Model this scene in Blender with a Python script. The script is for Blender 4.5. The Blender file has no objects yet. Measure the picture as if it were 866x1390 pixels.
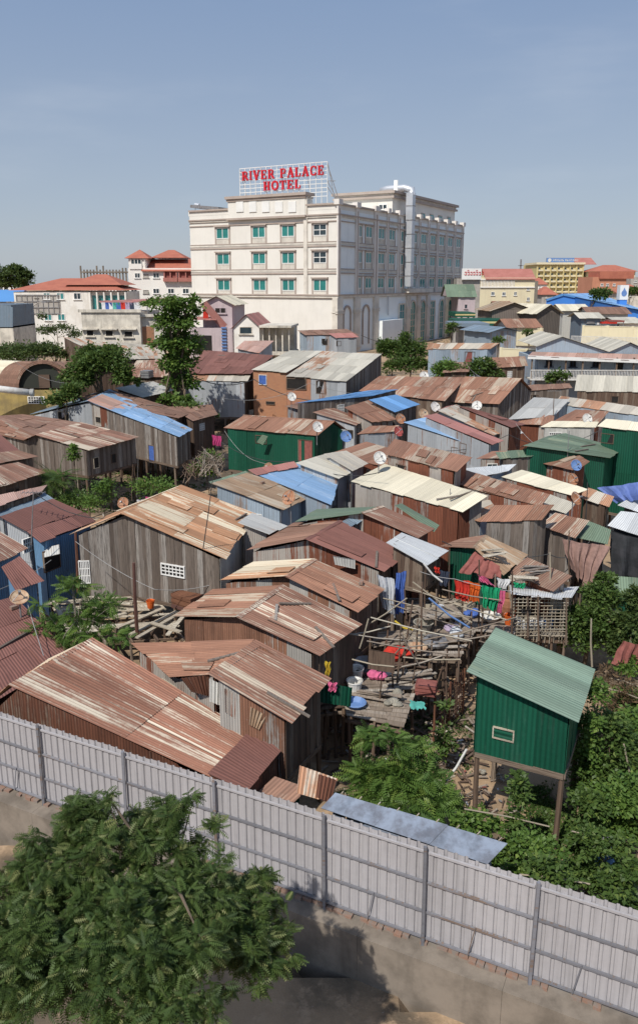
import bpy, math, random
import numpy as np
from mathutils import Vector, Matrix
random.seed(7); RS = np.random.RandomState(11)
R = math.radians
scene = bpy.context.scene
COL = bpy.data.collections.new('scene'); scene.collection.children.link(COL)
# ---------------------------------------------------------------- camera model
F = 1080.; CXp, CYp = 433., 650.; CAMZ = 15.; PITCH = math.atan(266/1080.)
cam_d = bpy.data.cameras.new('camera'); cam = bpy.data.objects.new('camera', cam_d); COL.objects.link(cam)
cam.location = (0, 0, CAMZ); cam.rotation_euler = (math.pi/2-PITCH, 0, 0)
cam_d.sensor_fit = 'VERTICAL'; cam_d.sensor_height = 24.; cam_d.lens = F/1390.*24.
cam_d.shift_y = (CYp-695.)/1390.
cam_d.clip_start = .1; cam_d.clip_end = 6000
scene.camera = cam
scene.view_settings.view_transform = 'Standard'; scene.view_settings.look = 'None'
scene.view_settings.exposure = 0; scene.view_settings.gamma = 1
FW = Vector((0, math.cos(PITCH), -math.sin(PITCH))); UP = Vector((0, math.sin(PITCH), math.cos(PITCH))); RT = Vector((1, 0, 0))
CAM = Vector((0, 0, CAMZ))
def ray(px, py): return FW + RT*((px-CXp)/F) + UP*((CYp-py)/F)
def sstep(t):
    t = max(0., min(1., t)); return t*t*(3-2*t)
NEARZ = .95; FA = (-9.0, 20.0); FB = (8.0, 15.0)        # replaced below by the fence line
def side(x, y):
    return (FB[0]-FA[0])*(y-FA[1])-(FB[1]-FA[1])*(x-FA[0])
def terr(x, y):
    z = 3.*sstep((y-58)/50.)
    if y < 40 and side(x, y) < 0: z = NEARZ
    return z
def Pz(px, py, z):
    d = ray(px, py); k = (z-CAMZ)/d.z; return CAM+d*k
def P(px, py, h):
    z = h
    for _ in range(25):
        p = Pz(px, py, z); z = .5*z+.5*(max(0, terr(p.x, p.y))+h)
    return Pz(px, py, z)
def PY(px, py, Y):
    d = ray(px, py); return CAM+d*(Y/d.y)
class Face:
    """a vertical plane through (x,y) O in direction d (unit xy); n = normal to the viewer"""
    def __init__(s, O, d):
        s.O = Vector((O[0], O[1])); s.d = Vector((d[0], d[1])).normalized()
        n = Vector((s.d.y, -s.d.x))
        if n.dot(s.O) > 0: n = -n
        s.n = n
    def px(s, px, py, off=0.):
        r = ray(px, py); o = s.O+s.n*off
        k = (o.x*s.n.x+o.y*s.n.y)/(r.x*s.n.x+r.y*s.n.y)
        p = CAM+r*k
        return ((p.x-o.x)*s.d.x+(p.y-o.y)*s.d.y, p.z)
    def pt(s, t, z, off=0.):
        return Vector((s.O.x+s.d.x*t+s.n.x*off, s.O.y+s.d.y*t+s.n.y*off, z))
FA_ = Pz(0, 968, 4.3); FB_ = Pz(866, 1240, 4.3)
FA = (FA_.x, FA_.y); FB = (FB_.x, FB_.y)
# ---------------------------------------------------------------- mesh helper
class MB:
    def __init__(s): s.v = []; s.f = []; s.uv = []; s.r = []; s.mi = []
    def quad(s, pts, uv=None, r=None, mi=0):
        i = len(s.v); n = len(pts); s.v += [tuple(p) for p in pts]; s.f.append(tuple(range(i, i+n)))
        s.uv += list(uv) if uv else [(0, 0), (1, 0), (1, 1), (0, 1)][:n] if n <= 4 else [(0, 0)]*n
        s.r.append(r or (random.random(), random.random(), random.random())); s.mi.append(mi)
    def obox(s, c, ax, ay, az, r=None, mi=0):
        """box: centre c and three half axes"""
        c, ax, ay, az = Vector(c), Vector(ax), Vector(ay), Vector(az)
        r = r or (random.random(), random.random(), random.random())
        for (a, b, n) in ((ax, ay, az), (ay, az, ax), (az, ax, ay)):
            la, lb = a.length, b.length
            for sg in (1, -1):
                o = c+n*sg
                q = [o-a-b, o+a-b, o+a+b, o-a+b]
                if sg < 0: q = q[::-1]
                s.quad(q, [(-la, -lb), (la, -lb), (la, lb), (-la, lb)], r, mi)
    def box(s, x0, y0, z0, x1, y1, z1, mi=0):
        s.obox(((x0+x1)/2, (y0+y1)/2, (z0+z1)/2), ((x1-x0)/2, 0, 0), (0, (y1-y0)/2, 0), (0, 0, (z1-z0)/2), None, mi)
    def fbox(s, F_, t0, z0, t1, z1, o0, o1, mi=0, r=None):
        """box on a Face from t0..t1, z0..z1, offset o0..o1 along its normal"""
        c = F_.pt((t0+t1)/2, (z0+z1)/2, (o0+o1)/2)
        s.obox(c, Vector((F_.d.x, F_.d.y, 0))*(t1-t0)/2, Vector((F_.n.x, F_.n.y, 0))*(o1-o0)/2, (0, 0, (z1-z0)/2), r, mi)
    def tube(s, pts, rad, n=6, mi=0, cap=True):
        pts = [Vector(p) for p in pts]
        if not hasattr(rad, '__len__'): rad = [rad]*len(pts)
        r = (random.random(), random.random(), random.random()); rings = []; L = 0.
        up = Vector((0, 0, 1))
        for i, p in enumerate(pts):
            d = (pts[min(i+1, len(pts)-1)]-pts[max(i-1, 0)])
            if d.length < 1e-6: d = Vector((0, 0, 1))
            d.normalize()
            a = d.cross(up)
            if a.length < .05: a = d.cross(Vector((1, 0, 0)))
            a.normalize(); b = d.cross(a).normalized()
            if i: L += (p-pts[i-1]).length
            i0 = len(s.v)
            for k in range(n):
                an = 2*math.pi*k/n
                s.v.append(tuple(p+(a*math.cos(an)+b*math.sin(an))*rad[i]))
            rings.append((i0, L))
        for j in range(len(rings)-1):
            (i0, l0), (i1, l1) = rings[j], rings[j+1]
            for k in range(n):
                k2 = (k+1) % n
                s.f.append((i0+k, i0+k2, i1+k2, i1+k)); c = .1*k
                s.uv += [(c, l0), (c+.1, l0), (c+.1, l1), (c, l1)]; s.r.append(r); s.mi.append(mi)
        if cap:
            for i0 in (rings[0][0], rings[-1][0]):
                s.f.append(tuple(range(i0, i0+n))); s.uv += [(0, 0)]*n; s.r.append(r); s.mi.append(mi)
    def bar(s, a, b, w, h=None, mi=0):
        """rectangular beam from a to b"""
        a, b = Vector(a), Vector(b); h = h or w; d = b-a
        if d.length < 1e-4: return
        x = d.normalized().cross(Vector((0, 0, 1)))
        if x.length < .05: x = Vector((1, 0, 0))
        x.normalize(); y = d.normalized().cross(x)
        s.obox((a+b)/2, x*w/2, y*h/2, d/2, None, mi)
    def build(s, name, mats, root=None, smooth=False):
        if not hasattr(mats, '__len__'): mats = [mats]
        o = Vector((0, 0, 0))
        if root is not None:
            q = root
            while q is not None: o = o+Vector(q.location); q = q.parent
        me = bpy.data.meshes.new(name)
        V = [(v[0]-o.x, v[1]-o.y, v[2]-o.z) for v in s.v]
        me.from_pydata(V, [], s.f)
        uvl = me.uv_layers.new(name='UVMap')
        uvl.data.foreach_set('uv', np.array(s.uv, dtype=np.float32).ravel())
        at = me.attributes.new('rnd', 'FLOAT_VECTOR', 'FACE')
        at.data.foreach_set('vector', np.array(s.r, dtype=np.float32).ravel())
        for m in mats: me.materials.append(m)
        me.polygons.foreach_set('material_index', np.array(s.mi, dtype=np.int32))
        if smooth: me.polygons.foreach_set('use_smooth', np.ones(len(s.f), dtype=bool))
        me.update()
        ob = bpy.data.objects.new(name, me); COL.objects.link(ob)
        if root is not None: ob.parent = root
        return ob
def npmesh(name, V, Fc, rnd, mat, root=None, uv=None):
    """V Nx3, Fc Mxk ints, rnd Mx3"""
    me = bpy.data.meshes.new(name)
    if root is not None:
        o = Vector((0, 0, 0)); q = root
        while q is not None: o = o+Vector(q.location); q = q.parent
        V = V-np.array([o.x, o.y, o.z])
    k = Fc.shape[1]
    me.vertices.add(len(V)); me.vertices.foreach_set('co', V.astype(np.float32).ravel())
    me.loops.add(Fc.size); me.loops.foreach_set('vertex_index', Fc.astype(np.int32).ravel())
    me.polygons.add(len(Fc)); me.polygons.foreach_set('loop_start', np.arange(0, Fc.size, k, dtype=np.int32))
    me.update(calc_edges=True)
    at = me.attributes.new('rnd', 'FLOAT_VECTOR', 'FACE'); at.data.foreach_set('vector', rnd.astype(np.float32).ravel())
    me.materials.append(mat)
    ob = bpy.data.objects.new(name, me); COL.objects.link(ob)
    if root is not None: ob.parent = root
    return ob
def empty(name, loc):
    o = bpy.data.objects.new(name, None); COL.objects.link(o); o.location = loc; o.empty_display_size = .2; return o
def tag(o, label=None, cat=None, group=None, kind=None):
    if label: o['label'] = label
    if cat: o['category'] = cat
    if group: o['group'] = group
    if kind: o['kind'] = kind
    return o
def thing(name, label, cat, loc, group=None):
    return tag(empty(name, loc), label, cat, group)
# ---------------------------------------------------------------- materials
def newmat(name):
    m = bpy.data.materials.new(name); m.use_nodes = True
    nt = m.node_tree; b = nt.nodes['Principled BSDF']
    b.inputs['Specular IOR Level'].default_value = .3
    return m, nt, b
def N(nt, t, **kw):
    n = nt.nodes.new(t)
    for k, v in kw.items(): setattr(n, k, v)
    return n
def math_(nt, op, a, b=None, c=None, clamp=False):
    n = N(nt, 'ShaderNodeMath', operation=op, use_clamp=clamp)
    for i, x in enumerate((a, b, c)):
        if x is None: continue
        if isinstance(x, (int, float)): n.inputs[i].default_value = x
        else: nt.links.new(x, n.inputs[i])
    return n.outputs[0]
def mix_(nt, fac, a, b):
    n = N(nt, 'ShaderNodeMix', data_type='RGBA')
    for idx, x in ((0, fac), (6, a), (7, b)):
        if isinstance(x, (int, float)): n.inputs[idx].default_value = x
        elif isinstance(x, tuple): n.inputs[idx].default_value = (x[0], x[1], x[2], 1)
        else: nt.links.new(x, n.inputs[idx])
    return n.outputs[2]
def mapr(nt, x, a, b, c=0., d=1.):
    n = N(nt, 'ShaderNodeMapRange'); n.interpolation_type = 'SMOOTHSTEP'
    nt.links.new(x, n.inputs[0])
    for i, v in enumerate((a, b, c, d)): n.inputs[i+1].default_value = v
    return n.outputs[0]
def noise(nt, vec, scale=1., detail=4., rough=.6):
    n = N(nt, 'ShaderNodeTexNoise'); n.inputs['Scale'].default_value = scale
    n.inputs['Detail'].default_value = detail; n.inputs['Roughness'].default_value = rough
    nt.links.new(vec, n.inputs['Vector']); return n.outputs['Fac']
def comb(nt, x, y, z):
    n = N(nt, 'ShaderNodeCombineXYZ')
    for i, v in enumerate((x, y, z)):
        if isinstance(v, (int, float)): n.inputs[i].default_value = v
        else: nt.links.new(v, n.inputs[i])
    return n.outputs[0]
def sep(nt, v):
    n = N(nt, 'ShaderNodeSeparateXYZ'); nt.links.new(v, n.inputs[0]); return n.outputs
def scale3(c, k): return (min(1, c[0]*k), min(1, c[1]*k), min(1, c[2]*k))
def bump(nt, b, h, strength=.5, dist=.02):
    n = N(nt, 'ShaderNodeBump'); n.inputs['Strength'].default_value = strength; n.inputs['Distance'].default_value = dist
    nt.links.new(h, n.inputs['Height']); nt.links.new(n.outputs[0], b.inputs['Normal'])
MAT = {}
def sheet_mat(name, base, rust, cov, var=.45, pitch=.11, bstr=.8, rough=.6, rust2=None, patch=.5, metal=0., streak=1., vl=.8):
    """corrugated sheet: paint or zinc with rust; u runs across the corrugation, v along it (metres)"""
    m, nt, b = newmat(name)
    uv = N(nt, 'ShaderNodeUVMap'); u, v, _ = sep(nt, uv.outputs[0])
    at = N(nt, 'ShaderNodeAttribute', attribute_name='rnd'); r1, r2, r3 = sep(nt, at.outputs['Vector'])
    w = math_(nt, 'MULTIPLY', r1, 37.*(1. if patch > .3 else .02))
    vj = math_(nt, 'ADD', v, math_(nt, 'MULTIPLY', r3, 9. if patch > .3 else .3))
    n1 = noise(nt, comb(nt, math_(nt, 'MULTIPLY', u, 1.1), math_(nt, 'MULTIPLY', vj, .42*vl), w), 1.2, 5, .65)
    n2 = noise(nt, comb(nt, math_(nt, 'MULTIPLY', u, 10.*streak), math_(nt, 'MULTIPLY', vj, .42*vl), w), 1.2, 5, .62)
    n3 = noise(nt, comb(nt, u, vj, 3.), 5., 6, .7)
    val = math_(nt, 'ADD', math_(nt, 'ADD', math_(nt, 'MULTIPLY', n1, .40), math_(nt, 'MULTIPLY', n2, .48)), math_(nt, 'MULTIPLY', n3, .12))
    val = math_(nt, 'ADD', val, math_(nt, 'MULTIPLY', math_(nt, 'SUBTRACT', r2, .5), var*.4))
    # corrugation valleys hold more rust
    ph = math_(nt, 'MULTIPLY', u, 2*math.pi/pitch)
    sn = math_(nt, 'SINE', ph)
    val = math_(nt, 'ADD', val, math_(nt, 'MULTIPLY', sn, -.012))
    th = .5+(.5-cov)*.42
    fac = mapr(nt, val, th-.045, th+.05)
    tone = math_(nt, 'ADD', .8 if name != 'fence_sheet' else .92, math_(nt, 'MULTIPLY', r3, .38 if name != 'fence_sheet' else .12))
    tone = math_(nt, 'MULTIPLY', tone, math_(nt, 'ADD', .86, math_(nt, 'MULTIPLY', n3, .28)))
    rust2 = rust2 or (min(1, rust[0]*1.42), rust[1]*1.4, rust[2]*1.35)
    rc = mix_(nt, mapr(nt, n2, .35, .68), rust, rust2)
    rc = mix_(nt, mapr(nt, n1, .5, .8, 0, .6), rc, scale3(rust, .55))
    stain = mix_(nt, mapr(nt, n2, .42, .7, 0, .45), base, scale3(base, .62))
    c = mix_(nt, fac, stain, rc)
    if rust[0] > .05: c = mix_(nt, mapr(nt, n3, .60, .72, 0, .35), c, scale3(base, .8))
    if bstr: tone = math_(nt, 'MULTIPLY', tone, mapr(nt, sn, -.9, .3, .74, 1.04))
    mul = N(nt, 'ShaderNodeVectorMath', operation='SCALE'); nt.links.new(c, mul.inputs[0]); nt.links.new(tone, mul.inputs['Scale'])
    nt.links.new(mul.outputs[0], b.inputs['Base Color'])
    b.inputs['Roughness'].default_value = rough
    nt.links.new(mapr(nt, fac, 0, 1, rough, .9), b.inputs['Roughness'])
    if metal: nt.links.new(mapr(nt, fac, 0, 1, metal, 0), b.inputs['Metallic'])
    if bstr:
        hh = math_(nt, 'ADD', math_(nt, 'MULTIPLY', sn, .5), math_(nt, 'MULTIPLY', n3, .5))
        bump(nt, b, hh, bstr, .016)
    MAT[name] = m; return m
def plank_mat(name, c1, c2, c3):
    m, nt, b = newmat(name)
    uv = N(nt, 'ShaderNodeUVMap'); u, v, _ = sep(nt, uv.outputs[0])
    at = N(nt, 'ShaderNodeAttribute', attribute_name='rnd'); r1, r2, r3 = sep(nt, at.outputs['Vector'])
    w = math_(nt, 'MULTIPLY', r1, 50.)
    g = noise(nt, comb(nt, math_(nt, 'MULTIPLY', u, 22.), math_(nt, 'MULTIPLY', v, 1.1), w), 1.2, 6, .65)
    c = mix_(nt, r2, c1, c2); c = mix_(nt, mapr(nt, r3, .55, 1.), c, c3)
    c = mix_(nt, mapr(nt, g, .42, .72), c, scale3(c1, .35))
    nt.links.new(c, b.inputs['Base Color']); b.inputs['Roughness'].default_value = .92
    bump(nt, b, g, .5, .01); MAT[name] = m; return m
def plain_mat(name, c, c2=None, sc=1.5, rough=.8, vstain=0., metal=0., bstr=.15, spec=None):
    m, nt, b = newmat(name)
    tc = N(nt, 'ShaderNodeTexCoord')
    n1 = noise(nt, tc.outputs['Object'], sc, 7, .65)
    x, y, z = sep(nt, tc.outputs['Object'])
    n2 = noise(nt, comb(nt, math_(nt, 'MULTIPLY', x, 2.), math_(nt, 'MULTIPLY', y, 2.), math_(nt, 'MULTIPLY', z, .18)), 1., 5, .6)
    cc = mix_(nt, mapr(nt, n1, .38, .66), c, c2 or scale3(c, .78))
    if vstain: cc = mix_(nt, mapr(nt, n2, .5, .72, 0, vstain), cc, scale3(c, .35))
    nt.links.new(cc, b.inputs['Base Color']); b.inputs['Roughness'].default_value = rough; b.inputs['Metallic'].default_value = metal
    if spec is not None: b.inputs['Specular IOR Level'].default_value = spec
    if bstr: bump(nt, b, n1, bstr, .02)
    MAT[name] = m; return m
def leaf_mat(name, c1, c2, c3):
    m, nt, b = newmat(name)
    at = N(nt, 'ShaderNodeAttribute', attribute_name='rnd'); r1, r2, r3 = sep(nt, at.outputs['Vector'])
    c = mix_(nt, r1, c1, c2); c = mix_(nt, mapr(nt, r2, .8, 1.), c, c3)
    nt.links.new(c, b.inputs['Base Color']); b.inputs['Roughness'].default_value = .5
    tr = N(nt, 'ShaderNodeBsdfTranslucent'); nt.links.new(mix_(nt, .5, c, c3), tr.inputs['Color'])
    ms = N(nt, 'ShaderNodeMixShader'); ms.inputs[0].default_value = .36
    nt.links.new(b.outputs[0], ms.inputs[1]); nt.links.new(tr.outputs[0], ms.inputs[2])
    nt.links.new(ms.outputs[0], nt.nodes['Material Output'].inputs['Surface'])
    MAT[name] = m; return m
def brick_mat(name, c1, c2, mortar):
    m, nt, b = newmat(name)
    uv = N(nt, 'ShaderNodeUVMap'); br = N(nt, 'ShaderNodeTexBrick')
    br.inputs['Scale'].default_value = 1.; br.inputs['Brick Width'].default_value = .24; br.inputs['Row Height'].default_value = .085
    br.inputs['Mortar Size'].default_value = .008
    for k, c in (('Color1', c1), ('Color2', c2), ('Mortar', mortar)): br.inputs[k].default_value = (*c, 1)
    nt.links.new(uv.outputs[0], br.inputs['Vector'])
    n1 = noise(nt, uv.outputs[0], 1.2, 6, .7)
    nt.links.new(mix_(nt, mapr(nt, n1, .5, .75, 0, .5), br.outputs['Color'], scale3(mortar, .6)), b.inputs['Base Color'])
    b.inputs['Roughness'].default_value = .9; MAT[name] = m; return m
RUST = (.20, .082, .055); RUSTD = (.13, .055, .04); RUSTO = (.32, .13, .06); ZINC = (.45, .43, .40); CREAM = (.58, .49, .38)
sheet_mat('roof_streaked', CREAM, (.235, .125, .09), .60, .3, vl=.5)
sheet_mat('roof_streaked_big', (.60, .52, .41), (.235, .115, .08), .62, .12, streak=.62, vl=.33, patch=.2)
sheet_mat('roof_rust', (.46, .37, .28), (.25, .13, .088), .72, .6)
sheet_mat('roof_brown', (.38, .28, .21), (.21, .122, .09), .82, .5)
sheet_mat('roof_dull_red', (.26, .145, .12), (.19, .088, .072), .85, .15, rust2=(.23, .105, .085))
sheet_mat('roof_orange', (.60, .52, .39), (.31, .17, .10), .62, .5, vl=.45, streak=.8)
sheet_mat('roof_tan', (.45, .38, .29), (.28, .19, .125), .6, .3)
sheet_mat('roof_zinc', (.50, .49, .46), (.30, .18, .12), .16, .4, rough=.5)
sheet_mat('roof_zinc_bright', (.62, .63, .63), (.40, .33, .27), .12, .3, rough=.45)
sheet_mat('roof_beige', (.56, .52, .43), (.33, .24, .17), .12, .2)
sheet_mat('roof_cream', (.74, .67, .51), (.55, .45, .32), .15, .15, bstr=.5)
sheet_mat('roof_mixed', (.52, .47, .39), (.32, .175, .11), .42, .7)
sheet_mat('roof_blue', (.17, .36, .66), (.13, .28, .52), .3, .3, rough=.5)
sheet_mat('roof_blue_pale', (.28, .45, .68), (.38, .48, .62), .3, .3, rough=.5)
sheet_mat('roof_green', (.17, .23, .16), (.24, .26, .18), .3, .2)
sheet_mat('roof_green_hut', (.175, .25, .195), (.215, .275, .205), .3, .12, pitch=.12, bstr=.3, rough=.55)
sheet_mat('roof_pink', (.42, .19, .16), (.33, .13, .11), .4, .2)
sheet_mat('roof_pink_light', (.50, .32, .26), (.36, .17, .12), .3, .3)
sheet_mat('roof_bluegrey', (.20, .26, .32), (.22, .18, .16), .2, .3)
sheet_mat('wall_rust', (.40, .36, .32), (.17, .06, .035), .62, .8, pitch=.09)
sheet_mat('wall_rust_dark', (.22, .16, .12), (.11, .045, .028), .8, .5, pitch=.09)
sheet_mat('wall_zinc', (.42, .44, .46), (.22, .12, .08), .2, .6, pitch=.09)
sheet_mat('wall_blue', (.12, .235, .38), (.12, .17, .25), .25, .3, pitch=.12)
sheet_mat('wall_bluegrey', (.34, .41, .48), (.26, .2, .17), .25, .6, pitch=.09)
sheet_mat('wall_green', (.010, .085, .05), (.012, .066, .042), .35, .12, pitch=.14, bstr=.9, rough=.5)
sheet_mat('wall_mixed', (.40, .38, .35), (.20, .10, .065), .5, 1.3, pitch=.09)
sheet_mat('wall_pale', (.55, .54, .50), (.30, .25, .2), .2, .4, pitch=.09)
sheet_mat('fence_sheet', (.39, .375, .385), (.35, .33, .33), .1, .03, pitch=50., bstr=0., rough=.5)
sheet_mat('fence_steel', (.20, .20, .22), (.15, .11, .09), .3, .2, bstr=0)
plank_mat('plank_grey', (.22, .18, .15), (.105, .08, .065), (.33, .30, .27))
plank_mat('plank_brown', (.16, .105, .075), (.10, .065, .048), (.22, .17, .13))
plank_mat('plank_deck', (.34, .28, .225), (.22, .17, .13), (.43, .38, .32))
plank_mat('wood_pole', (.19, .13, .09), (.12, .08, .06), (.28, .22, .17))
plank_mat('wood_pale', (.50, .43, .33), (.42, .36, .28), (.58, .52, .42))
plank_mat('bamboo', (.42, .36, .27), (.33, .28, .21), (.5, .46, .38))
plank_mat('rust_pole', (.16, .07, .045), (.2, .09, .05), (.12, .06, .05))
brick_mat('brick_orange', (.42, .18, .085), (.34, .14, .07), (.36, .27, .20))
brick_mat('brick_plain', (.42, .16, .075), (.34, .13, .07), (.36, .3, .24))
plain_mat('hotel_wall', (.74, .71, .65), (.69, .66, .60), .25, .8, .10)
plain_mat('hotel_wall_shade_lift', (.80, .84, .84), (.75, .79, .79), .25, .8, .10)  # hotel wall paled and blued, lifting its shaded side by colour
plain_mat('hotel_trim', (.43, .36, .31), (.38, .31, .27), .4, .8, .1)
plain_mat('hotel_trim_light', (.70, .65, .57), None, .5, .8, .1)
plain_mat('white_paint', (.78, .77, .74), (.72, .71, .68), .6, .6)
plain_mat('teal_glass', (.02, .17, .155), (.035, .24, .22), .35, .12, spec=.6, bstr=0)
plain_mat('pilaster_side', (.74, .70, .65), (.68, .63, .58), .4, .8, .15)
plain_mat('teal_glass_dark', (.03, .19, .19), (.05, .26, .26), .35, .1, spec=.7, bstr=0)
plain_mat('dark_glass', (.02, .035, .045), (.04, .06, .07), .6, .15, bstr=0, spec=.6)
plain_mat('dark_void', (.018, .016, .015), (.03, .026, .023), 1., .9, bstr=0)
plain_mat('duct_metal', (.62, .64, .67), (.55, .57, .6), .8, .4, metal=.5)
plain_mat('sign_red', (.60, .02, .035), (.55, .018, .03), .5, .5, bstr=0)
plain_mat('plaster_white', (.80, .77, .71), (.68, .64, .57), .5, .85, .25)
plain_mat('plaster_clean', (.82, .79, .73), (.76, .72, .66), .2, .85, .12)
plain_mat('plaster_dirty', (.70, .64, .54), (.44, .40, .34), .7, .9, .6)
plain_mat('plaster_pink', (.52, .43, .44), (.46, .38, .39), .5, .85, .3)
plain_mat('plaster_yellow', (.60, .50, .25), (.54, .45, .22), .3, .85, .15)
plain_mat('plaster_cream', (.72, .64, .44), (.66, .58, .4), .3, .85, .15)
plain_mat('plaster_olive', (.36, .27, .10), (.22, .17, .08), .8, .9, .5)
plain_mat('plaster_salmon', (.52, .24, .15), (.47, .21, .13), .3, .85, .15)
plain_mat('concrete', (.25, .21, .17), (.15, .125, .10), .9, .95, .5, bstr=.5)
plain_mat('concrete_pale', (.42, .39, .35), (.33, .3, .27), .9, .95, .35)
plain_mat('brick_rubble', (.27, .16, .115), (.22, .19, .165), 6., .95, 0, bstr=.5)
plain_mat('tile_red', (.43, .15, .095), (.36, .12, .08), .5, .8, .12)
plain_mat('tile_pink', (.42, .17, .14), (.36, .14, .11), .5, .8, .12)
plain_mat('far_blue', (.10, .27, .56), (.09, .24, .5), .1, .6)
plain_mat('far_blue_bright', (.07, .25, .68), (.06, .22, .6), .1, .6)
plain_mat('tarp_bluegrey', (.25, .29, .36), (.15, .16, .19), 2.2, .3, .5, bstr=1.)
plain_mat('tarp_black', (.025, .027, .03), (.04, .04, .045), 2., .5, bstr=.6)
plain_mat('tarp_blue', (.10, .15, .38), (.14, .2, .44), 2., .5, bstr=.6)
plain_mat('tarp_white', (.55, .57, .60), (.42, .44, .47), 3., .5, bstr=.8)
plain_mat('dish_white', (.68, .67, .64), (.55, .52, .47), 3., .5)
plain_mat('dish_rust', (.34, .14, .07), (.42, .26, .17), 4., .8)
plain_mat('dish_tan', (.50, .38, .26), (.36, .2, .12), 4., .8)
plain_mat('dish_blue', (.12, .22, .45), (.16, .26, .48), 3., .5)
plain_mat('dish_red', (.38, .08, .07), (.32, .07, .06), 3., .6)
plain_mat('steel', (.30, .30, .31), (.22, .2, .19), 3., .5, metal=.4)
plain_mat('wire', (.30, .29, .28), None, 3., .6)
plain_mat('wire_dark', (.05, .05, .05), None, 3., .6)
for nm, c in (('cloth_red', (.55, .04, .025)), ('cloth_orange', (.62, .12, .02)), ('cloth_green', (.01, .27, .12)), ('cloth_pink', (.65, .14, .27)),
              ('cloth_magenta', (.45, .05, .17)), ('cloth_white', (.68, .68, .68)), ('cloth_blue', (.07, .14, .42)), ('cloth_yellow', (.62, .45, .05)),
              ('cloth_brownpink', (.30, .185, .155)), ('cloth_dullred', (.27, .095, .08)), ('cloth_teal', (.10, .40, .33)), ('cloth_dark', (.04, .05, .08)), ('cloth_lilac', (.4, .33, .45))):
    plain_mat(nm, c, scale3(c, .75), 5., .9, bstr=.3)
leaf_mat('leaf_fore', (.035, .068, .018), (.10, .155, .04), (.24, .26, .10))
leaf_mat('leaf_mid', (.05, .095, .022), (.10, .16, .04), (.16, .22, .05))
leaf_mat('leaf_dark', (.04, .07, .02), (.085, .125, .035), (.14, .18, .05))
leaf_mat('leaf_bright', (.065, .13, .028), (.13, .215, .045), (.2, .28, .06))
leaf_mat('leaf_dry', (.17, .11, .06), (.12, .08, .045), (.25, .17, .09))
plain_mat('bark', (.16, .12, .085), (.09, .07, .05), 4., .95, bstr=.6)
plain_mat('bark_pale', (.27, .24, .19), (.18, .15, .12), 4., .95, bstr=.6)
plain_mat('earth_pot', (.3, .13, .07), None, 3., .8)
# ---------------------------------------------------------------- sheets, walls
def lerp(a, b, t): return a+(b-a)*t
def bil(a, b, c, d, u, v): return lerp(lerp(a, b, u), lerp(d, c, u), v)
def patch(mb, a, b, c, d, sw=.8, sl=2.4, jit=1., mi=0, corr=0, amp=.018, thick=.02, pitch=.11, lift=.03, uoff=None, rag=.1):
    """overlapping sheets over a bilinear quad; a->b across the corrugation, a->d along it"""
    L = max((b-a).length, (c-d).length); H = max((d-a).length, (c-b).length)
    if L < .05 or H < .05: return
    nu = max(1, round(L/sw)); nv = max(1, round(H/sl))
    nrm = (b-a).cross(d-a)
    if nrm.length < 1e-6: nrm = (b-a).cross(c-b)
    nrm.normalize()
    uo = random.random()*9 if uoff is None else uoff
    side_n = nrm
    if nrm.z < -.05: side_n = -nrm
    for j in range(nv):
        for i in range(nu):
            u0, u1 = i/nu, (i+1)/nu; v0, v1 = j/nv, (j+1)/nv
            eu = .05/L*sw; u1o = min(1.004, u1+.04/L)
            vj0 = v0-(random.uniform(.0, .10)/H if j else random.uniform(0, .04)/H); vj1 = v1+(random.uniform(-.3, 1)*rag*jit/H if j == nv-1 else .03/H)
            off = lift*(1-j/max(1, nv))*(1. if nv > 1 else .3)+random.uniform(0, .012)*jit+(i % 2)*.006
            tw = [random.uniform(0, .03)*jit for _ in range(4)]
            r = (random.random(), random.random(), random.random())
            P4 = [bil(a, b, c, d, uu, vv) for uu, vv in ((u0, vj0), (u1o, vj0), (u1o, vj1), (u0, vj1))]
            P4 = [p+side_n*(off+t) for p, t in zip(P4, tw)]
            U = [(uo+u0*L, v0*H), (uo+u1o*L, v0*H), (uo+u1o*L, v1*H), (uo+u0*L, v1*H)]
            if corr:
                n = max(2, int((u1o-u0)*L/(pitch/corr)))
                prev = None
                for k in range(n+1):
                    f = k/n; uu = uo+(u0+(u1o-u0)*f)*L
                    hgt = amp*math.sin(2*math.pi*uu/pitch)
                    p0 = lerp(P4[0], P4[1], f)+side_n*hgt; p1 = lerp(P4[3], P4[2], f)+side_n*hgt
                    cur = (p0, p1, uu)
                    if prev: mb.quad([prev[0], p0, p1, prev[1]], [(prev[2], v0*H), (uu, v0*H), (uu, v1*H), (prev[2], v1*H)], r, mi)
                    prev = cur
            else:
                mb.quad(P4, U, r, mi)
                if thick:
                    Q = [p-side_n*thick for p in P4]
                    for k in range(4):
                        k2 = (k+1) % 4
                        mb.quad([P4[k], Q[k], Q[k2], P4[k2]], [U[k], U[k], U[k2], U[k2]], r, mi)
PATCHY = ('roof_streaked', 'roof_rust', 'roof_brown', 'roof_orange', 'roof_mixed', 'roof_tan', 'roof_dull_red')
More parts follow.
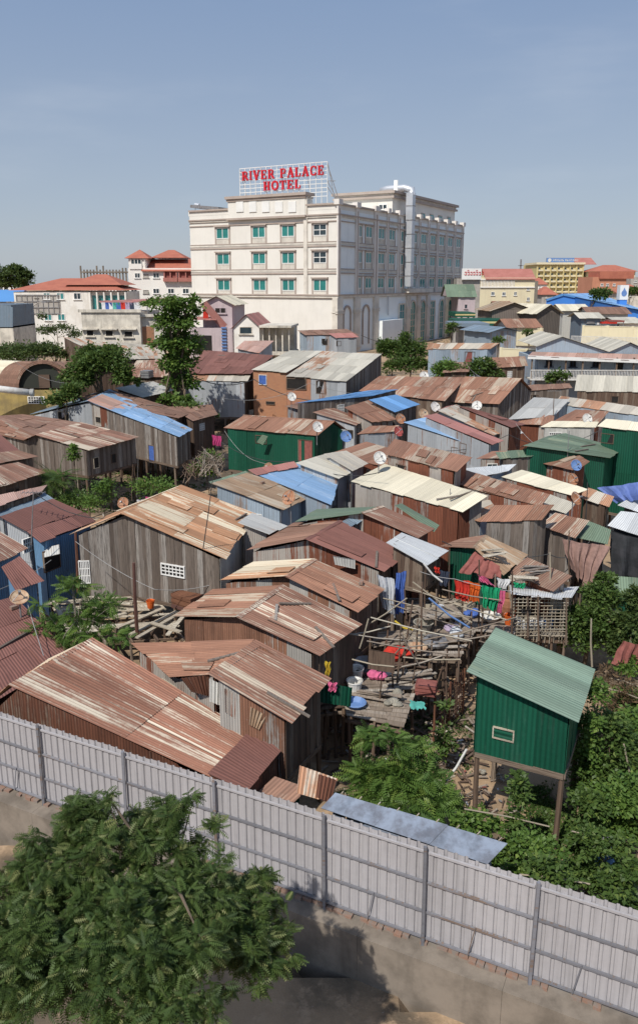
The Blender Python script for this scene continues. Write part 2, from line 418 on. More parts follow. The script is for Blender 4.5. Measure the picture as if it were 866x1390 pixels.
def shack(label, pts, roofs, wall='plank_grey', floor=2.0, name='stilt_shack', cat='shack', group=None, corr=0, sw=.8, sl=2.6,
          inset=.25, openings=(), stilts=True, wsl=2.2, skip=(), floormat='plank_brown', chk=None, ragged=.1, wallmats=None, under=False):
    """pts: (px,py,h) outline of the roof; roofs: (a,b,c,d,mat) indices, a->b across, a->d down the slope"""
    W = [P(*p) for p in pts]
    cx = sum(p.x for p in W)/len(W); cy = sum(p.y for p in W)/len(W)
    g = max(0, terr(cx, cy)); root = thing(name, label, cat, (cx, cy, g), group)
    mats = []; mb = MB()
    for (i, j, k, l, m) in roofs:
        if m not in mats: mats.append(m)
        a, b, c, d = W[i], W[j], W[k], W[l]
        patch(mb, a, b, c, d, sw, sl, 1., mats.index(m), corr, rag=ragged)
        if chk is not None:
            n = (b-a).cross(d-a).normalized(); tilt = math.degrees(math.acos(min(1, abs(n.z))))
            chk.append('%-46s Y%5.1f L%4.1f/%4.1f H%4.1f/%4.1f tilt%3.0f' % (label[:46], cy, (b-a).length, (c-d).length, (d-a).length, (c-b).length, tilt))
        for _ in range(int(min(7, (b-a).length*(d-a).length/5.5)) if m in PATCHY else 0):
            L, H = (b-a).length, (d-a).length; w_ = random.uniform(.45, .85)/L; h_ = random.uniform(.8, 2.0)/H
            if w_ > .8 or h_ > .8: continue
            u0, v0 = random.uniform(.0, 1-w_), random.uniform(.02, 1.03-h_); sh = random.uniform(-.12, .12)/L*H*.0+random.uniform(-.1, .1)/L
            q = [bil(a, b, c, d, *t) for t in ((u0, v0), (u0+w_, v0+random.uniform(-.03, .03)), (u0+w_+sh, v0+h_), (u0+sh, v0+h_))]
            nn = (b-a).cross(d-a).normalized(); nn = -nn if nn.z < 0 else nn
            patch(mb, *[x+nn*.055 for x in q], sw=9, sl=9, jit=1., mi=mats.index(m), corr=corr, rag=.02)
    mb.build('roof', [MAT[m] for m in mats], root)
    if len(pts) == 6 and len(roofs) == 2:
        R1_, R2_ = W[1], W[4]; cap = MB(); o = Vector((0, 0, .05))
        nseg = max(2, int((R1_-R2_).length/1.6))
        for sd_ in (0, 2):
            e1 = (W[sd_]-R1_).normalized()*.12; e2 = (W[5 if sd_ == 0 else 3]-R2_).normalized()*.12
            for k in range(nseg):
                u0, u1 = k/nseg, (k+1.06)/nseg; z_ = Vector((0, 0, .008*(k % 2)))
                q = [lerp(R1_, R2_, u0)+o+z_, lerp(R1_, R2_, min(1.01, u1))+o+z_]; cap.quad([q[0], q[1], q[1]+lerp(e1, e2, u1), q[0]+lerp(e1, e2, u0)], [(0, 0), (1.6, 0), (1.6, .17), (0, .17)])
        cap.build('ridge_cap', MAT[roofs[0][4]], root)
    n = len(W); zf = g+floor
    In = []
    for p in W:
        v = Vector((cx-p.x, cy-p.y)); l = v.length
        v = v*(min(inset, l*.3)/max(l, .01)*1.3)
        In.append(Vector((p.x+v.x, p.y+v.y, p.z-.07)))
    faces = {}
    for i in range(n):
        if i in skip: continue
        A, B = In[i], In[(i+1) % n]
        wm = (wallmats or {}).get(i, wall)
        mb = MB()
        a0, b0 = Vector((A.x, A.y, zf)), Vector((B.x, B.y, zf))
        if max(A.z, B.z) < zf+.2: continue
        out = Vector(((A.y-B.y), (B.x-A.x), 0))
        if out.dot(Vector(((A.x+B.x)/2-cx, (A.y+B.y)/2-cy, 0))) < 0: out = -out
        flip = (B-A).cross(a0-A).dot(out) < 0
        q = (A, B, b0, a0) if not flip else (B, A, a0, b0)
        if wm.startswith('plank'): patch(mb, *q, sw=.2, sl=3.4, jit=1.2, thick=.015, lift=.02, rag=.14)
        elif wm.startswith('brick') or wm.startswith('plaster'):
            L = (q[1]-q[0]).length
            mb.quad(list(q), [(0, q[0].z), (L, q[1].z), (L, q[2].z), (0, q[3].z)])
        else: patch(mb, *q, sw=.8, sl=wsl, jit=1.2, thick=.012, lift=.02, rag=.1)
        mb.build('wall', MAT[wm], root)
        if (A-B).length > .3: faces[i] = Face((A.x, A.y), (B.x-A.x, B.y-A.y))
        if faces.get(i) and out.xy.dot(faces[i].n) < 0: pass
    mb = MB()
    if stilts and floor > .4:
        mb2 = MB(); f = [Vector((p.x, p.y, zf)) for p in In]
        c0 = Vector((cx, cy, zf))
        for i in range(n):
            mb2.quad([f[i], f[(i+1) % n], c0], [(0, 0), (1, 0), (1, 1)])
            mb2.bar(f[i]-Vector((0, 0, .08)), f[(i+1) % n]-Vector((0, 0, .08)), .1, .16)
        mb2.build('floor', MAT[floormat], root)
        for i in range(n):
            A, B = f[i], f[(i+1) % n]; L = (A-B).length; m = max(1, int(L/1.7))
            for k in range(m):
                p = lerp(A, B, k/m); p = lerp(p, c0, .04)
                gz = max(0, terr(p.x, p.y)) if not (p.y < 40 and side(p.x, p.y) < 0) else NEARZ
                t = MB(); t.tube([(p.x, p.y, p.z-.02), (p.x+random.uniform(-.1, .1), p.y+random.uniform(-.1, .1), gz-.2)], [.07, .085], 6)
                t.build('stilt', MAT['wood_pole'], root)
    for op in openings:
        i, kind, x0, y0, x1, y1 = op[:6]
        if i not in faces: continue
        Fc = faces[i]
        t0, z1 = Fc.px(x0, y0); t1, z0 = Fc.px(x1, y1)
        t0, t1 = sorted((t0, t1)); z0, z1 = sorted((z0, z1))
        make_opening(root, Fc, t0, z0, t1, z1, kind)
    root['_g'] = 0; del root['_g']
    return root, faces, W
def make_opening(root, Fc, t0, z0, t1, z1, kind, off=.05, bars=1):
    fr = MB(); w = max(.035, (t1-t0)*.05)
    m = 'wood_pale' if kind in ('wood', 'greenw') else 'white_paint' if kind in ('white', 'teal', 'bars', 'blueteal') else 'plank_brown'
    for q in ((t0-w, z0-w, t1+w, z0), (t0-w, z1, t1+w, z1+w), (t0-w, z0, t0, z1), (t1, z0, t1+w, z1)):
        fr.fbox(Fc, q[0], q[1], q[2], q[3], -.02, off+.03)
    if kind in ('white', 'teal'):
        fr.fbox(Fc, (t0+t1)/2-w*.35, z0, (t0+t1)/2+w*.35, z1, -.02, off+.025)
    if kind == 'bars':
        for k in range(1, 6):
            t = t0+(t1-t0)*k/6; fr.fbox(Fc, t-.02, z0, t+.02, z1, -.01, off+.02)
        for k in range(1, 3):
            z = z0+(z1-z0)*k/3; fr.fbox(Fc, t0, z-.02, t1, z+.02, -.01, off+.022)
    f = fr.build('window' if kind != 'door' else 'door', MAT[m], root)
    p = MB(); p.fbox(Fc, t0, z0, t1, z1, -.03, off)
    pm = {'wood': 'dark_void', 'green': 'wall_green', 'greenw': 'wall_green', 'blueteal': 'cloth_blue', 'teal': 'teal_glass', 'blue': 'cloth_blue', 'red': 'cloth_dullred'}.get(kind, 'dark_void')
    if kind == 'white': pm = 'dark_glass'
    p.build('pane' if kind != 'door' else 'door_panel', MAT[pm], f)
    return f
# ---------------------------------------------------------------- ground
def ground_mat():
    m, nt, b = newmat('ground_earth')
    tc = N(nt, 'ShaderNodeTexCoord'); v = tc.outputs['Object']
    n1 = noise(nt, v, .22, 6, .6); n2 = noise(nt, v, 2.2, 7, .7); n3 = noise(nt, v, 9., 4, .7)
    c = mix_(nt, mapr(nt, n1, .46, .62), (.36, .25, .155), (.11, .085, .06))
    c = mix_(nt, mapr(nt, n2, .5, .68, 0, .8), c, (.44, .31, .20))
    c = mix_(nt, mapr(nt, n3, .66, .74, 0, .55), c, (.42, .39, .35))
    nt.links.new(c, b.inputs['Base Color']); b.inputs['Roughness'].default_value = 1.
    bump(nt, b, n2, .6, .12); return m
MAT['ground'] = ground_mat()
xs = [-2500, -900, -400, -220, -120, -80]+[x for x in range(-60, -24, 4)]+[x*.8 for x in range(-28, 29)]+[x for x in range(26, 62, 4)]+[80, 120, 220, 400, 900, 2500]
ys = [-60, -20, -5]+[y*.8 for y in range(0, 60)]+[y for y in range(50, 140, 5)]+[160, 200, 300, 500, 900, 1800, 3500]
gm = MB()
gv = []
for y in ys:
    for x in xs:
        z = terr(x, y)
        if 17 < y < 48 and abs(x) < 22 and z > -.1: z += random.uniform(-.08, .02)
        gv.append((x, y, z))
me = bpy.data.meshes.new('ground'); nx = len(xs)
me.from_pydata(gv, [], [(j*nx+i, j*nx+i+1, (j+1)*nx+i+1, (j+1)*nx+i) for j in range(len(ys)-1) for i in range(nx-1)])
me.materials.append(MAT['ground']); g = bpy.data.objects.new('ground', me); COL.objects.link(g); tag(g, kind='structure')
CHK = []
def tilt_of(pts):
    W = [P(*p) for p in pts]; n = (W[1]-W[0]).cross(W[3]-W[0])
    m = (W[2]-W[1]).cross(W[3]-W[2])
    return max(math.degrees(math.acos(min(1, abs(k.z)/max(k.length, 1e-9)))) for k in (n, m))
def shed(label, H1, H2, L2, L1, hh, hl, mat, **kw):
    for _ in range(12):
        if tilt_of([(*H1, hh), (*H2, hh), (*L2, hl), (*L1, hl)]) < 30: break
        mid, hf = (hh+hl)/2, (hh-hl)/2*.8; hh, hl = mid+hf, mid-hf
    return shack(label, [(*H1, hh), (*H2, hh), (*L2, hl), (*L1, hl)], [(0, 1, 2, 3, mat)], chk=CHK, **kw)
def gab(label, E1, R1, E2, E3, R2, E4, he, hr, mr, ml=None, he2=None, **kw):
    he2 = he if he2 is None else he2
    return shack(label, [(*E1, he), (*R1, hr), (*E2, he2), (*E3, he2), (*R2, hr), (*E4, he)],
                 [(1, 4, 5, 0, mr), (1, 4, 3, 2, ml or mr)], chk=CHK, **kw)
S = {}
G1 = 'stilt shacks with rusting metal roofs'
# ---- nearest row along the fence
S['A'] = gab('large shack with long streaked rust and cream corrugated roof right behind the grey fence', (330, 1076), (12, 932), (-22, 962), (66, 896), (125, 868), (379, 1019),
    2.7, 4.9, 'roof_streaked_big', 'roof_orange', he2=4.2, wall='wall_rust_dark', floor=.0, stilts=False, corr=4, sl=3.4, sw=.9, ragged=.05)
S['Astrip'] = shed('low lean-to of plain brown corrugated sheet at the low end of the large streaked roof', (282, 1052), (344, 989), (379, 1019), (330, 1075), 3.12, 2.82, 'roof_dull_red',
    wall='wall_rust_dark', floor=.2, stilts=False, corr=4, inset=.1)
S['I'] = shack('shack with rippled rust brown roof between the lumber deck and the large streaked roof',
    [(346, 869, 4.9), (181, 874, 4.2), (231, 921, 4.0), (297, 917, 4.7)], [(0, 3, 2, 1, 'roof_rust')], chk=CHK, wall='wall_rust', floor=1.6, corr=4)
S['J'] = shack('shack with rust and cream sloping roof facing the cluttered plank platform',
    [(282, 915, 4.9), (347, 870, 5.0), (447, 921, 3.9), (392, 981, 3.8)], [(0, 1, 2, 3, 'roof_streaked')], chk=CHK, wall='wall_mixed', floor=1.9, corr=4, wallmats={2: 'plank_brown'})  # right side: dark planks stand in for the open shade under the roof
S['H'] = gab('gabled shack with streaked rust roof and corrugated front beside the lumber deck', (432, 890), (322, 839), (239, 838), (290, 801), (384, 796), (492, 849),
    4.2, 5.0, 'roof_streaked', 'roof_rust', wall='wall_mixed', floor=2.4, corr=4, ragged=.15, wallmats={5: 'plank_brown'})  # open right side, its shade imitated by a dark plank wall
S['G'] = gab('gabled shack with patched rust roof just below the plain brown roof', (484, 831), (388, 784), (297, 789), (345, 764), (427, 760), (524, 801),
    4.2, 5.0, 'roof_rust', 'roof_orange', wall='wall_mixed', floor=2.3, corr=4, ragged=.15, wallmats={5: 'plank_brown'})  # right wall is dark planking in place of the shaded hollow there
S['D'] = gab('gabled shack with plain reddish brown roof above the patched one', (522, 777), (415, 733), (334, 748), (400, 711), (462, 708), (553, 752),
    4.3, 5.2, 'roof_dull_red', 'roof_brown', wall='wall_rust', floor=2.2, corr=4, wallmats={5: 'plank_brown'})
S['BIG'] = gab('large plank house with orange streaked roof and barred window above the lumber deck', (304, 760), (164, 699), (97, 726), (170, 690), (246, 660), (348, 699),
    4.5, 5.8, 'roof_orange', 'roof_orange', he2=5.0, wall='plank_grey', floor=2.2, corr=4, wallmats={5: 'wall_pale'},
    openings=((0, 'bars', 221, 765, 251, 783), (0, 'blue', 167, 752, 172, 780), (1, 'bars', 108, 762, 123, 790)))
# left group
S['L1'] = shed('low shack with wide plain dull red roof at the left edge of the picture', (-70, 838), (20, 812), (98, 890), (-10, 955), 4.6, 3.6, 'roof_dull_red', wall='wall_rust_dark', floor=1.2, sl=1.8, sw=1.6)
S['L2'] = shed('small brown tilted roof over the blue shack at the left edge', (2, 771), (27, 756), (60, 789), (22, 803), 4.9, 4.0, 'roof_dull_red', wall='wall_blue', floor=1.4, corr=4)
S['L3'] = shed('shack with rust streaked roof sloping to the left edge above the brown tilted roof', (-45, 745), (0, 722), (38, 745), (-14, 768), 5.2, 4.6, 'roof_streaked', wall='wall_blue', floor=1.4)
S['L4'] = shed('bright blue corrugated shack with brown roof and propped open shutter', (36, 721), (116, 697), (130, 708), (54, 736), 4.9, 4.3, 'roof_dull_red', wall='wall_blue', floor=1.0,
    openings=((2, 'void', 59, 750, 81, 768),))
S['L5'] = shed('shack with dull reddish roof behind the bright blue shack', (0, 702), (72, 678), (111, 695), (35, 721), 5.4, 4.7, 'roof_dull_red', wall='wall_zinc', floor=1.8)
S['L6'] = shed('shack with blue grey flat roof at the left edge', (-30, 690), (60, 669), (75, 679), (0, 702), 5.1, 4.9, 'roof_bluegrey', wall='wall_zinc', floor=1.8)
S['L7'] = shed('shack with narrow curled pinkish rust roof at the left edge', (-30, 680), (64, 659), (57, 668), (-10, 690), 5.6, 5.1, 'roof_pink_light', wall='plank_brown', floor=1.8)
S['L8'] = shed('shack with streaked pale and rust roof left of the papaya plant', (-40, 640), (26, 628), (64, 642), (-10, 664), 5.5, 4.8, 'roof_streaked', wall='plank_brown', floor=1.9)
S['L9'] = shed('shack with dark rust roof below the plain red one at the left edge', (-30, 618), (26, 612), (52, 620), (-10, 631), 5.6, 5.0, 'roof_brown', wall='plank_brown', floor=1.9)
S['L10'] = shed('shack with plain dark red roof at the left edge behind the plank house on stilts', (-40, 596), (0, 590), (26, 611), (-20, 622), 5.9, 5.2, 'roof_dull_red', wall='plank_brown', floor=1.9)
S['W'] = shack('weathered plank house on stilts with wavy rust roof above the papaya plant',
    [(121, 612, 4.6), (48, 591, 5.2), (33, 598, 4.9), (-30, 585, 4.9), (-10, 566, 5.3), (32, 563, 5.6), (111, 574, 5.4), (190, 594, 4.7)],
    [(1, 6, 7, 0, 'roof_streaked'), (4, 5, 6, 1, 'roof_brown'), (3, 4, 1, 2, 'roof_rust')], chk=CHK, wall='plank_grey', floor=2.9,
    openings=((7, 'void', 151, 617, 157, 627), (7, 'wood', 127, 622, 134, 634)))
S['BL'] = gab('long stilt house with patchwork tin gable wall and part blue roof', (243, 593), (119, 545), (41, 563), (104, 541), (149, 529), (262, 583),
    4.6, 6.0, 'roof_blue_pale', 'roof_bluegrey', wall='wall_mixed', floor=2.4, wallmats={0: 'plank_grey', 1: 'wall_zinc', 5: 'plank_grey'},
    openings=((0, 'blue', 203, 604, 211, 628), (1, 'wood', 80, 559, 95, 573)))
S['BLp'] = shack('pinkish tin section of the roof beside the blue section above the patchwork wall', [(119, 544, 6.08), (139, 536, 6.08), (199, 559, 5.3), (176, 567, 5.3)],
    [(0, 1, 2, 3, 'roof_pink_light')], chk=CHK, wall='wall_rust', floor=4.2, stilts=False, inset=.4, name='roof_awning', cat='roof')
S['BR'] = shed('long house with plain rust roof behind the blue topped patchwork house', (104, 541), (150, 529), (258, 561), (243, 568), 6.0, 5.0, 'roof_brown', wall='plank_brown', floor=2.0)
S['BR2'] = shed('small rust lean-to roof right of the long rust roof under the vine-covered tree', (230, 553), (288, 550), (296, 563), (262, 572), 5.2, 4.8, 'roof_brown', wall='plank_brown', floor=2.0)
# middle band
S['C1'] = shed('shack with tan roof edged in green and a brown dish on its corner', (287, 657), (336, 643), (424, 673), (384, 693), 5.5, 4.6, 'roof_tan', wall='wall_bluegrey', floor=2.0)
S['C2'] = shed('shack with bright sky blue roof in the middle of the settlement', (349, 645), (404, 631), (458, 655), (450, 686), 5.3, 4.7, 'roof_blue_pale', wall='wall_bluegrey', floor=2.0)
S['C3'] = shed('small shack with grey roof over red and white tin right of the large plank house', (323, 710), (343, 697), (389, 714), (366, 726), 4.9, 4.4, 'roof_zinc', wall='wall_rust', floor=2.6)
S['C4'] = gab('shack with streaked rust gable roof and green strip behind the plain reddish roof', (568, 731), (491, 697), (402, 709), (432, 692), (519, 688), (590, 719),
    4.8, 5.6, 'roof_streaked', 'roof_green', wall='wall_rust', floor=2.0)
S['C5'] = shed('shack with pale zinc sheets right of the plain reddish roof', (524, 737), (545, 724), (606, 748), (577, 767), 5.1, 4.5, 'roof_zinc_bright', wall='plank_brown', floor=3.4)  # dark plank walls added for the open shade below the sheets
S['C6'] = shed('shack with wide cream roof over rust red corrugated front', (522, 630), (661, 674), (628, 695), (476, 654), 5.7, 5.0, 'roof_cream', wall='wall_rust', floor=2.0)
S['C7'] = shed('shack with long rust brown roof running behind the wide cream roof', (497, 600), (745, 672), (733, 687), (449, 616), 5.6, 5.2, 'roof_rust', wall='wall_rust', floor=2.1, sw=1.0, sl=2.)
S['C7b'] = shed('shack with rust roof carrying blue and beige dishes north of the cream roof', (535, 596), (640, 622), (620, 641), (520, 616), 6.5, 6.2, 'roof_rust', wall='wall_rust', floor=2.1)
S['C8'] = shed('shack with streaked beige roof below the green walled house', (440, 617), (470, 612), (500, 630), (478, 640), 5.8, 5.3, 'roof_mixed', wall='wall_zinc', floor=2.0)
S['C9'] = shed('shack with beige roof right of the sky blue roof', (401, 629), (441, 617), (486, 637), (460, 650), 5.6, 5.1, 'roof_beige', wall='wall_zinc', floor=2.0)
S['C10'] = shed('shack with narrow pink roof strip at the left of the sky blue roof', (337, 638), (399, 627), (405, 634), (348, 645), 5.6, 5.3, 'roof_pink', wall='wall_zinc', floor=2.0)
S['GH'] = gab('green corrugated house with rust roof in the middle of the settlement', (431, 592), (455, 572), (470, 583), (350, 570), (332, 564), (304, 581),
    4.7, 5.4, 'roof_rust', 'roof_brown', wall='wall_green', floor=1.6, openings=((5, 'green', 348, 591, 362, 602), (5, 'red', 406, 597, 424, 627)))
S['c11'] = shed('shack with rust roof and grey tin wall right of the green house', (502, 579), (547, 578), (545, 585), (484, 590), 5.6, 5.1, 'roof_rust', wall='wall_zinc', floor=2.0)
S['c12'] = shed('shack with tilted rust roof under the overhanging blue roof', (467, 554), (500, 544), (538, 570), (505, 574), 5.9, 5.2, 'roof_rust', wall='wall_rust', floor=2.0)
S['c13'] = shed('shack with rust roof between the brick house and the tilted rust roof', (450, 553), (425, 560), (484, 578), (492, 570), 5.7, 5.0, 'roof_streaked', wall='wall_zinc', floor=2.0)
S['c14'] = shed('small shack with curled rust roof below the brick house', (387, 552), (412, 546), (429, 549), (410, 557), 5.5, 5.2, 'roof_brown', wall='wall_zinc', floor=2.0)
S['c15'] = shed('shack with bright blue roof and rolled edge right of the long thin blue roof', (538, 536), (501, 543), (536, 560), (569, 549), 6.2, 5.6, 'roof_blue', wall='plank_grey', floor=2.2)
S['c16'] = shed('shack with long thin blue roof in front of the brick house', (400, 548), (498, 531), (540, 529), (505, 538), 6.4, 6.2, 'roof_blue', wall='plank_grey', floor=2.2)
S['c17'] = shed('shack with long blue roof and laundry under its eave', (580, 567), (548, 574), (640, 604), (661, 597), 5.8, 5.1, 'roof_blue_pale', wall='wall_zinc', floor=2.0)
S['c18'] = shed('shack with long pinkish red roof behind the blue one', (592, 562), (574, 566), (668, 604), (682, 598), 6.2, 5.5, 'roof_pink', wall='wall_zinc', floor=2.0)
S['c19'] = gab('shack with weathered beige roof and red far side below the big rust gable', (670, 592), (594, 558), (586, 562), (606, 552), (619, 550), (696, 580),
    5.3, 6.1, 'roof_mixed', 'roof_pink', wall='wall_zinc', floor=2.0)
S['c20'] = shed('shack with dull red roof behind the weathered beige roof', (619, 551), (645, 556), (712, 576), (694, 581), 6.4, 5.9, 'roof_dull_red', wall='wall_rust', floor=2.0)
S['c21'] = shed('small grey tin lean-to at the end of the weathered beige roof', (676, 582), (696, 578), (710, 588), (690, 594), 5.2, 4.9, 'roof_zinc', wall='wall_zinc', floor=2.0)
S['TL'] = gab('big house with ribbed rust gable roof and dark side wall', (677, 549), (708, 514), (724, 532), (650, 531), (632, 512), (601, 545),
    4.9, 6.6, 'roof_rust', 'roof_rust', wall='plank_grey', floor=1.8, sw=1.0)
S['TL2'] = shed('house with rust and cream roof joined to the left of the big rust gable', (515, 511), (632, 513), (603, 545), (487, 531), 6.5, 5.3, 'roof_rust', wall='plank_brown', floor=2.0)
S['r1'] = shed('house with pale grey green roof right of the big rust gable', (724, 540), (773, 543), (750, 566), (689, 570), 6.0, 5.2, 'roof_zinc', wall='wall_zinc', floor=2.0)
S['r2'] = shed('rust verandah roof at the front of the pale grey green roof', (712, 563), (752, 564), (750, 578), (700, 576), 5.3, 4.9, 'roof_rust', wall='wall_rust', floor=2.0)
S['r3'] = shed('shack with ribbed rust roof and round white dish behind the cream edged grey shack', (781, 556), (826, 559), (812, 575), (751, 572), 5.9, 5.4, 'roof_rust', wall='wall_rust', floor=2.0)
S['r4'] = shed('grey blue tin shack with narrow cream roof left of the tall green house', (748, 572), (812, 573), (808, 580), (733, 580), 5.6, 5.3, 'roof_cream', wall='wall_pale', floor=2.0)
S['r5'] = shed('tall green corrugated house with cream roof at the right edge', (822, 569), (890, 576), (890, 588), (810, 579), 7.0, 6.6, 'roof_cream', wall='wall_green', floor=1.5)
S['r6'] = gab('house with dark green roof and green walls in front of the cream roofed green house', (827, 622), (710, 606), (703, 609), (745, 592), (766, 589), (845, 610),
    5.2, 6.1, 'roof_green', wall='wall_green', floor=1.6)
S['r6b'] = shed('shack with moss green flat roof just left of the dark green roof', (672, 615), (765, 606), (762, 614), (678, 624), 5.7, 5.5, 'roof_green', wall='plank_grey', floor=2.0)
S['r7'] = shed('shack with curled rust roof and rust red tin front right of the blue laundry shack', (667, 613), (745, 611), (716, 622), (646, 623), 5.5, 5.1, 'roof_streaked', wall='wall_rust', floor=3,
    openings=((2, 'white', 661, 630, 673, 641),))
S['r8'] = shed('shack with rust roof in front of the dark green roof', (774, 613), (800, 627), (781, 640), (732, 628), 5.5, 4.9, 'roof_rust', wall='wall_rust', floor=3.4)
S['r9'] = shed('shack with long pale grey roof narrow as a boat above the long rust roof', (618, 637), (700, 631), (690, 640), (650, 648), 5.6, 5.3, 'roof_zinc_bright', wall='wall_bluegrey', floor=2.0)
S['r10'] = shed('shack with cream roof beneath the curled rust roofs on the right', (707, 638), (797, 665), (775, 673), (680, 648), 5.5, 5.1, 'roof_cream', wall='wall_rust', floor=3.4)
S['r11'] = shed('small shack with grey roof at the low end of the long rust roof', (746, 672), (781, 685), (768, 698), (732, 686), 5.2, 4.8, 'roof_beige', wall='wall_zinc', floor=3.6)
S['r12'] = shed('shack with ragged rust and grey roof beneath the orange dish', (798, 663), (833, 675), (826, 689), (784, 675), 5.2, 4.8, 'roof_mixed', wall='plank_brown', floor=3.4)
S['r13'] = shed('long shed with rust and grey roof behind the tall green house', (760, 538), (890, 556), (880, 566), (752, 548), 6.0, 5.6, 'roof_mixed', wall='wall_bluegrey', floor=2.0)
S['r14'] = shed('long shed with ribbed white roof at the right below the grey blue house', (783, 509), (905, 512), (905, 533), (779, 531), 6.0, 5.0, 'roof_beige', wall='plank_brown', floor=2.4, sw=.5)
S['r15'] = shed('shack with brown roof and planks stacked in front right of the big rust gable', (712, 523), (772, 521), (776, 527), (708, 531), 5.4, 5.1, 'roof_brown', wall='plank_grey', floor=1.4)
# right middle: platform houses
S['p1'] = shack('grey plank house with low rust roof behind the hanging laundry', [(670, 687, 5.7), (751, 686, 5.7), (735, 706, 5.2), (651, 708, 5.2)], [(0, 1, 2, 3, 'roof_rust')],
    chk=CHK, wall='plank_grey', floor=1.8)
S['p1b'] = shed('strip of grey tin roofing under the eave of the wide cream roof', (664, 678), (672, 690), (651, 708), (612, 695), 4.9, 4.5, 'roof_mixed', wall='wall_bluegrey', floor=3.2)
S['p2'] = shed('plank shack with rust roof beside the hanging brown curtain', (753, 697), (799, 708), (781, 730), (731, 714), 5.0, 4.4, 'roof_rust', wall='plank_grey', floor=2.4)
S['p3'] = shed('shack with moss green tin roof above the hanging brown curtain', (799, 708), (829, 720), (824, 740), (781, 730), 4.7, 4.3, 'roof_green', wall='plank_grey', floor=2.4)
S['p4'] = gab('shack with patched grey and tan gable roof behind the red laundry', (682, 781), (643, 745), (599, 742), (625, 733), (659, 728), (715, 754),
    3.9, 4.8, 'roof_tan', 'roof_brown', wall='wall_green', floor=2.4, corr=4, he2=4.4)
S['p5'] = shed('low flat brown roof between the patched gable and the brown curtain', (715, 757), (776, 783), (752, 803), (690, 777), 4.1, 3.7, 'roof_brown', wall='wall_rust', floor=2.6)
S['p6'] = shed('shack with ragged white tin roof at the right edge', (866, 669), (900, 672), (900, 706), (838, 686), 5.3, 4.7, 'roof_zinc_bright', wall='plank_grey', floor=2.0)
S['p7'] = shed('shack with white tin roof over a black tarpaulin wall at the right edge', (842, 694), (905, 702), (900, 738), (824, 714), 4.9, 4.3, 'roof_zinc_bright', wall='tarp_black', floor=1.6, sw=1.)
S['p8'] = shed('yellow green low roof under the black tarpaulin wall', (829, 782), (900, 789), (900, 820), (832, 803), 2.9, 2.5, 'roof_green', wall='wall_green', floor=.5)
# green hut
S['HUT'] = shack('dark green corrugated hut standing alone on tall stilts with pale green roof', [(673, 853, 4.9), (807, 909, 4.15), (784, 983, 4.15), (632, 913, 4.9)],
    [(0, 3, 2, 1, 'roof_green_hut')], chk=CHK, wall='wall_green', floor=2.45, corr=4, sl=5, sw=1.0, ragged=.02, name='stilt_hut', cat='hut', inset=.32,
    openings=((2, 'greenw', 671, 986, 696, 1005),))
# small bits near the fence
S['k1'] = shed('tiny brown topped green shed squeezed between fence and streaked roof', (372, 1056), (418, 1072), (398, 1090), (350, 1076), 2.6, 2.3, 'roof_brown', wall='wall_green', floor=0.2, stilts=False)
S['TARP'] = shed('long low shelter under a translucent blue grey sheet along the fence', (455, 1077), (687, 1146), (660, 1174), (436, 1098), 2.75, 2.55, 'tarp_bluegrey',
    wall='tarp_bluegrey', floor=.1, stilts=False, name='tarp_shelter', cat='shelter', sw=1.5, sl=4)
# upper left part
S['u1'] = shed('shack with grey tin roof under the mango tree branches', (156, 527), (208, 518), (237, 530), (194, 540), 6.0, 5.6, 'roof_zinc', wall='plank_brown', floor=2.0)
S['u2'] = shed('shed with rust and cream striped roof behind the mango tree', (186, 490), (235, 488), (242, 512), (172, 512), 6.8, 6.0, 'roof_streaked', wall='plank_brown', floor=2.0)
S['u3'] = shed('long shed with rust patched roof below the flat concrete building', (86, 458), (214, 470), (214, 487), (150, 489), 6.6, 6.0, 'roof_mixed', wall='plank_brown', floor=2.0)
S['u4'] = shed('house with wide plain red brown roof left of the brick house', (277, 476), (372, 483), (340, 508), (251, 507), 6.6, 5.6, 'roof_dull_red', wall='plank_brown', floor=2.0)
S['u5'] = shed('beige and rust verandah roof under the wide red brown roof', (252, 507), (341, 508), (336, 518), (247, 517), 5.5, 5.1, 'roof_mixed', wall='plank_brown', floor=1.6, wallmats={2: 'wall_zinc'})
S['u6'] = shed('small dull pink roof in front of the white gabled house', (332, 463), (372, 463), (352, 480), (320, 473), 6.2, 5.7, 'roof_pink_light', wall='wall_zinc', floor=1.5)
S['u7'] = shed('narrow dark tin roof beneath the low spreading tree crowns at the left', (60, 492), (150, 489), (170, 500), (80, 508), 5.9, 5.6, 'roof_brown', wall='plank_brown', floor=2.0)
S['v1'] = shed('tin shack with dull rust roof at the foot of the hotel', (404, 449), (470, 447), (487, 455), (414, 455), 6.0, 5.6, 'roof_brown', wall='wall_bluegrey', floor=.2, openings=((2, 'void', 437, 460, 444, 468),))
S['v2'] = shed('small tin shack with bright red roof at the foot of the hotel', (446, 453), (478, 452), (487, 458), (456, 459), 5.9, 5.5, 'roof_pink', wall='wall_zinc', floor=.2)
S['v3'] = shed('tin shack with red door and rust roof right of the hotel trees', (583, 466), (677, 466), (665, 474), (578, 474), 6.0, 5.5, 'roof_mixed', wall='wall_bluegrey', floor=.8, openings=((2, 'red', 631, 478, 643, 492),))
S['v4'] = shed('shack with dark rust roof below the red door shack', (655, 486), (712, 484), (716, 497), (668, 500), 5.6, 5.1, 'roof_rust', wall='plank_brown', floor=1.)
S['v5'] = shed('small brown roof left of the grey blue house', (608, 492), (640, 492), (636, 505), (600, 506), 5.4, 5.0, 'roof_brown', wall='plank_brown', floor=1.)
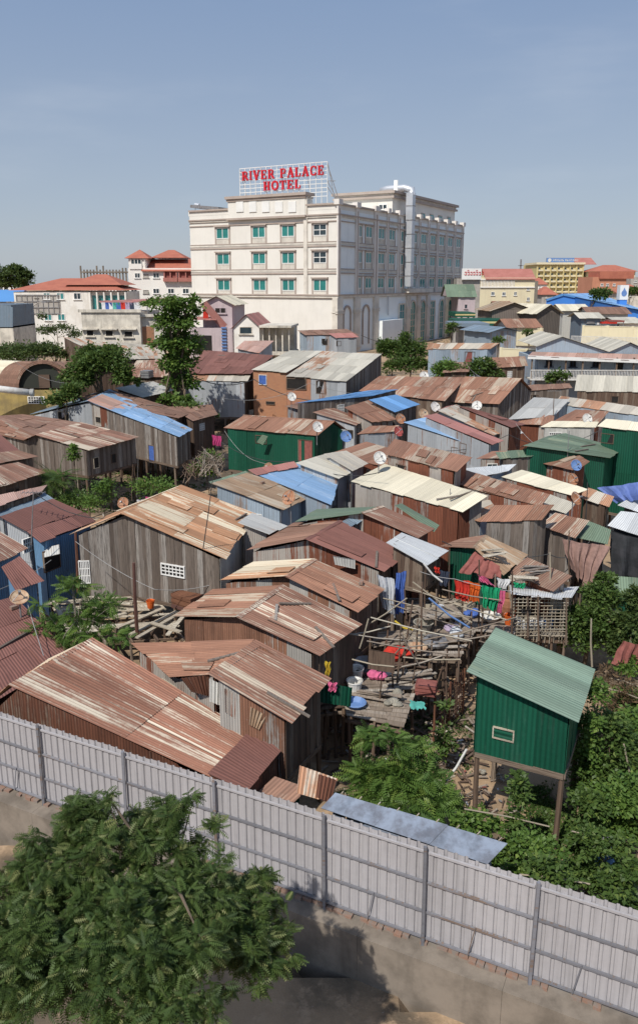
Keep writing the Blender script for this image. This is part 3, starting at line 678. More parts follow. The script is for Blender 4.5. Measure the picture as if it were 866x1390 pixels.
S['v6'] = shed('low shed with rust roof in front of the leafy bushes in the centre', (505, 520), (590, 521), (560, 530), (490, 533), 5.2, 4.8, 'roof_mixed', wall='plank_brown', floor=1.)
# far sheds on the right
for a in (('dark plank shed with grey gable roof left of the beige roofed one', (668, 414), (692, 398), (731, 408), (700, 396), 'roof_tan', 92),):
    pass
# brick house with two roofs
S['BK'] = shack('orange brick house with grey sheet roof and small blue window', [(342, 502, 6.2), (394, 476, 6.8), (438, 477, 6.8), (389, 506, 6.2)], [(1, 2, 3, 0, 'roof_beige')],
    chk=CHK, wall='brick_orange', floor=.6, stilts=False, openings=((3, 'blueteal', 352, 509, 362, 522), (3, 'void', 362, 545, 373, 549)), inset=.12)
S['BK2'] = shed('tin house with rust and cream roof and laundry window next to the brick house', (438, 477), (470, 479), (424, 513), (388, 511), 6.8, 6.1, 'roof_mixed', wall='brick_plain', floor=.6, stilts=False,
    openings=((2, 'void', 390, 514, 415, 528),), inset=.12)
S['BK3'] = shed('tin house with wide beige roof and dark plank side next to the striped roof', (469, 479), (518, 481), (470, 518), (421, 514), 6.8, 6.1, 'roof_beige', wall='plank_grey', floor=.8, stilts=False,
    wallmats={2: 'wall_zinc'}, openings=((2, 'door', 430, 517, 442, 534),), inset=.12)
ro = random.Random(21)
for k_, (rt_, fs_, W_) in S.items():
    if any(c.name.startswith(('window', 'door')) for c in rt_.children) or k_ in ('A', 'Astrip', 'TARP', 'k1', 'p7', 'HUT', 'L1'): continue
    best = None
    for i, f_ in fs_.items():
        a_, b_ = W_[i], W_[(i+1) % len(W_)]; L_ = (b_-a_).xy.length; mid = (a_+b_)/2; cen = sum((w for w in W_), Vector((0, 0, 0)))/len(W_)
        if (mid-cen).xy.dot(f_.n) < 0 or L_ < 2.2: continue
        sc = L_*abs(f_.n.dot(mid.xy.normalized()))
        if best is None or sc > best[0]: best = (sc, i, f_, L_, min(a_.z, b_.z))
    if best and ro.random() < .75:
        _, i, f_, L_, zt_ = best; w_ = ro.uniform(.45, .8); t_ = ro.uniform(.2, .75)*L_; hgt = ro.uniform(.4, .6)
        make_opening(rt_, f_, t_, zt_-.4-hgt, t_+w_, zt_-.4, ro.choice(('void', 'wood', 'void', 'bars')), off=.04)
if '--chk' in __import__('sys').argv or globals().get('DBG'): print('\n'.join(CHK))
# ---------------------------------------------------------------- hotel
ANG = R(29.4); dRt = Vector((math.sin(ANG), math.cos(ANG))); dLf = Vector((-math.cos(ANG), math.sin(ANG)))
HC = Pz(457, 482, 3.0); HC = Vector((HC.x, HC.y))
FL = Face(HC, dLf); FR = Face(HC, dRt)
tL = FL.px(259, 340)[0]; tR = FR.px(627, 340)[0]
zl = lambda py: FL.px(457.2, py)[1]
Ztop = zl(275.); hotel = thing('hotel', 'large cream hotel block with red letters on its roof', 'hotel', (HC.x, HC.y, 3.0))
def hz(F_, t0, z0, t1, z1, o0, o1, mb): mb.fbox(F_, min(t0, t1), z0, max(t0, t1), z1, o0, o1)
DEEP = 1.0
c0 = FL.pt(0, 0); c1 = FL.pt(tL, 0); c3 = FR.pt(tR, 0); c2 = c3+(c1-c0)
def prism(mb, ring, z0, z1, top=True):
    n = len(ring); 
    for i in range(n):
        a, b = ring[i], ring[(i+1) % n]; L = (Vector(a[:2])-Vector(b[:2])).length
        mb.quad([(a[0], a[1], z0), (b[0], b[1], z0), (b[0], b[1], z1), (a[0], a[1], z1)], [(0, z0), (L, z0), (L, z1), (0, z1)])
    if top: mb.quad([(p[0], p[1], z1) for p in ring])
mb = MB()
ring = [c0, c3, c2, c1]
# cream wall; the shaded long side's paler, bluer light is put into its colour
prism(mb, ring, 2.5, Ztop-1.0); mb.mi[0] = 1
mb.build('wall', [MAT['hotel_wall'], MAT['hotel_wall_shade_lift']], hotel)
mb = MB()   # parapet
hz(FL, 0, Ztop-1.0, tL, Ztop, -.35, .02, mb); hz(FR, .02, Ztop-1.0, tR, Ztop, -.35, .02, mb)
B1_ = Face((c3.x, c3.y), (-dRt.y, dRt.x)); 
mb.bar(c2+Vector((0, 0, Ztop-.5)), c3+Vector((0, 0, Ztop-.5)), .35, 1.)
mb.bar(c2+Vector((0, 0, Ztop-.5)), c1+Vector((0, 0, Ztop-.5)), .35, 1.)
mb.build('parapet', MAT['hotel_wall'], hotel)
# string courses (pixel rows measured at the corner)
trim = MB(); trl = MB()
def course(py, h, o, m): 
    z = zl(py)
    hz(FL, -o-.01, z-h/2, tL, z+h/2, 0, o, m); hz(FR, 0, z-h/2, tR, z+h/2, 0, o+.012, m)
course(276.2, .28, .30, trim); course(290.6, .22, .38, trim); course(292.6, .34, .22, trl); course(299.5, .16, .15, trim)
for a in (327.5, 364.8): course(a, .14, .12, trim); course(a+2.2, .26, .10, trl)
for a in (333.2, 370.6): course(a, .24, .15, trim)
course(400.6, .22, .45, trim); course(402.6, .45, .32, trl); course(404.2, .18, .2, trim)
trim.build('cornice', MAT['hotel_trim'], hotel); trl.build('cornice', MAT['hotel_trim_light'], hotel)
# raised parapet block with vent squares on the cream face
tA, tB = FL.px(311, 275)[0], FL.px(415.5, 275)[0]; zt = FL.px(415, 264)[1]; zb = zl(292)
mb = MB(); mb.fbox(FL, tB, zb, tA, zt, -2.0, .35); mb.build('roof_block', MAT['hotel_wall'], hotel)
mb = MB(); mb.fbox(FL, tB-.4, zt-.1, tA+.4, zt+.35, -2.3, .8); mb.fbox(FL, tB-.2, zt-.5, tA+.2, zt-.1, -2.1, .55); mb.fbox(FL, tB-.2, zb-.1, tA+.2, zb+.2, -.2, .7)
mb.build('cornice', MAT['hotel_trim'], hotel)
for px in (326, 343.6, 361.2, 379, 397):
    t, z = FL.px(px, 280, .35); mb = MB(); mb.fbox(FL, t-.75, z-.95, t+.75, z+.75, .3, .5); mb.build('vent', MAT['white_paint'], hotel)
# pilaster on the cream face
t = FL.px(415.5, 340)[0]; mb = MB(); mb.fbox(FL, t-.35, zl(400), t+.35, zt-.4, 0, .28); mb.build('pilaster', MAT['hotel_trim_light'], hotel)
def hotel_window(F_, x0, x1, zt_, zb_, kind='teal_glass', panel=True, shut=False):
    t0 = F_.px(x0, 340)[0]; t1 = F_.px(x1, 340)[0]; t0, t1 = sorted((t0, t1))
    w = MB(); e = .13
    for q in ((t0, zb_, t1, zb_+e), (t0, zt_-e, t1, zt_), (t0, zb_+e, t0+e, zt_-e), (t1-e, zb_+e, t1, zt_-e), ((t0+t1)/2-.06, zb_+e, (t0+t1)/2+.06, zt_-e)):
        w.fbox(F_, *q, -.05, .10)
    if shut: w.fbox(F_, t0+e, (zb_+zt_)/2-.06, t1-e, (zb_+zt_)/2+.06, -.05, .11)
    o = w.build('window', MAT['white_paint'], hotel)
    p = MB(); p.fbox(F_, t0+e, zb_+e, t1-e, zt_-e, -.06, .035); p.build('pane', MAT['dark_glass' if shut else kind], o)
    s = MB(); s.fbox(F_, t0-.35, zt_+.12, t1+.35, zt_+.34, 0, .42)
    for a, b in ((t0-.3, t0-.03), (t1+.03, t1+.3)): s.fbox(F_, a, zb_-1.0 if panel else zb_, b, zt_+.12, 0, .12)
    s.build('window_surround', MAT['hotel_trim_light' if not panel else 'hotel_trim'], o)
    if panel:
        s = MB(); n = 9
        for k in range(n):
            a = t0+(t1-t0)*(k+.15)/n; s.fbox(F_, a, zb_-.95, a+(t1-t0)/n*.6, zb_-.05, 0, .07)
        s.build('panel', MAT['hotel_trim_light'], o)
for r_, (pt, pb) in enumerate(((305.2, 320.7), (341, 356.5), (377.3, 392.6))):
    for k, (x0, x1) in enumerate(((294.8, 311.5), (343.4, 360.7), (382.9, 400), (425.5, 443.5))):
        xm = (x0+x1)/2
        # measured at the second column
        zt_, zb_ = FL.px(352, pt+2)[1], FL.px(352, pb+2)[1]
        hotel_window(FL, x0, x1, zt_, zb_, shut=(k == 3 and r_ < 2))
cw = ((487.8, 485.6, 490.4), (499.7, 495.6, 504.0), (516.8, 512.6, 521), (530.8, 527, 534.8), (543.7, 541, 546.8), (562, 559.6, 564.6), (573.6, 570, 577.3), (586.5, 583.2, 590),
      (598.3, 595, 601.7), (609.5, 606.3, 612.8), (620.8, 618, 623.8))
for pt, pb in ((307.4, 322.7), (342.3, 357.3), (376.7, 391.4)):
    zt_, zb_ = FR.px(499.7, pt)[1], FR.px(499.7, pb)[1]
    for (_, x0, x1) in cw: hotel_window(FR, x0, x1, zt_, zb_, 'teal_glass_dark')
for x, wd in ((458.6, .5), (483.3, .55), (509, .8), (525, .4), (540.2, .6), (556, .5), (568, .4), (580.2, .5), (592.4, .5), (604.4, .5), (615.4, .5), (626, .5)):
    t = FR.px(x, 340)[0]; mb = MB(); mb.fbox(FR, t-wd, zl(401), t+wd, Ztop-.3, 0, .3); mb.fbox(FR, t-wd-.2, Ztop-.3, t+wd+.2, Ztop+.55, -.4, .55)
    mb.build('pilaster', MAT['pilaster_side'], hotel)
    mb = MB(); mb.fbox(FR, t-wd*.3, zl(401), t+wd*.3, Ztop-.9, .3, .33); mb.build('pilaster', MAT['hotel_trim'], hotel)
# ground storey of the long side
for x, wd in ((459, 1.0), (483, 1.1), (508.4, 1.0), (552, .9), (566, .8), (579, .9), (603, .8), (613, .7), (624, .8)):
    t = FR.px(x, 440)[0]; mb = MB(); mb.fbox(FR, t-wd, 2.6, t+wd, zl(404.5), 0, .38)
    for z in (zl(425), zl(422), zl(475)): mb.fbox(FR, t-wd-.15, z-.15, t+wd+.15, z+.15, 0, .5)
    mb.build('pilaster', MAT['hotel_trim_light'], hotel)
t = FL.px(454.3, 440)[0]; mb = MB(); mb.fbox(FL, .05, 2.6, t+.3, zl(404.5), 0, .38); mb.fbox(FL, .03, zl(425), t+.5, zl(424), 0, .5); mb.build('pilaster', MAT['hotel_trim_light'], hotel)
def arch(x0, x1, ztop, zbot, fill, arched=True):
    t0, t1 = sorted((FR.px(x0, 440)[0], FR.px(x1, 440)[0])); r = (t1-t0)/2; tc = (t0+t1)/2
    pts = [(t0, zbot)]; zc = ztop-r if arched else ztop
    if arched: pts += [(tc-r*math.cos(a), zc+r*math.sin(a)) for a in [math.pi*k/12 for k in range(13)]]
    else: pts += [(t0, ztop), (t1, ztop)]
    pts += [(t1, zbot)]
    fr = MB()
    for (a, b) in zip(pts[:-1], pts[1:]): fr.bar(FR.pt(a[0], a[1], .12), FR.pt(b[0], b[1], .12), .28, .3)
    f = fr.build('arched_window' if fill else 'blind_arch', MAT['hotel_trim' if not fill else 'hotel_trim_light'], hotel)
    if fill:
        p = MB(); q = [FR.pt(a, b, .06) for a, b in pts]; p.quad(q[::-1], [(0, 0)]*len(q)); p.build('pane', MAT['teal_glass_dark'], f)
        g_ = MB()
        for z in np.linspace(zbot+2, zc, 5)[:-1]: g_.fbox(FR, t0, z-.05, t1, z+.05, .06, .12)
        g_.fbox(FR, tc-.05, zbot, tc+.05, zc, .06, .13); g_.build('glazing_bar', MAT['hotel_trim_light'], f)
ZA = FR.px(530, 409.5)[1]
for x0, x1 in ((465.5, 475), (491.5, 500)): arch(x0, x1, ZA-.4, 4.2, False)
arch(540.5, 548, ZA-.5, 3.2, True, False)
for x0, x1 in ((555, 562.5), (569, 575.8)): arch(x0, x1, ZA, 3.2, True)
arch(581.5, 588.5, ZA-.2, 3.2, True, False)
for x0, x1 in ((594.5, 600.5), (606, 611.2), (616.5, 622)): arch(x0, x1, ZA, 3.2, True)
t0, t1 = FR.px(511, 450)[0], FR.px(539, 450)[0]; mb = MB(); mb.fbox(FR, t0, 2.5, t1, FR.px(525, 434)[1], 0, 1.2); mb.build('annex', MAT['hotel_wall_shade_lift'], hotel)
t = FR.px(524.5, 420)[0]; mb = MB(); mb.tube([FR.pt(t, 9, .35), FR.pt(t, zl(405), .35)], .15, 8); mb.build('pipe', MAT['duct_metal'], hotel)
t0, t1 = FR.px(548, 392)[0], FR.px(581, 392)[0]; mb = MB(); mb.fbox(FR, t0, zl(400), t1, zl(393), 0, 1.1); mb.build('ledge', MAT['hotel_trim_light'], hotel)
# set-back penthouse
offp = -1.2; tP = FR.px(532, 300, offp)[0]; Pc = FR.pt(tP, 0, offp); PL = Face((Pc.x, Pc.y), dLf); PR = Face((Pc.x, Pc.y), dRt)
tPL = PL.px(456, 275)[0]; zp = PL.px(532, 258.5)[1]; tPR = PR.px(617, 290)[0]
q0, q1, q3 = PL.pt(0, 0), PL.pt(tPL, 0), PR.pt(tPR, 0); q2 = q3+(q1-q0)
mb = MB(); prism(mb, [q0, q3, q2, q1], Ztop-1.1, zp-.5); mb.build('penthouse', MAT['hotel_wall'], hotel)
mb = MB()
for z, h, o in ((zp-.2, .3, .7), (zp-1.1, .25, .5)):
    e = Vector((-dLf.x, -dLf.y, 0))*o; e2 = Vector((dRt.x, dRt.y, 0))*o
    prism(mb, [q0+e-e2, q3+e+e2, q2-e+e2, q1-e-e2], z-h, z+h*.6)
    mb.quad([(p.x, p.y, z-h) for p in (q0+e-e2, q3+e+e2, q2-e+e2, q1-e-e2)][::-1])
mb.build('cornice', MAT['hotel_trim'], hotel)
mb = MB(); prism(mb, [q0+e*.4-e2*.4, q3+e*.4+e2*.4, q2-e*.4+e2*.4, q1-e*.4-e2*.4], zp-1.0, zp-.5, False); mb.build('cornice', MAT['hotel_trim_light'], hotel)
for x0, x1 in ((560, 563), (571, 576), (583, 588), (594.5, 599.5), (607, 611)):
    t0, t1 = PR.px(x0, 290)[0], PR.px(x1, 290)[0]; z1 = PR.px(x0, 287+(x0-560)*.15)[1]
    w_ = MB(); w_.fbox(PR, t0, z1-2.2, t1, z1, -.05, .12); o = w_.build('window', MAT['hotel_trim'], hotel)
    p = MB(); p.fbox(PR, t0+.15, z1-2.1, t1-.15, z1-.15, 0, .14); p.build('pane', MAT['teal_glass_dark'], o)
t0, z0 = PL.px(526, 285); t1, z1 = PL.px(514, 277); w_ = MB(); w_.fbox(PL, t0, z0, t1, z1, -.05, .15); o = w_.build('window', MAT['white_paint'], hotel)
p = MB(); p.fbox(PL, t0+.2, z0+.2, (t0+t1)/2-.1, z1-.2, 0, .17); p.fbox(PL, (t0+t1)/2+.1, z0+.2, t1-.2, z1-.2, 0, .17); p.build('pane', MAT['dark_glass'], o)
# metal duct
t = FR.px(555.5, 340, 1.)[0]; za = FR.px(555, 261, 1.)[1]; zb2 = FR.px(555, 389, 1.)[1]
mb = MB(); mb.fbox(FR, t-.72, zb2, t+.72, za, .35, 1.7)
o = mb.build('exhaust_duct', MAT['duct_metal'], hotel)
mb = MB()
for z in np.arange(zb2+2, za, 2.6): mb.fbox(FR, t-.8, z, t+.8, z+.12, .33, 1.76)
mb.build('duct_band', MAT['steel'], o)
mb = MB(); a = FR.pt(t, za-.4, 1.2); b_ = PL.pt(PL.px(538, 258)[0]+1.5, zp+.9, -2)
mb.tube([a, a+Vector((0, 0, .9)), a+Vector((dLf.x*1.5, dLf.y*1.5, 1.3)), a+Vector((dLf.x*5, dLf.y*5, 1.3)), a+Vector((dLf.x*6.5, dLf.y*6.5, 1.0))], .7, 12)
mb.build('exhaust_duct', MAT['duct_metal'], hotel, True)
t_, z_ = PL.px(534, 262); mb = MB(); mb.tube([PL.pt(t_, zp-.3, -1.), PL.pt(t_, zp+1.9, -1.)], .4, 10); mb.build('flue', MAT['white_paint'], hotel, True)
# solar heater slab on the roof
sp = FL.pt(FL.px(292, 278)[0], Ztop, -2.5)
so_ = thing('solar_water_heater', 'dark flat solar heater slab tilted on the hotel roof at the far left', 'solar heater', (sp.x, sp.y, Ztop-.9))
mb = MB(); ta, tb = FL.px(268, 278, -2)[0], FL.px(306, 282, -2)[0]
pa, pb = FL.pt(ta, Ztop+.75, -1.4), FL.pt(tb, Ztop+.1, -1.4); mb.bar(pa, pb, 3.0, .5); mb.build('panel', MAT['steel'], so_)
mb = MB(); mb.tube([pa+Vector((0, 0, .4)), lerp(pa, pb, .15)+Vector((0, 0, .35))], .3, 8); mb.bar(pb-Vector((0, 0, 1)), pb, .1); mb.bar(pa-Vector((0, 0, 1.7)), pa, .1); mb.build('tank', MAT['duct_metal'], so_)
# ---- roof sign
FS = Face(FL.pt(0, 0, -1.1).xy, dLf)
s0, s1 = FS.px(444.5, 250)[0], FS.px(326, 250)[0]; zs1 = FS.px(326, 229.2)[1]; zs0 = zt+.1
sign = thing('rooftop_sign', 'white lattice sign with the red words RIVER PALACE HOTEL on the hotel roof', 'sign', (FS.pt((s0+s1)/2, 0).x, FS.pt((s0+s1)/2, 0).y, Ztop-.5))
mb = MB(); nxg = 16
for k in range(nxg+1): mb.fbox(FS, s0+(s1-s0)*k/nxg-.05, Ztop-.9, s0+(s1-s0)*k/nxg+.05, zs1, -.05, .05)
for k in range(9): z = lerp(zs0-.4, zs1, k/8); mb.fbox(FS, s0, z-.05, s1, z+.05, -.04, .07)
for k in range(0, nxg+1, 4):
    t = s0+(s1-s0)*k/nxg; mb.bar(FS.pt(t, zs1, 0), FS.pt(t, Ztop-.6, -3.2), .1)
mb.build('lattice', MAT['white_paint'], sign)
mb = MB()
for z0_, z1_ in ((zs1-.5, Ztop-.6), (zs1-3, Ztop-.6), (zs0+1, Ztop-.6)): mb.bar(FS.pt(s0, z0_, 0), FS.pt(s0-2.0, z1_, -1.2), .12)
mb.bar(FS.pt(s0-1.2, zs1-3, -.6), FS.pt(s0, zs1-3, 0), .1); mb.build('brace', MAT['steel'], sign)
GL = {  # strokes on a 0..1 x 0..1 cell: ('r', x0,y0,x1,y1) rectangle, ('l', pts, w) polyline
 'I': (.5, [('r', .3, 0, .7, 1)], [(.1, .9, 0), (.1, .9, 1)]),
 'H': (1, [('r', .12, 0, .34, 1), ('r', .66, 0, .88, 1), ('r', .34, .44, .66, .56)], [(.02, .44, 0), (.02, .44, 1), (.56, .98, 0), (.56, .98, 1)]),
 'L': (.85, [('r', .14, 0, .4, 1), ('r', .4, 0, .9, .1), ('r', .8, .1, .92, .34)], [(.02, .52, 1), (.02, .5, 0)]),
 'E': (.9, [('r', .14, 0, .38, 1), ('r', .38, 0, .9, .1), ('r', .38, .9, .88, 1), ('r', .38, .45, .66, .55), ('r', .8, .1, .92, .32), ('r', .78, .7, .9, .9), ('r', .6, .36, .68, .64)], [(.02, .4, 0), (.02, .4, 1)]),
 'T': (.9, [('r', .37, 0, .63, 1), ('r', .02, .9, .98, 1), ('r', .02, .68, .12, .9), ('r', .88, .68, .98, .9)], [(.22, .78, 0)]),
 'V': (1, [('l', [(.16, 1), (.5, 0)], .24), ('l', [(.84, 1), (.5, 0)], .14)], [(0, .36, 1), (.66, 1, 1)]),
 'A': (1, [('l', [(.16, 0), (.5, 1)], .12), ('l', [(.84, 0), (.5, 1)], .24), ('r', .3, .26, .72, .36)], [(0, .3, 0), (.62, 1, 0)]),
 'P': (.9, [('r', .14, 0, .38, 1), ('l', [(.36, .94), (.62, .95), (.82, .85), (.84, .66), (.74, .5), (.56, .46), (.36, .47)], .14)], [(.02, .5, 0), (.02, .4, 1)]),
 'R': (1, [('r', .14, 0, .36, 1), ('l', [(.34, .94), (.58, .95), (.76, .85), (.78, .67), (.68, .52), (.5, .48), (.34, .48)], .14), ('l', [(.52, .5), (.86, .04)], .2)], [(.02, .48, 0), (.02, .38, 1), (.76, 1, 0)]),
 'C': (.95, [('l', [(.88, .72), (.8, .9), (.54, .97), (.28, .86), (.17, .5), (.28, .14), (.54, .03), (.8, .1), (.9, .26)], .17), ('r', .82, .68, .92, .98)], []),
 'O': (1.05, [('l', [(.5, .97), (.22, .84), (.13, .5), (.22, .16), (.5, .03), (.78, .16), (.87, .5), (.78, .84), (.5, .97)], .18)], []),
}
def letters(word, ta, tb, z0, z1, F_, root, mat, o0=.12, o1=.4):
    """word from ta (left in the picture) to tb"""
    tot = sum(GL[c][0] if c != ' ' else .55 for c in word)+.12*(len(word)-1); x = 0.; k = 1./tot
    for c in word:
        if c == ' ': x += .67; continue
        wd, st, sf = GL[c]; mb = MB()
        X = lambda a: ta+(tb-ta)*(x+a*wd)*k
        Z = lambda a: z0+(z1-z0)*a
        for s in st:
            if s[0] == 'r': mb.fbox(F_, min(X(s[1]), X(s[3])), Z(s[2]), max(X(s[1]), X(s[3])), Z(s[4]), o0, o1)
            else:
                wl = s[2]*abs(tb-ta)*k*wd
                for i, (a, b) in enumerate(zip(s[1][:-1], s[1][1:])):
                    pa, pb = F_.pt(X(a[0]), Z(a[1]), (o0+o1)/2), F_.pt(X(b[0]), Z(b[1]), (o0+o1)/2); d = (pb-pa)*.06
                    n3 = Vector((F_.n.x, F_.n.y, 0)); dd = (pb-pa).normalized(); q = dd.cross(n3).normalized()
                    mb.obox((pa+pb)/2, q*wl/2, n3*((o1-o0)/2+.002*i), (pb-pa)/2+d)
        for (a, b, y) in sf:
            zc = Z(y); h = (z1-z0)*.075
            mb.fbox(F_, min(X(a), X(b)), zc-(h if y else 0), max(X(a), X(b)), zc+(0 if y else h), o0-.004, o1+.006)
        mb.build('letter', mat, root); x += wd+.12
def sgn(px, py): return FS.px(px, py, .3)
ta, _ = sgn(328.0, 235); tb, _ = sgn(439.8, 235); _, zA = sgn(328, 233.2); _, zB = sgn(328, 245.2)
letters('RIVER PALACE', ta, tb, zB, zA, FS, sign, MAT['sign_red'])
ta, _ = sgn(357.3, 250); tb, _ = sgn(408.3, 250); _, zA = sgn(357.3, 246.8); _, zB = sgn(357.3, 258.8)
letters('HOTEL', ta, tb, zB, zA, FS, sign, MAT['sign_red'])
# ---------------------------------------------------------------- distant and neighbouring buildings
def bld(label, x0, x1, ytop, Y, depth, wall, yaw=0., name='building', cat='building', base=None, wins=(), group=None, flat=True, roofm='concrete_pale'):
    """block whose front spans pixel columns x0..x1 at distance Y; returns root, front face, side data"""
    p0 = PY(x0, ytop, Y); d = Vector((math.cos(yaw), math.sin(yaw))); Fc = Face((p0.x, p0.y), d)
    t1 = Fc.px(x1, ytop)[0]; zt = p0.z; zb = 2.4 if base is None else base
    back = -Fc.n*depth
    a = Fc.pt(0, 0); b = Fc.pt(t1, 0); bk = Vector((back.x, back.y, 0)); g = terr(p0.x, p0.y)
    mid = (a+b)/2+bk/2; root = thing(name, label, cat, (mid.x, mid.y, g), group)
    mb = MB(); prism(mb, [a, b, b+bk, a+bk], zb, zt); mb.build('wall', MAT[wall], root)
    Fc.W = t1; Fc.z = zt; Fc.depth = depth; Fc.bk = bk
    e = b if b.x*1. > 0 else a
    Fs = Face((b.x, b.y), (bk.x, bk.y)) if (a.x+b.x) < 0 or Fc.d.y > .3 else Face((a.x, a.y), (bk.x, bk.y))
    Fc.sideR = Face((b.x, b.y), (bk.x, bk.y)); Fc.sideL = Face((a.x, a.y), (bk.x, bk.y))
    for w_ in wins: fwin(root, Fc, *w_)
    return root, Fc
def fwin(root, Fc, cx, cy, w, h, glass='dark_glass', frame='white_paint', mull=True, name='window'):
    t0, z0 = Fc.px(cx-w/2, cy+h/2); t1, z1 = Fc.px(cx+w/2, cy-h/2); t0, t1 = sorted((t0, t1)); e = min(.09, (t1-t0)*.1)
    m = MB()
    for q in ((t0, z0, t1, z0+e), (t0, z1-e, t1, z1), (t0, z0+e, t0+e, z1-e), (t1-e, z0+e, t1, z1-e)): m.fbox(Fc, *q, -.02, .09)
    if mull: m.fbox(Fc, (t0+t1)/2-.05, z0+e, (t0+t1)/2+.05, z1-e, -.02, .08)
    m.fbox(Fc, t0-.15, z0-.1, t1+.15, z0-.005, 0, .2)
    o = m.build(name, MAT[frame], root)
    p = MB(); p.fbox(Fc, t0+e, z0+e, t1-e, z1-e, -.02, .03); p.build('pane', MAT[glass], o)
def hip(root, Fc, t0, t1, z, h, depth, ov, mat, ridge=.5, o=0., name='roof'):
    a = Fc.pt(t0-ov, z, ov+o); b = Fc.pt(t1+ov, z, ov+o); c = Fc.pt(t1+ov, z, o-depth-ov); d = Fc.pt(t0-ov, z, o-depth-ov)
    L = t1-t0; k = min(L*.5, depth*.5)*ridge*2
    r0 = Fc.pt(t0+min(k, L*.499), z+h, o-depth/2); r1 = Fc.pt(t1-min(k, L*.499), z+h, o-depth/2)
    mb = MB()
    for q in ((a, b, r1, r0), (c, d, r0, r1)): mb.quad(q)
    mb.quad((b, c, r1)); mb.quad((d, a, r0)); mb.quad((d, c, b, a))
    mb.build(name, MAT[mat], root)
def gable_roof(root, Fc, t0, t1, z, h, depth, ov, mat, o=0., across=True, wall=None):
    """ridge runs away from the viewer (across) or along the front"""
    mb = MB()
    if across:
        tm = (t0+t1)/2; k = h*ov/((t1-t0)/2)
        A = [Fc.pt(t0-ov, z-k, ov+o), Fc.pt(tm, z+h, ov+o), Fc.pt(t1+ov, z-k, ov+o)]
        B = [Fc.pt(t0-ov, z-k, o-depth-ov), Fc.pt(tm, z+h, o-depth-ov), Fc.pt(t1+ov, z-k, o-depth-ov)]
        W1 = [Fc.pt(t0, z, o), Fc.pt(tm, z+h-.1, o), Fc.pt(t1, z, o)]; 
    else:
        k = h*ov/(depth/2)
        A = [Fc.pt(t0-ov, z-k, ov+o), Fc.pt(t0-ov, z+h, o-depth/2), Fc.pt(t0-ov, z-k, o-depth-ov)]
        B = [Fc.pt(t1+ov, z-k, ov+o), Fc.pt(t1+ov, z+h, o-depth/2), Fc.pt(t1+ov, z-k, o-depth-ov)]
        W1 = [Fc.pt(t0, z, o), Fc.pt(t0, z+h-.1, o-depth/2), Fc.pt(t0, z, o-depth)]
    for i in range(2):
        a, b, c, d = A[i], B[i], B[i+1], A[i+1]
        if i == 0: a, b, c, d = d, c, b, a
        if mat.startswith('roof'): patch(mb, a, b, c, d, .9, 3., 1.)
        else:
            up_ = Vector((0, 0, .12)); mb.quad((a, b, c, d)); mb.quad([p-up_ for p in (a, b, c, d)])
            for p, q in ((a, b), (b, c), (c, d), (d, a)): mb.quad((p, q, q-up_, p-up_))
    mb.build('roof', MAT[mat], root)
    if wall: 
        mb = MB(); mb.quad(W1); mb.build('gable_wall', MAT[wall], root); mb = MB()
        if across: mb.quad([p-Vector((Fc.n.x, Fc.n.y, 0))*depth for p in W1])
        else: mb.quad([p+Vector((Fc.d.x, Fc.d.y, 0))*(t1-t0) for p in W1])
        mb.build('gable_wall', MAT[wall], root)
# --- left: white house with red hipped roof
r, f = bld('white two storey house with long red tiled roof at the left', 19, 121, 396, 150, 16, 'plaster_white', yaw=.03, name='house', cat='house',
    wins=[(64, 402, 8, 9, 'teal_glass_dark'), (82.5, 402, 9, 9, 'teal_glass_dark'), (105.5, 402, 9, 9, 'dark_glass'), (35, 430, 9, 9, 'dark_glass'), (66, 430.5, 9, 9, 'teal_glass_dark'),
          (84, 430.5, 9, 9, 'teal_glass_dark'), (50, 402, 4, 4, 'concrete_pale', 'concrete_pale', False), (52, 423, 4, 7, 'cloth_dark', 'concrete_pale', False)])
hip(r, f, -.6, f.W+6.5, f.z+.25, 2.2, 16, .3, 'tile_red', .45)
hip(r, f, f.W*.66, f.W+5.5, f.z+1.2, 2.0, 14, .2, 'tile_red', .4, -2)
mb = MB(); mb.fbox(f, f.W, 3, f.W+7.0, f.z, -12, -.8); mb.build('wall', MAT['plaster_white'], r)
mb = MB(); mb.fbox(f, f.W+.4, f.z-4.4, f.W+6.6, f.z-.7, -.9, -.75); mb.build('pane', MAT['teal_glass_dark'], r)
mb = MB()
for k in range(6): mb.fbox(f, f.W+k*1.3, f.z-5.3, f.W+.25+k*1.3, f.z-.1, -.9, .1)
mb.fbox(f, f.W, f.z-5.6, f.W+7.2, f.z-5.3, -.9, .3); mb.fbox(f, f.W+.0, f.z-4.6, f.W+7.1, f.z-4.4, .1, .25); mb.build('balcony', MAT['plaster_clean'], r)
mb = MB()
for k in range(9): mb.fbox(f, .4+k*.95, f.z-4.0, .5+k*.95, f.z-.6, .05, .15)
for k in range(4): mb.fbox(f, .4, f.z-4+k*1.1, 8.2, f.z-3.9+k*1.1, .06, .17)
mb.build('window_grille', MAT['steel'], r)
mb = MB(); mb.fbox(f, .3, f.z-4.1, 8.4, f.z-.5, -.1, .04); mb.build('screened_window', MAT['concrete_pale'], r)
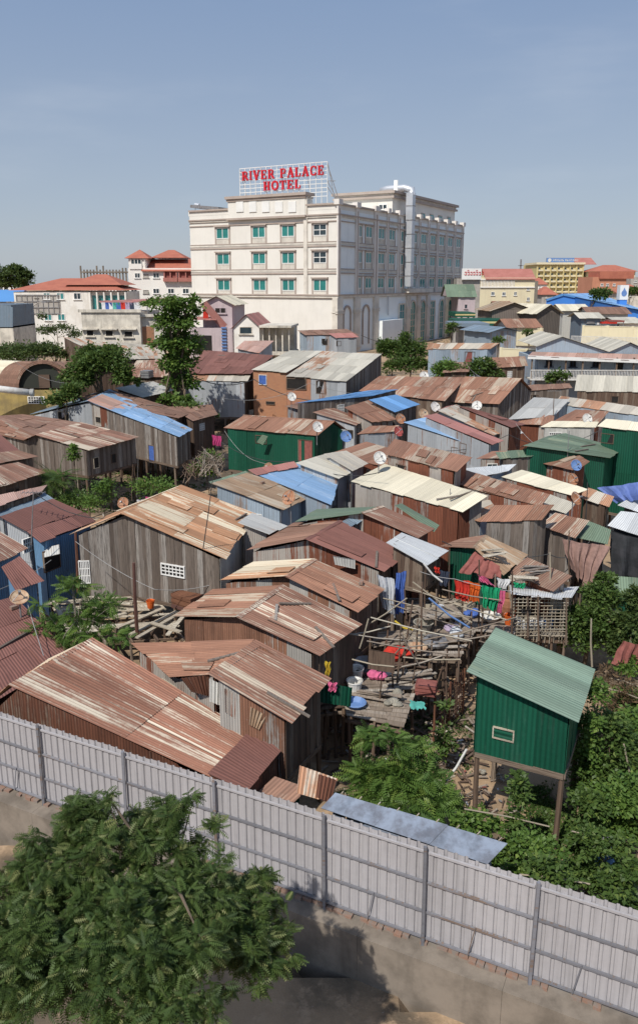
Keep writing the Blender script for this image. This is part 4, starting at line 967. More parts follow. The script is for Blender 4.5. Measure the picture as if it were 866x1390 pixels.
# --- left: white building with turret roofs
r, f = bld('white three storey building with red turret roofs beside the hotel', 174, 268, 364, 175, 18, 'plaster_clean', yaw=.0, name='building',
    wins=[(187, 374, 7, 7), (198.5, 374.5, 7, 5, 'concrete_pale', 'concrete_pale', False), (212.5, 374, 8, 7), (182.5, 395, 8, 7), (198.5, 396, 7, 5, 'concrete_pale', 'concrete_pale', False), (212.5, 395, 8, 7), (232.5, 395, 8, 7), (252.5, 395, 8, 7)])
def tz(f, px, py): return f.px(px, py)
t0, z0 = f.px(194.5, 364.5); z1 = f.px(194.5, 351)[1]
gable_roof(r, f, t0+.4, f.W+1, z0-.2, 2.3, 12, .7, 'tile_red', across=False)
hip(r, f, -.2, f.px(201, 350)[0], f.px(180, 350.5)[1], 1.9, 6, .4, 'tile_red', .5)
mb = MB(); mb.fbox(f, .2, f.z-.2, f.px(200, 350)[0]-.3, f.px(180, 350.8)[1], -5.8, -.1); mb.build('turret', MAT['plaster_clean'], r)
mb = MB(); mb.fbox(f, .8, f.z+.3, f.px(191.5, 350)[0], f.px(180, 352.5)[1], -.2, .02); mb.build('opening', MAT['dark_glass'], r)
mb = MB()
for k in range(5): mb.fbox(f, .7+k*.72, f.z+.2, .82+k*.72, f.px(180, 351)[1], 0, .12)
mb.fbox(f, .4, f.z-.2, f.px(192.5, 350)[0], f.z+.9, 0, .2); mb.build('railing', MAT['plaster_clean'], r)
hip(r, f, f.px(203, 340)[0], f.px(246, 340)[0], f.px(220, 349.3)[1], 1.8, 9, .4, 'tile_red', .4, -3)
for a, b in ((224, 240), (244, 262)):
    t0, z0 = f.px(a, 377); t1, z1 = f.px(b, 367); mb = MB(); mb.fbox(f, t0, z0, t1, z1, -.3, .04); mb.build('opening', MAT['cloth_dullred'], r)
    mb = MB(); mb.fbox(f, t0-.2, z0-.8, t1+.2, z0-.0, .0, .9)
    for q in (t0, (t0+t1)/2, t1): mb.fbox(f, q-.12, z0, q+.12, z1, .1, .5)
    mb.build('balcony', MAT['tile_pink'], r)
# unfinished concrete frame behind
r = thing('unfinished_building', 'unfinished concrete frame with bare columns between the two red roofed houses', 'building', (PY(145, 370, 240).x, 240, 3))
mb = MB(); pa = PY(110, 366, 240); pb = PY(180, 366, 240); zt2 = pa.z
for k in range(17):
    x = lerp(pa.x, pb.x, k/16); mb.box(x-.2, 239.8, 3, x+.2, 240.2, zt2+random.choice((0, 0, .5, 1.1)))
mb.box(pa.x, 239.6, zt2-.9, pb.x, 246, zt2-.5); mb.box(pa.x, 239.6, zt2-4.6, pb.x, 246, zt2-4.1); mb.build('frame', MAT['concrete'], r)
# --- flat concrete building with terrace
r, f = bld('stained flat roofed concrete building with a laundry terrace and brick end', 110.5, 190, 424, 96, 11, 'plaster_dirty', yaw=-.02, name='building',
    wins=[(123, 452, 10, 9, 'dark_void', 'plaster_dirty', False), (149, 452.5, 11, 9, 'dark_void', 'plaster_dirty', False), (175, 453.5, 12, 9, 'dark_void', 'plaster_dirty', False)])
mb = MB(); mb.fbox(f, -.3, f.z, f.W+.2, f.z+.35, -.2, .2)
for k in (123, 149, 175):
    t, z = f.px(k, 447.6); mb.fbox(f, t-1., z, t+1., z+.15, 0, .45)
mb.build('ledge', MAT['plaster_dirty'], r)
r2, f2 = bld('lower stained wing with orange brick doorway right of the flat concrete building', 190.2, 222, 430, 96.6, 9, 'plaster_dirty', yaw=.25, name='building')
t0, z0 = f2.px(190.5, 470); t1, z1 = f2.px(209, 443); mb = MB(); L_ = t1-t0
mb.quad([f2.pt(t0, z0, .03), f2.pt(t1, z0, .03), f2.pt(t1, z1, .03), f2.pt(t0, z1, .03)], [(0, 0), (L_, 0), (L_, 3), (0, 3)]); mb.build('brick_infill', MAT['brick_orange'], r2)
mb = MB(); mb.fbox(f2, 0, f2.z, f2.W+.3, f2.z+.3, -.3, .3); mb.build('ledge', MAT['plaster_dirty'], r2)
# terrace roof
aw = thing('terrace_awning', 'dull red metal roof over the laundry terrace on the flat building', 'awning', (PY(170, 424, 102).x, 102, f.z))
mb = MB(); a, b = PY(134, 409, 103), PY(226, 405, 103); c, d = PY(224, 410, 98.5), PY(138, 412, 98.5); patch(mb, a, b, c, d, .9, 3.); mb.build('roof', MAT['roof_pink'], aw)
for px in (140, 160, 180, 200, 220):
    q = PY(px, 412, 98.6); mb = MB(); mb.tube([q, (q.x, q.y, f.z-.2)], .07, 6); mb.build('post', MAT['steel'], aw)
for k, (px, m) in enumerate(((143, 'cloth_white'), (148, 'cloth_blue'), (153, 'cloth_white'), (158, 'cloth_teal'), (163, 'cloth_blue'), (169, 'cloth_red'), (175, 'cloth_lilac'), (181, 'cloth_dark'), (187, 'cloth_white'))):
    q = PY(px, 414, 98.3); mb = MB(); w_ = .42; mb.quad([(q.x-w_, q.y, q.z+.3), (q.x+w_, q.y, q.z+.3), (q.x+w_*.9, q.y+.05, q.z-.8), (q.x-w_*.9, q.y-.05, q.z-.9)])
    tag(mb.build('laundry', MAT[m]), 'washed garment hanging on the terrace of the flat concrete building', 'laundry', 'laundry on the terrace of the flat concrete building')
# --- pink gabled house and white gabled house
r, f = bld('pinkish gabled house with red diagonal stair and cream roof', 275, 315, 412, 112, 9, 'plaster_pink', yaw=-.1, name='house', cat='house', wins=[(299.5, 421.5, 15, 8, 'dark_void', 'plaster_pink')])
gable_roof(r, f, 0, f.W, f.z, 1.0, 9, .5, 'roof_cream', wall='plaster_pink')
mb = MB(); p0, p1 = PY(277, 412, 110.4), PY(305, 444, 110.4); mb.bar(p0, p1, .15, 1.0); mb.build('stair_stringer', MAT['roof_pink'], r)
mb = MB(); mb.quad([PY(276, 412, 110.6), PY(276, 432, 110.6), PY(283, 432, 110.6), PY(283, 419, 110.6)]); mb.build('stair_wall', MAT['cloth_red'], r)
mb = MB(); a, b, c, d = PY(268, 430, 112), PY(293, 430, 112), PY(294, 435, 109.5), PY(262, 434, 109.5); patch(mb, a, b, c, d, .9, 3.); mb.build('awning', MAT['roof_pink'], r)
mb = MB(); mb.fbox(f, -1.5, 3, 4.5, f.z-3.2, 0, 1.9); mb.build('lower_storey', MAT['plaster_pink'], r)
mb = MB(); mb.fbox(f, -.9, f.z-6.8, 1.6, f.z-4.2, 1.8, 1.95); mb.build('opening', MAT['dark_void'], r)
mb = MB(); 
for k in range(22): mb.fbox(f, -1.8+k*.3, f.z-8.0, -1.75+k*.3, f.z-6.8, 2.4, 2.45)
mb.fbox(f, -1.8, f.z-6.8, 4.6, f.z-6.7, 2.38, 2.47); mb.fbox(f, -1.8, f.z-8.2, 4.6, f.z-8.0, 1.9, 2.5); mb.build('balcony_rail', MAT['concrete'], r)
mb = MB()
for z in range(9): mb.fbox(f, 3.0, f.z-6.6+z*.42, 3.7, f.z-6.42+z*.42, 1.95, 2.15)
mb.build('spiral_stair', MAT['dish_blue'], r)
r, f = bld('small white gabled house with faded red roof and columned balcony', 317.5, 352, 443, 104, 8, 'plaster_white', yaw=-.12, name='house', cat='house', wins=[(334, 448.5, 17, 10, 'dark_glass', 'plaster_dirty', False)])
gable_roof(r, f, 0, f.W, f.z, 1.5, 8, .3, 'roof_pink', wall='plaster_white')
mb = MB()
for k in range(5): mb.fbox(f, f.W+.3+k*.85, 3, f.W+.45+k*.85, f.z-.1, -5, -4.85); mb.fbox(f, f.W+.3+k*.85, 3, f.W+.45+k*.85, f.z-.1, -.5, -.35)
mb.fbox(f, f.W+.05, f.z-.12, f.W+4.2, f.z+.15, -6, .4); mb.fbox(f, f.W+.05, f.z-3.6, f.W+4.2, f.z-3.3, -6, .2)
mb.build('balcony', MAT['plaster_dirty'], r)
mb = MB(); mb.fbox(f, f.W+.05, 3, f.W+4.0, f.z-.2, -6, -3.5); mb.build('wall', MAT['plaster_dirty'], r)
# pale blue warehouse at the left edge and grey building below
r, f = bld('long low building with pale blue metal roof at the far left edge', -40, 17, 408, 175, 14, 'concrete_pale', name='warehouse', cat='warehouse'); gable_roof(r, f, 0, f.W, f.z, 2.2, 14, .5, 'far_blue', across=False)
r, f = bld('grey corner building with dark blue upper storey cut by the left edge', -30, 18, 443, 100, 8, 'plaster_dirty', yaw=.0, name='building')
mb = MB(); mb.fbox(f, -1, f.z-.2, f.W, f.z+2.6, -7.9, -.0); mb.build('upper_storey', MAT['roof_bluegrey'], r)
mb = MB(); p0 = PY(5, 470, 99); mb.quad([PY(0, 413, 99.9), PY(18, 417, 99.9), PY(18, 444, 99.9), PY(0, 444, 99.9)]); mb.build('metal_cladding', MAT['roof_bluegrey'], r)
# --- vaulted olive building
def vault():
    root = thing('vaulted_warehouse', 'olive building with round vaulted metal roof and dark green arched end', 'warehouse', (PY(60, 540, 66).x, 70, 1.))
    Yf = 66.; z0 = PY(62, 527, Yf).z; a = PY(24, 527, Yf); b = PY(99, 523, Yf); rx = (b.x-a.x)/2; cx = (a.x+b.x)/2; rz = PY(62, 491, Yf).z-z0
    d = Vector((-.92, .32, 0))*26
    n = 18; prof = [(cx-rx*math.cos(math.pi*k/n), z0+rz*math.sin(math.pi*k/n)) for k in range(n+1)]
    mb = MB(); mr = MB()
    for k in range(n):
        p0, p1 = Vector((prof[k][0], Yf, prof[k][1])), Vector((prof[k+1][0], Yf, prof[k+1][1]))
        e = d.normalized()*2.0
        mb.quad([p0+e, p1+e, p1+d, p0+d], [(k, 0), (k+.9, 0), (k+.9, 24), (k, 24)])
        mr.quad([p0, p1, p1+e, p0+e], [(0, k), (0, k+.9), (2, k+.9), (2, k)])
    mb.build('roof', MAT['roof_cream'], root, True); mr.build('roof_edge', MAT['roof_brown'], root, True)
    mb = MB(); mb.quad([(x, Yf+.25, z) for x, z in prof[::-1]], [(0, 0)]*(n+1)); mb.build('arched_end', MAT['wall_green_dark'], root)
    mb = MB()
    for k in range(n):
        mb.bar((prof[k][0], Yf+.0, prof[k][1]), (prof[k+1][0], Yf+.0, prof[k+1][1]), .18, .3)
    mb.build('roof_rim', MAT['roof_brown'], root)
    mb = MB(); mb.box(cx-.5, Yf+.1, z0, cx+.4, Yf+.24, z0+1.1); mb.box(cx-2.2, Yf+.1, z0-.15, cx+2.2, Yf+.2, z0); mb.build('door', MAT['plank_brown'], root)
    mb = MB(); g0 = 0.; ring = [Vector((a.x-.1, Yf+.1, 0)), Vector((b.x+.3, Yf+.1, 0)), Vector((b.x+.3, Yf+.1, 0))+d, Vector((a.x-.1, Yf+.1, 0))+d]
    prism(mb, ring, g0, z0, False); mb.build('wall', MAT['plaster_olive'], root)
    f_ = Face((a.x, Yf+.1), (1, 0)); make_opening(root, f_, *f_.px(40, 547), *f_.px(60, 539), 'bars')
    q = PY(0, 528, 64.5); q2 = PY(42, 533, 65.2); mb = MB(); mb.tube([q+Vector((-6, 0, .1)), q, q2], .28, 10); mb.tube([q2, q2+Vector((.25, 0, 0))], .33, 10); mb.build('gutter_pipe', MAT['dish_white'], root, True)
m = sheet_mat('wall_green_dark', (.02, .06, .045), (.03, .03, .025), .4, .3)
vault()
# --- right background
r, f = bld('cream three storey building with red roof right of the hotel', 652, 726, 377, 210, 14, 'plaster_cream', yaw=.0, name='building',
    wins=[(668.5, 398.5, 5, 5), (683.5, 399, 5, 5), (699, 398.5, 4, 5), (716.5, 391.5, 4, 5), (716.5, 406, 4, 5)])
z_ = f.px(700, 385)[1]
gable_roof(r, f, f.px(661, 380)[0], f.px(724, 380)[0], f.z-.1, 2.4, 10, .5, 'tile_pink', across=False, wall='plaster_cream')
mb = MB()
for k in range(24): mb.fbox(f, .2+k*.36, f.z-2.3, .36+k*.36, f.z-.6, 0, .2)
mb.fbox(f, 0, f.z-.6, 9.2, f.z-.35, 0, .3); mb.fbox(f, 0, f.z-2.5, f.W, f.z-2.2, 0, .3); mb.build('balustrade', MAT['plaster_clean'], r)
mb = MB(); pr = PR_ = Face(f.pt(f.W, 0).xy, (.35, 1.)); 
q0_ = f.pt(f.W, 0); q1_ = f.pt(f.W, 0)+Vector((4.6, 14, 0)); prism(mb, [q0_, q1_, q1_+Vector((-6, 0, 0)), q0_+Vector((-6, 1, 0))], 3, f.z-.8); mb.build('side_wing', MAT['plaster_cream'], r)
# yellow hotel
r, f = bld('yellow apartment block with rows of balconies and a blue roof sign', 729, 791, 358, 330, 22, 'plaster_yellow', yaw=.0, name='building')
zr = [f.px(760, y)[1] for y in (361, 368.5, 376, 383.5, 391, 397.5)]
mb = MB(); dk = MB()
for j in range(5):
    for k in range(7):
        ta, tb = f.W*(k+.2)/7, f.W*(k+.85)/7
        dk = MB(); dk.fbox(f, ta, zr[j+1]+.7, ta+(tb-ta)*.45, zr[j]-.7, -.2, .05); dk.build('window', MAT['dark_glass'], r)
        mb.fbox(f, ta-.1, zr[j+1]+.1, tb, zr[j+1]+.75, .0, 1.0)
mb.build('balcony', MAT['plaster_cream'], r)
mb = MB()
for k in range(8): mb.fbox(f, f.W*k/7-.25, 3, f.W*k/7+.35, f.z, 0, .4)
mb.build('pilaster', MAT['plaster_yellow'], r)
mb = MB(); e_ = f.pt(f.W, 0); s_ = Vector((6.6, 20, 0)); prism(mb, [e_, e_+s_, e_+s_+Vector((-8, 0, 0)), e_+Vector((-8, .5, 0))], 3, f.z); mb.build('side_wing', MAT['plaster_cream'], r)
fsd = Face(e_.xy, (s_.x, s_.y)); mb = MB()
for j in range(5):
    for k in range(4): mb.fbox(fsd, 1.2+k*5, zr[j+1]+.6, 3.8+k*5, zr[j]-.5, 0, .15)
mb.build('window_row', MAT['teal_glass_dark'], r)
gable_roof(r, f, f.W*.38, f.W+5, f.z-.1, 2.6, 14, .3, 'tile_pink', across=False, wall='plaster_yellow')
mb = MB(); mb.fbox(f, -.6, f.z-.3, f.W+.6, f.z+.5, -18, 1.); mb.build('ledge', MAT['plaster_cream'], r)
fb = Face(f.pt(0, 0, -1).xy, (1, 0)); sg = thing('roof_billboard', 'blue billboard with pale writing on the roof of the yellow block', 'sign', (fb.pt(f.W*.5, 0).x, 331, f.z))
t0, z0 = fb.px(741, 356.5); t1, z1 = fb.px(779, 350); mb = MB(); mb.fbox(fb, t0, z0, t1, z1, 0, .3); mb.build('board', MAT['dish_blue'], sg)
mb = MB(); x = t0+2.6
for k in range(13):
    w_ = random.uniform(.35, .6); mb.fbox(fb, x, z0+.55, x+.16, z1-.5, .3, .4); mb.fbox(fb, x, random.choice((z0+.55, z1-.7)), x+w_, random.choice((z0+.8, z0+1.))+.0, .3, .38) if k % 2 else mb.fbox(fb, x+w_-.1, z0+.55, x+w_, z1-.5, .3, .39); x += w_+.26
    if k == 5: x += .5
mb.build('lettering', MAT['dish_white'], sg)
mb = MB(); mb.tube([fb.pt(t0+1.2, (z0+z1)/2, .3), fb.pt(t0+1.2, (z0+z1)/2, .45)], .7, 12); mb.build('emblem', MAT['dish_white'], sg)
mb = MB(); 
for k in range(5): mb.bar(fb.pt(lerp(t0, t1, k/4), f.z-.2, -.3), fb.pt(lerp(t0, t1, k/4), z1, -.1), .15)
mb.build('frame', MAT['steel'], sg)
# salmon / red building
r, f = bld('salmon and dark red building with many small windows beyond the yellow block', 804, 850, 376, 250, 14, 'plaster_salmon', name='building', wins=[(816.5, 386.5, 4, 3.4), (824, 386.5, 4, 3.4), (833, 386.5, 4, 3.4), (841, 393, 4, 3.4), (831, 397, 4, 3.4)])
mb = MB(); mb.fbox(f, f.W*.18, f.z-.5, f.W+2, f.z+1.6, -10, .6); mb.build('upper_storey', MAT['tile_red'], r)
r, f = bld('long pale building with red hipped roof on the skyline at the right', 806, 862, 368.5, 320, 16, 'plaster_cream', name='building', wins=[(x, 371.5, 4, 2.4) for x in range(812, 860, 7)])
hip(r, f, 0, f.W, f.z, 2.6, 14, 1.0, 'tile_red', .4)
r, f = bld('grey building at the right edge on the skyline', 856, 900, 376, 270, 14, 'concrete_pale', name='building', wins=[(862, 382, 4, 3), (862, 390, 4, 3)])
# khmer sign building, pink-green house
r, f = bld('white building with red lettered sign board between hotel and cream building', 620, 652, 378, 180, 12, 'concrete_pale', name='building')
fk = Face(f.pt(0, 0, .3).xy, (1, 0)); sg = thing('rooftop_sign', 'white sign board with red curly lettering right of the hotel', 'sign', (fk.pt(2.5, 0).x, 179.6, f.z))
t0, z0 = fk.px(626, 379.5); t1, z1 = fk.px(653, 364.5); mb = MB(); mb.fbox(fk, t0, z0, t1, z1, 0, .4); mb.build('board', MAT['white_paint'], sg)
mb = MB(); xx = t0+.5
for k in range(7):
    h = .75; zc = z1-1.05
    an = [math.pi*(.1+1.7*i/7) for i in range(8)]
    pts = [fk.pt(xx+.22-.2*math.cos(a), zc+h*.45*math.sin(a)*(1 if k % 2 else -1), .48) for a in an]
    mb.tube(pts, .055, 4); mb.tube([fk.pt(xx+.42, zc-h*.5, .48), fk.pt(xx+.42, zc+h*.5, .48)], .05, 4)
    if k % 3 == 1: mb.tube([fk.pt(xx, zc+h*.75, .48), fk.pt(xx+.3, zc+h*.95, .48), fk.pt(xx+.4, zc+h*.7, .48)], .045, 4)
    xx += .62
mb.build('lettering', MAT['sign_red'], sg)
r, f = bld('small pink walled house with green roof against the hotel', 622, 645, 402, 160, 8, 'plaster_pink', name='house', cat='house', wins=[(632, 416, 4, 6, 'dark_glass', 'plaster_pink', False)])
gable_roof(r, f, -2, f.W, f.z, 2.2, 8, .3, 'roof_green', across=False, wall='plaster_pink')
# blue warehouse
def quadroof(label, pts, mat, wallm, zb=2.6, name='warehouse', cat='warehouse', sw=1.2, sl=5):
    W = [PY(*p) for p in pts]; cx = sum(p.x for p in W)/len(W); cy = sum(p.y for p in W)/len(W)
    r = thing(name, label, cat, (cx, cy, 3.)); mb = MB(); patch(mb, W[0], W[1], W[2], W[3], sw, sl, .6); mb.build('roof', MAT[mat], r)
    mb = MB()
    for i in range(4):
        a, b = W[i]-Vector((0, 0, .1)), W[(i+1) % 4]-Vector((0, 0, .1)); c = Vector((cx, cy, 0)); a = lerp(a, Vector((cx, cy, a.z)), .03); b = lerp(b, Vector((cx, cy, b.z)), .03)
        L = (a-b).length; mb.quad([a, b, (b.x, b.y, zb), (a.x, a.y, zb)], [(0, 0), (L, 0), (L, a.z-zb), (0, a.z-zb)])
    mb.build('wall', MAT[wallm], r); return r
sheet_mat('roof_blue_far', (.22, .40, .66), (.2, .36, .6), .2, .1, bstr=0)
sheet_mat('wall_blue_far', (.06, .22, .62), (.05, .2, .55), .2, .1, bstr=0)
quadroof('large warehouse with bright blue wall and long sky blue roof', [(760, 399, 182), (808, 398, 196), (880, 423, 150), (830, 413, 150)], 'roof_blue_far', 'wall_blue_far')
r = quadroof('blue gabled front of the bright blue warehouse', [(760, 399.5, 180), (766, 399, 186), (747, 405, 190), (741, 407, 176)], 'roof_blue_far', 'wall_blue_far')
bw = thing('warehouse', 'bright blue wall with white edged gable beside the sky blue roof', 'warehouse', (PY(775, 410, 172).x, 172, 3))
mb = MB(); mb.quad([PY(741, 408, 172), PY(741, 424, 172), PY(818, 424, 172), PY(818, 411, 172), PY(764, 400.5, 172)], [(0, 0)]*5); mb.build('wall', MAT['far_blue_bright'], bw)
mb = MB(); mb.bar(PY(741, 407.5, 171.9), PY(764, 400, 171.9), .3, .4); mb.bar(PY(764, 400, 171.9), PY(820, 411, 171.9), .3, .4); mb.build('gable_trim', MAT['far_blue'], bw)
def box_gable(label, x0, x1, ye, Y, depth, h, roofm, wallm, across=True, yaw=0., wins=(), name='shed', cat='shed'):
    r, f = bld(label, x0, x1, ye, Y, depth, wallm, yaw, name=name, cat=cat, wins=wins); gable_roof(r, f, 0, f.W, f.z, h, depth, .5, roofm, across=across, wall=wallm); return r, f
sheet_mat('wall_plank_far', (.17, .14, .12), (.13, .11, .095), .5, .5, pitch=.3, bstr=.3)
box_gable('dark plank shed with cream roof edges among the far sheds', 729, 760, 424, 128, 8, 1.2, 'roof_cream', 'wall_plank_far', yaw=.35)
box_gable('dark brown long shed left of the cream edged shed', 668, 724, 421, 132, 8, 1.2, 'roof_tan', 'wall_plank_far', yaw=.1)
box_gable('small shed with rust gable roof near the cream building', 674, 692, 417, 150, 5, 1.0, 'roof_rust', 'plaster_dirty', across=False)
box_gable('cream roofed hall behind the cream edged shed', 764, 798, 421, 140, 7, .9, 'roof_cream', 'wall_pale', across=False)
box_gable('long shed with brown roof below the sky blue roof', 800, 852, 425, 135, 6, .9, 'roof_brown', 'wall_pale', across=False)
box_gable('small dark green walled shop with beige roof', 789, 815, 431, 118, 5, .6, 'roof_beige', 'roof_bluegrey', across=False, wins=[(801, 437, 10, 2.5, 'cloth_white', 'steel', False), (811, 439, 4, 4, 'cloth_white', 'steel', False)])
box_gable('shop with beige flat roof at the far right', 840, 870, 438, 120, 8, .6, 'roof_beige', 'plaster_white', across=False)
box_gable('rust roofed shed left of the cream wall', 690, 730, 443, 112, 5, .9, 'roof_rust', 'wall_pale', across=False, yaw=.1)
box_gable('grey tin shed with blue tinted roof near the hotel side', 665, 700, 450, 104, 6, .5, 'roof_bluegrey', 'wall_bluegrey', yaw=.4)
# blue-white water tower sign
r = thing('water_tank_sign', 'tall blue block with white top and a dark drop emblem near the right edge', 'sign', (PY(846, 400, 160).x, 160, 3)); fw = Face(PY(840, 400, 160).xy, (1, 0))
t0, z0 = fw.px(840.5, 407); t1, z1 = fw.px(851.5, 396); mb = MB(); mb.fbox(fw, t0, 3, t1, z0, -1.5, 0); mb.build('base_block', MAT['far_blue_bright'], r)
zz = fw.px(845, 387)[1]; mb = MB(); mb.fbox(fw, t0-.1, z0+.02, t1+.1, zz, -1.6, .1); mb.build('board', MAT['white_paint'], r)
mb = MB(); c_ = ((t0+t1)/2, (z0+zz)/2); pts = [fw.pt(c_[0]+.55*math.cos(a), c_[1]-.15+.6*math.sin(a), .14) for a in [math.pi*(2*k/12) for k in range(12)]]; pts[3] = fw.pt(c_[0], c_[1]+.95, .14)
mb.quad(pts, [(0, 0)]*12); mb.build('emblem', MAT['dish_blue'], r)
# canopies right of the hotel
def slab(label, x0, x1, py, Y, d, th, mat, post=True, name='canopy', z0=3., extra=None):
    a, b = PY(x0, py, Y), PY(x1, py, Y); r = thing(name, label, 'canopy', ((a.x+b.x)/2, Y+d/2, 3))
    mb = MB(); mb.box(a.x, Y, a.z-th, b.x, Y+d, a.z); mb.build('roof_slab', MAT[mat], r)
    if extra:
        mb = MB(); mb.box(a.x-.02, Y-.03, a.z-th*.62, b.x+.02, Y, a.z-th*.3); mb.build('stripe', MAT[extra], r)
    for k in range(4):
        x = lerp(a.x, b.x, k/3); x = min(max(x, a.x+.2), b.x-.2); mb = MB(); mb.box(x-.15, Y+.3, z0-.2, x+.15, Y+.6, a.z-th); mb.build('post', MAT['concrete_pale'], r)
slab('dark green filling canopy with yellow stripe beside the hotel', 618, 645, 424.5, 150, 8, .8, 'wall_green', extra='plaster_yellow')
slab('long green canopy with yellow and grey edge beside the hotel', 618, 690, 434, 126, 7, .9, 'wall_green', extra='plaster_yellow')
slab('flat grey blue roof terrace near the hotel corner', 616, 664, 439, 116, 8, .5, 'roof_bluegrey')
r, f = bld('grey low block under the green canopies at the hotel corner', 622, 660, 446, 118, 7, 'concrete_pale', name='building')
# cream boundary walls
def wall_seg(label, x0, x1, yt, Y0, Y1, h, mat, name='boundary_wall', th=.25):
    a, b = PY(x0, yt[0], Y0), PY(x1, yt[1], Y1); r = thing(name, label, 'wall', ((a.x+b.x)/2, (a.y+b.y)/2, 3)); f = Face(a.xy, (b-a).xy); L = (b-a).xy.length; mb = MB()
    mb.fbox(f, 0, a.z-h, L, a.z, -th, 0); mb.build('wall', MAT[mat], r); mb = MB()
    k = 0
    while k < L: mb.fbox(f, k, a.z-h, k+.3, a.z+.18, -th-.05, .06); k += 3.2
    mb.fbox(f, 0, a.z, L, a.z+.1, -th-.04, .04); mb.build('pier', MAT[mat], r)
wall_seg('long cream boundary wall in front of the far sheds', 790, 880, (443, 445), 112, 108, 2.3, 'plaster_cream')
wall_seg('cream boundary wall below the rust roofed far shed', 701, 737, (446.5, 446.5), 112, 112, 2.3, 'plaster_cream')
wall_seg('pale low wall in front of the grassy yard', 678, 735, (473.5, 475), 96, 93, 1.2, 'plaster_cream')
# railings
rl = thing('metal_railing', 'white railing across the grassy yard before the cream wall', 'railing', (PY(810, 460, 103).x, 103, 3)); mb = MB()
pa, pb = PY(775, 456, 106), PY(880, 459, 101)
for k in range(60):
    p = lerp(pa, pb, k/59); mb.bar(p, p-Vector((0, 0, 1.1)), .05)
mb.bar(pa, pb, .06); mb.bar(pa-Vector((0, 0, .9)), pb-Vector((0, 0, .9)), .06); mb.build('rail', MAT['dish_white'], rl)
# --- long grey-blue house with verandah
r, f = bld('long grey blue house with twin gables and red edged verandah roof', 730, 900, 487, 84, 9, 'wall_bluegrey', yaw=-.02, name='house', cat='house', base=2.2,
    wins=[(744.5, 493, 9, 9, 'dark_void', 'cloth_dark', True), (777, 493.5, 9, 9, 'dark_void', 'cloth_dark', True), (808, 493.5, 9, 9, 'dark_void', 'cloth_dark', True), (840, 496, 14, 14, 'dark_void', 'wall_bluegrey', False)])
g0, g1 = f.px(728, 470)[0], f.px(826, 478)[0]
def gab_on(px0, py0, pxa, pya, px1, py1, o, dep, mat):
    A = [f.pt(*f.px(px0, py0, o), o), f.pt(*f.px(pxa, pya, o), o), f.pt(*f.px(px1, py1, o), o)]; bk = Vector((-f.n.x, -f.n.y, 0))*dep+Vector((0, 0, .02))
    mb = MB(); patch(mb, A[0], A[0]+bk, A[1]+bk, A[1], .8, 4); patch(mb, A[1], A[1]+bk, A[2]+bk, A[2], .8, 4); mb.build('roof', MAT[mat], r)
    mb = MB(); low = min(A[0].z, A[2].z)-1.8; q = [p-Vector((f.n.x, f.n.y, 0))*.3-Vector((0, 0, .06)) for p in A]
    mb.quad([q[0], q[1], q[2], (q[2].x, q[2].y, low), (q[0].x, q[0].y, low)], [(0, 0), (3, 1), (9, 0), (9, -2), (0, -2)]); mb.build('gable_wall', MAT['wall_bluegrey'], r)
gab_on(728, 470.5, 763, 457, 827, 478, .2, 9, 'roof_beige')
gab_on(826, 478, 855, 465, 884, 478, .15, 9, 'roof_beige')
mb = MB(); a, b = f.pt(*f.px(722, 478, .1), .1), f.pt(*f.px(905, 482, .1), .1); c, d = f.pt(*f.px(905, 490.5, 1.9), 1.9), f.pt(*f.px(716, 483.5, 1.9), 1.9)
patch(mb, a, b, c, d, .8, 3); mb.build('verandah_roof', MAT['roof_pink_light'], r)
mb = MB(); mb.bar(d-Vector((0, 0, .1)), c-Vector((0, 0, .1)), .08, .35); mb.build('fascia', MAT['white_paint'], r)
mb = MB(); ra = f.px(720, 503, 1.8); rb = f.px(905, 509, 1.8)
for k in range(90):
    t = lerp(ra[0], rb[0], k/89); mb.fbox(f, t-.03, ra[1]-.9, t+.03, ra[1], 1.76, 1.8)
mb.fbox(f, ra[0], ra[1], rb[0], ra[1]+.08, 1.74, 1.84); mb.fbox(f, ra[0], ra[1]-1.0, rb[0], ra[1]-.85, -.2, 1.84)
mb.build('balcony_rail', MAT['dish_white'], r)
for k in range(9):
    t = lerp(ra[0]+.1, rb[0], k/8); mb = MB(); mb.fbox(f, t-.07, 2.6, t+.07, d.z-.15, 1.6, 1.74); mb.build('post', MAT['wood_pole'], r)
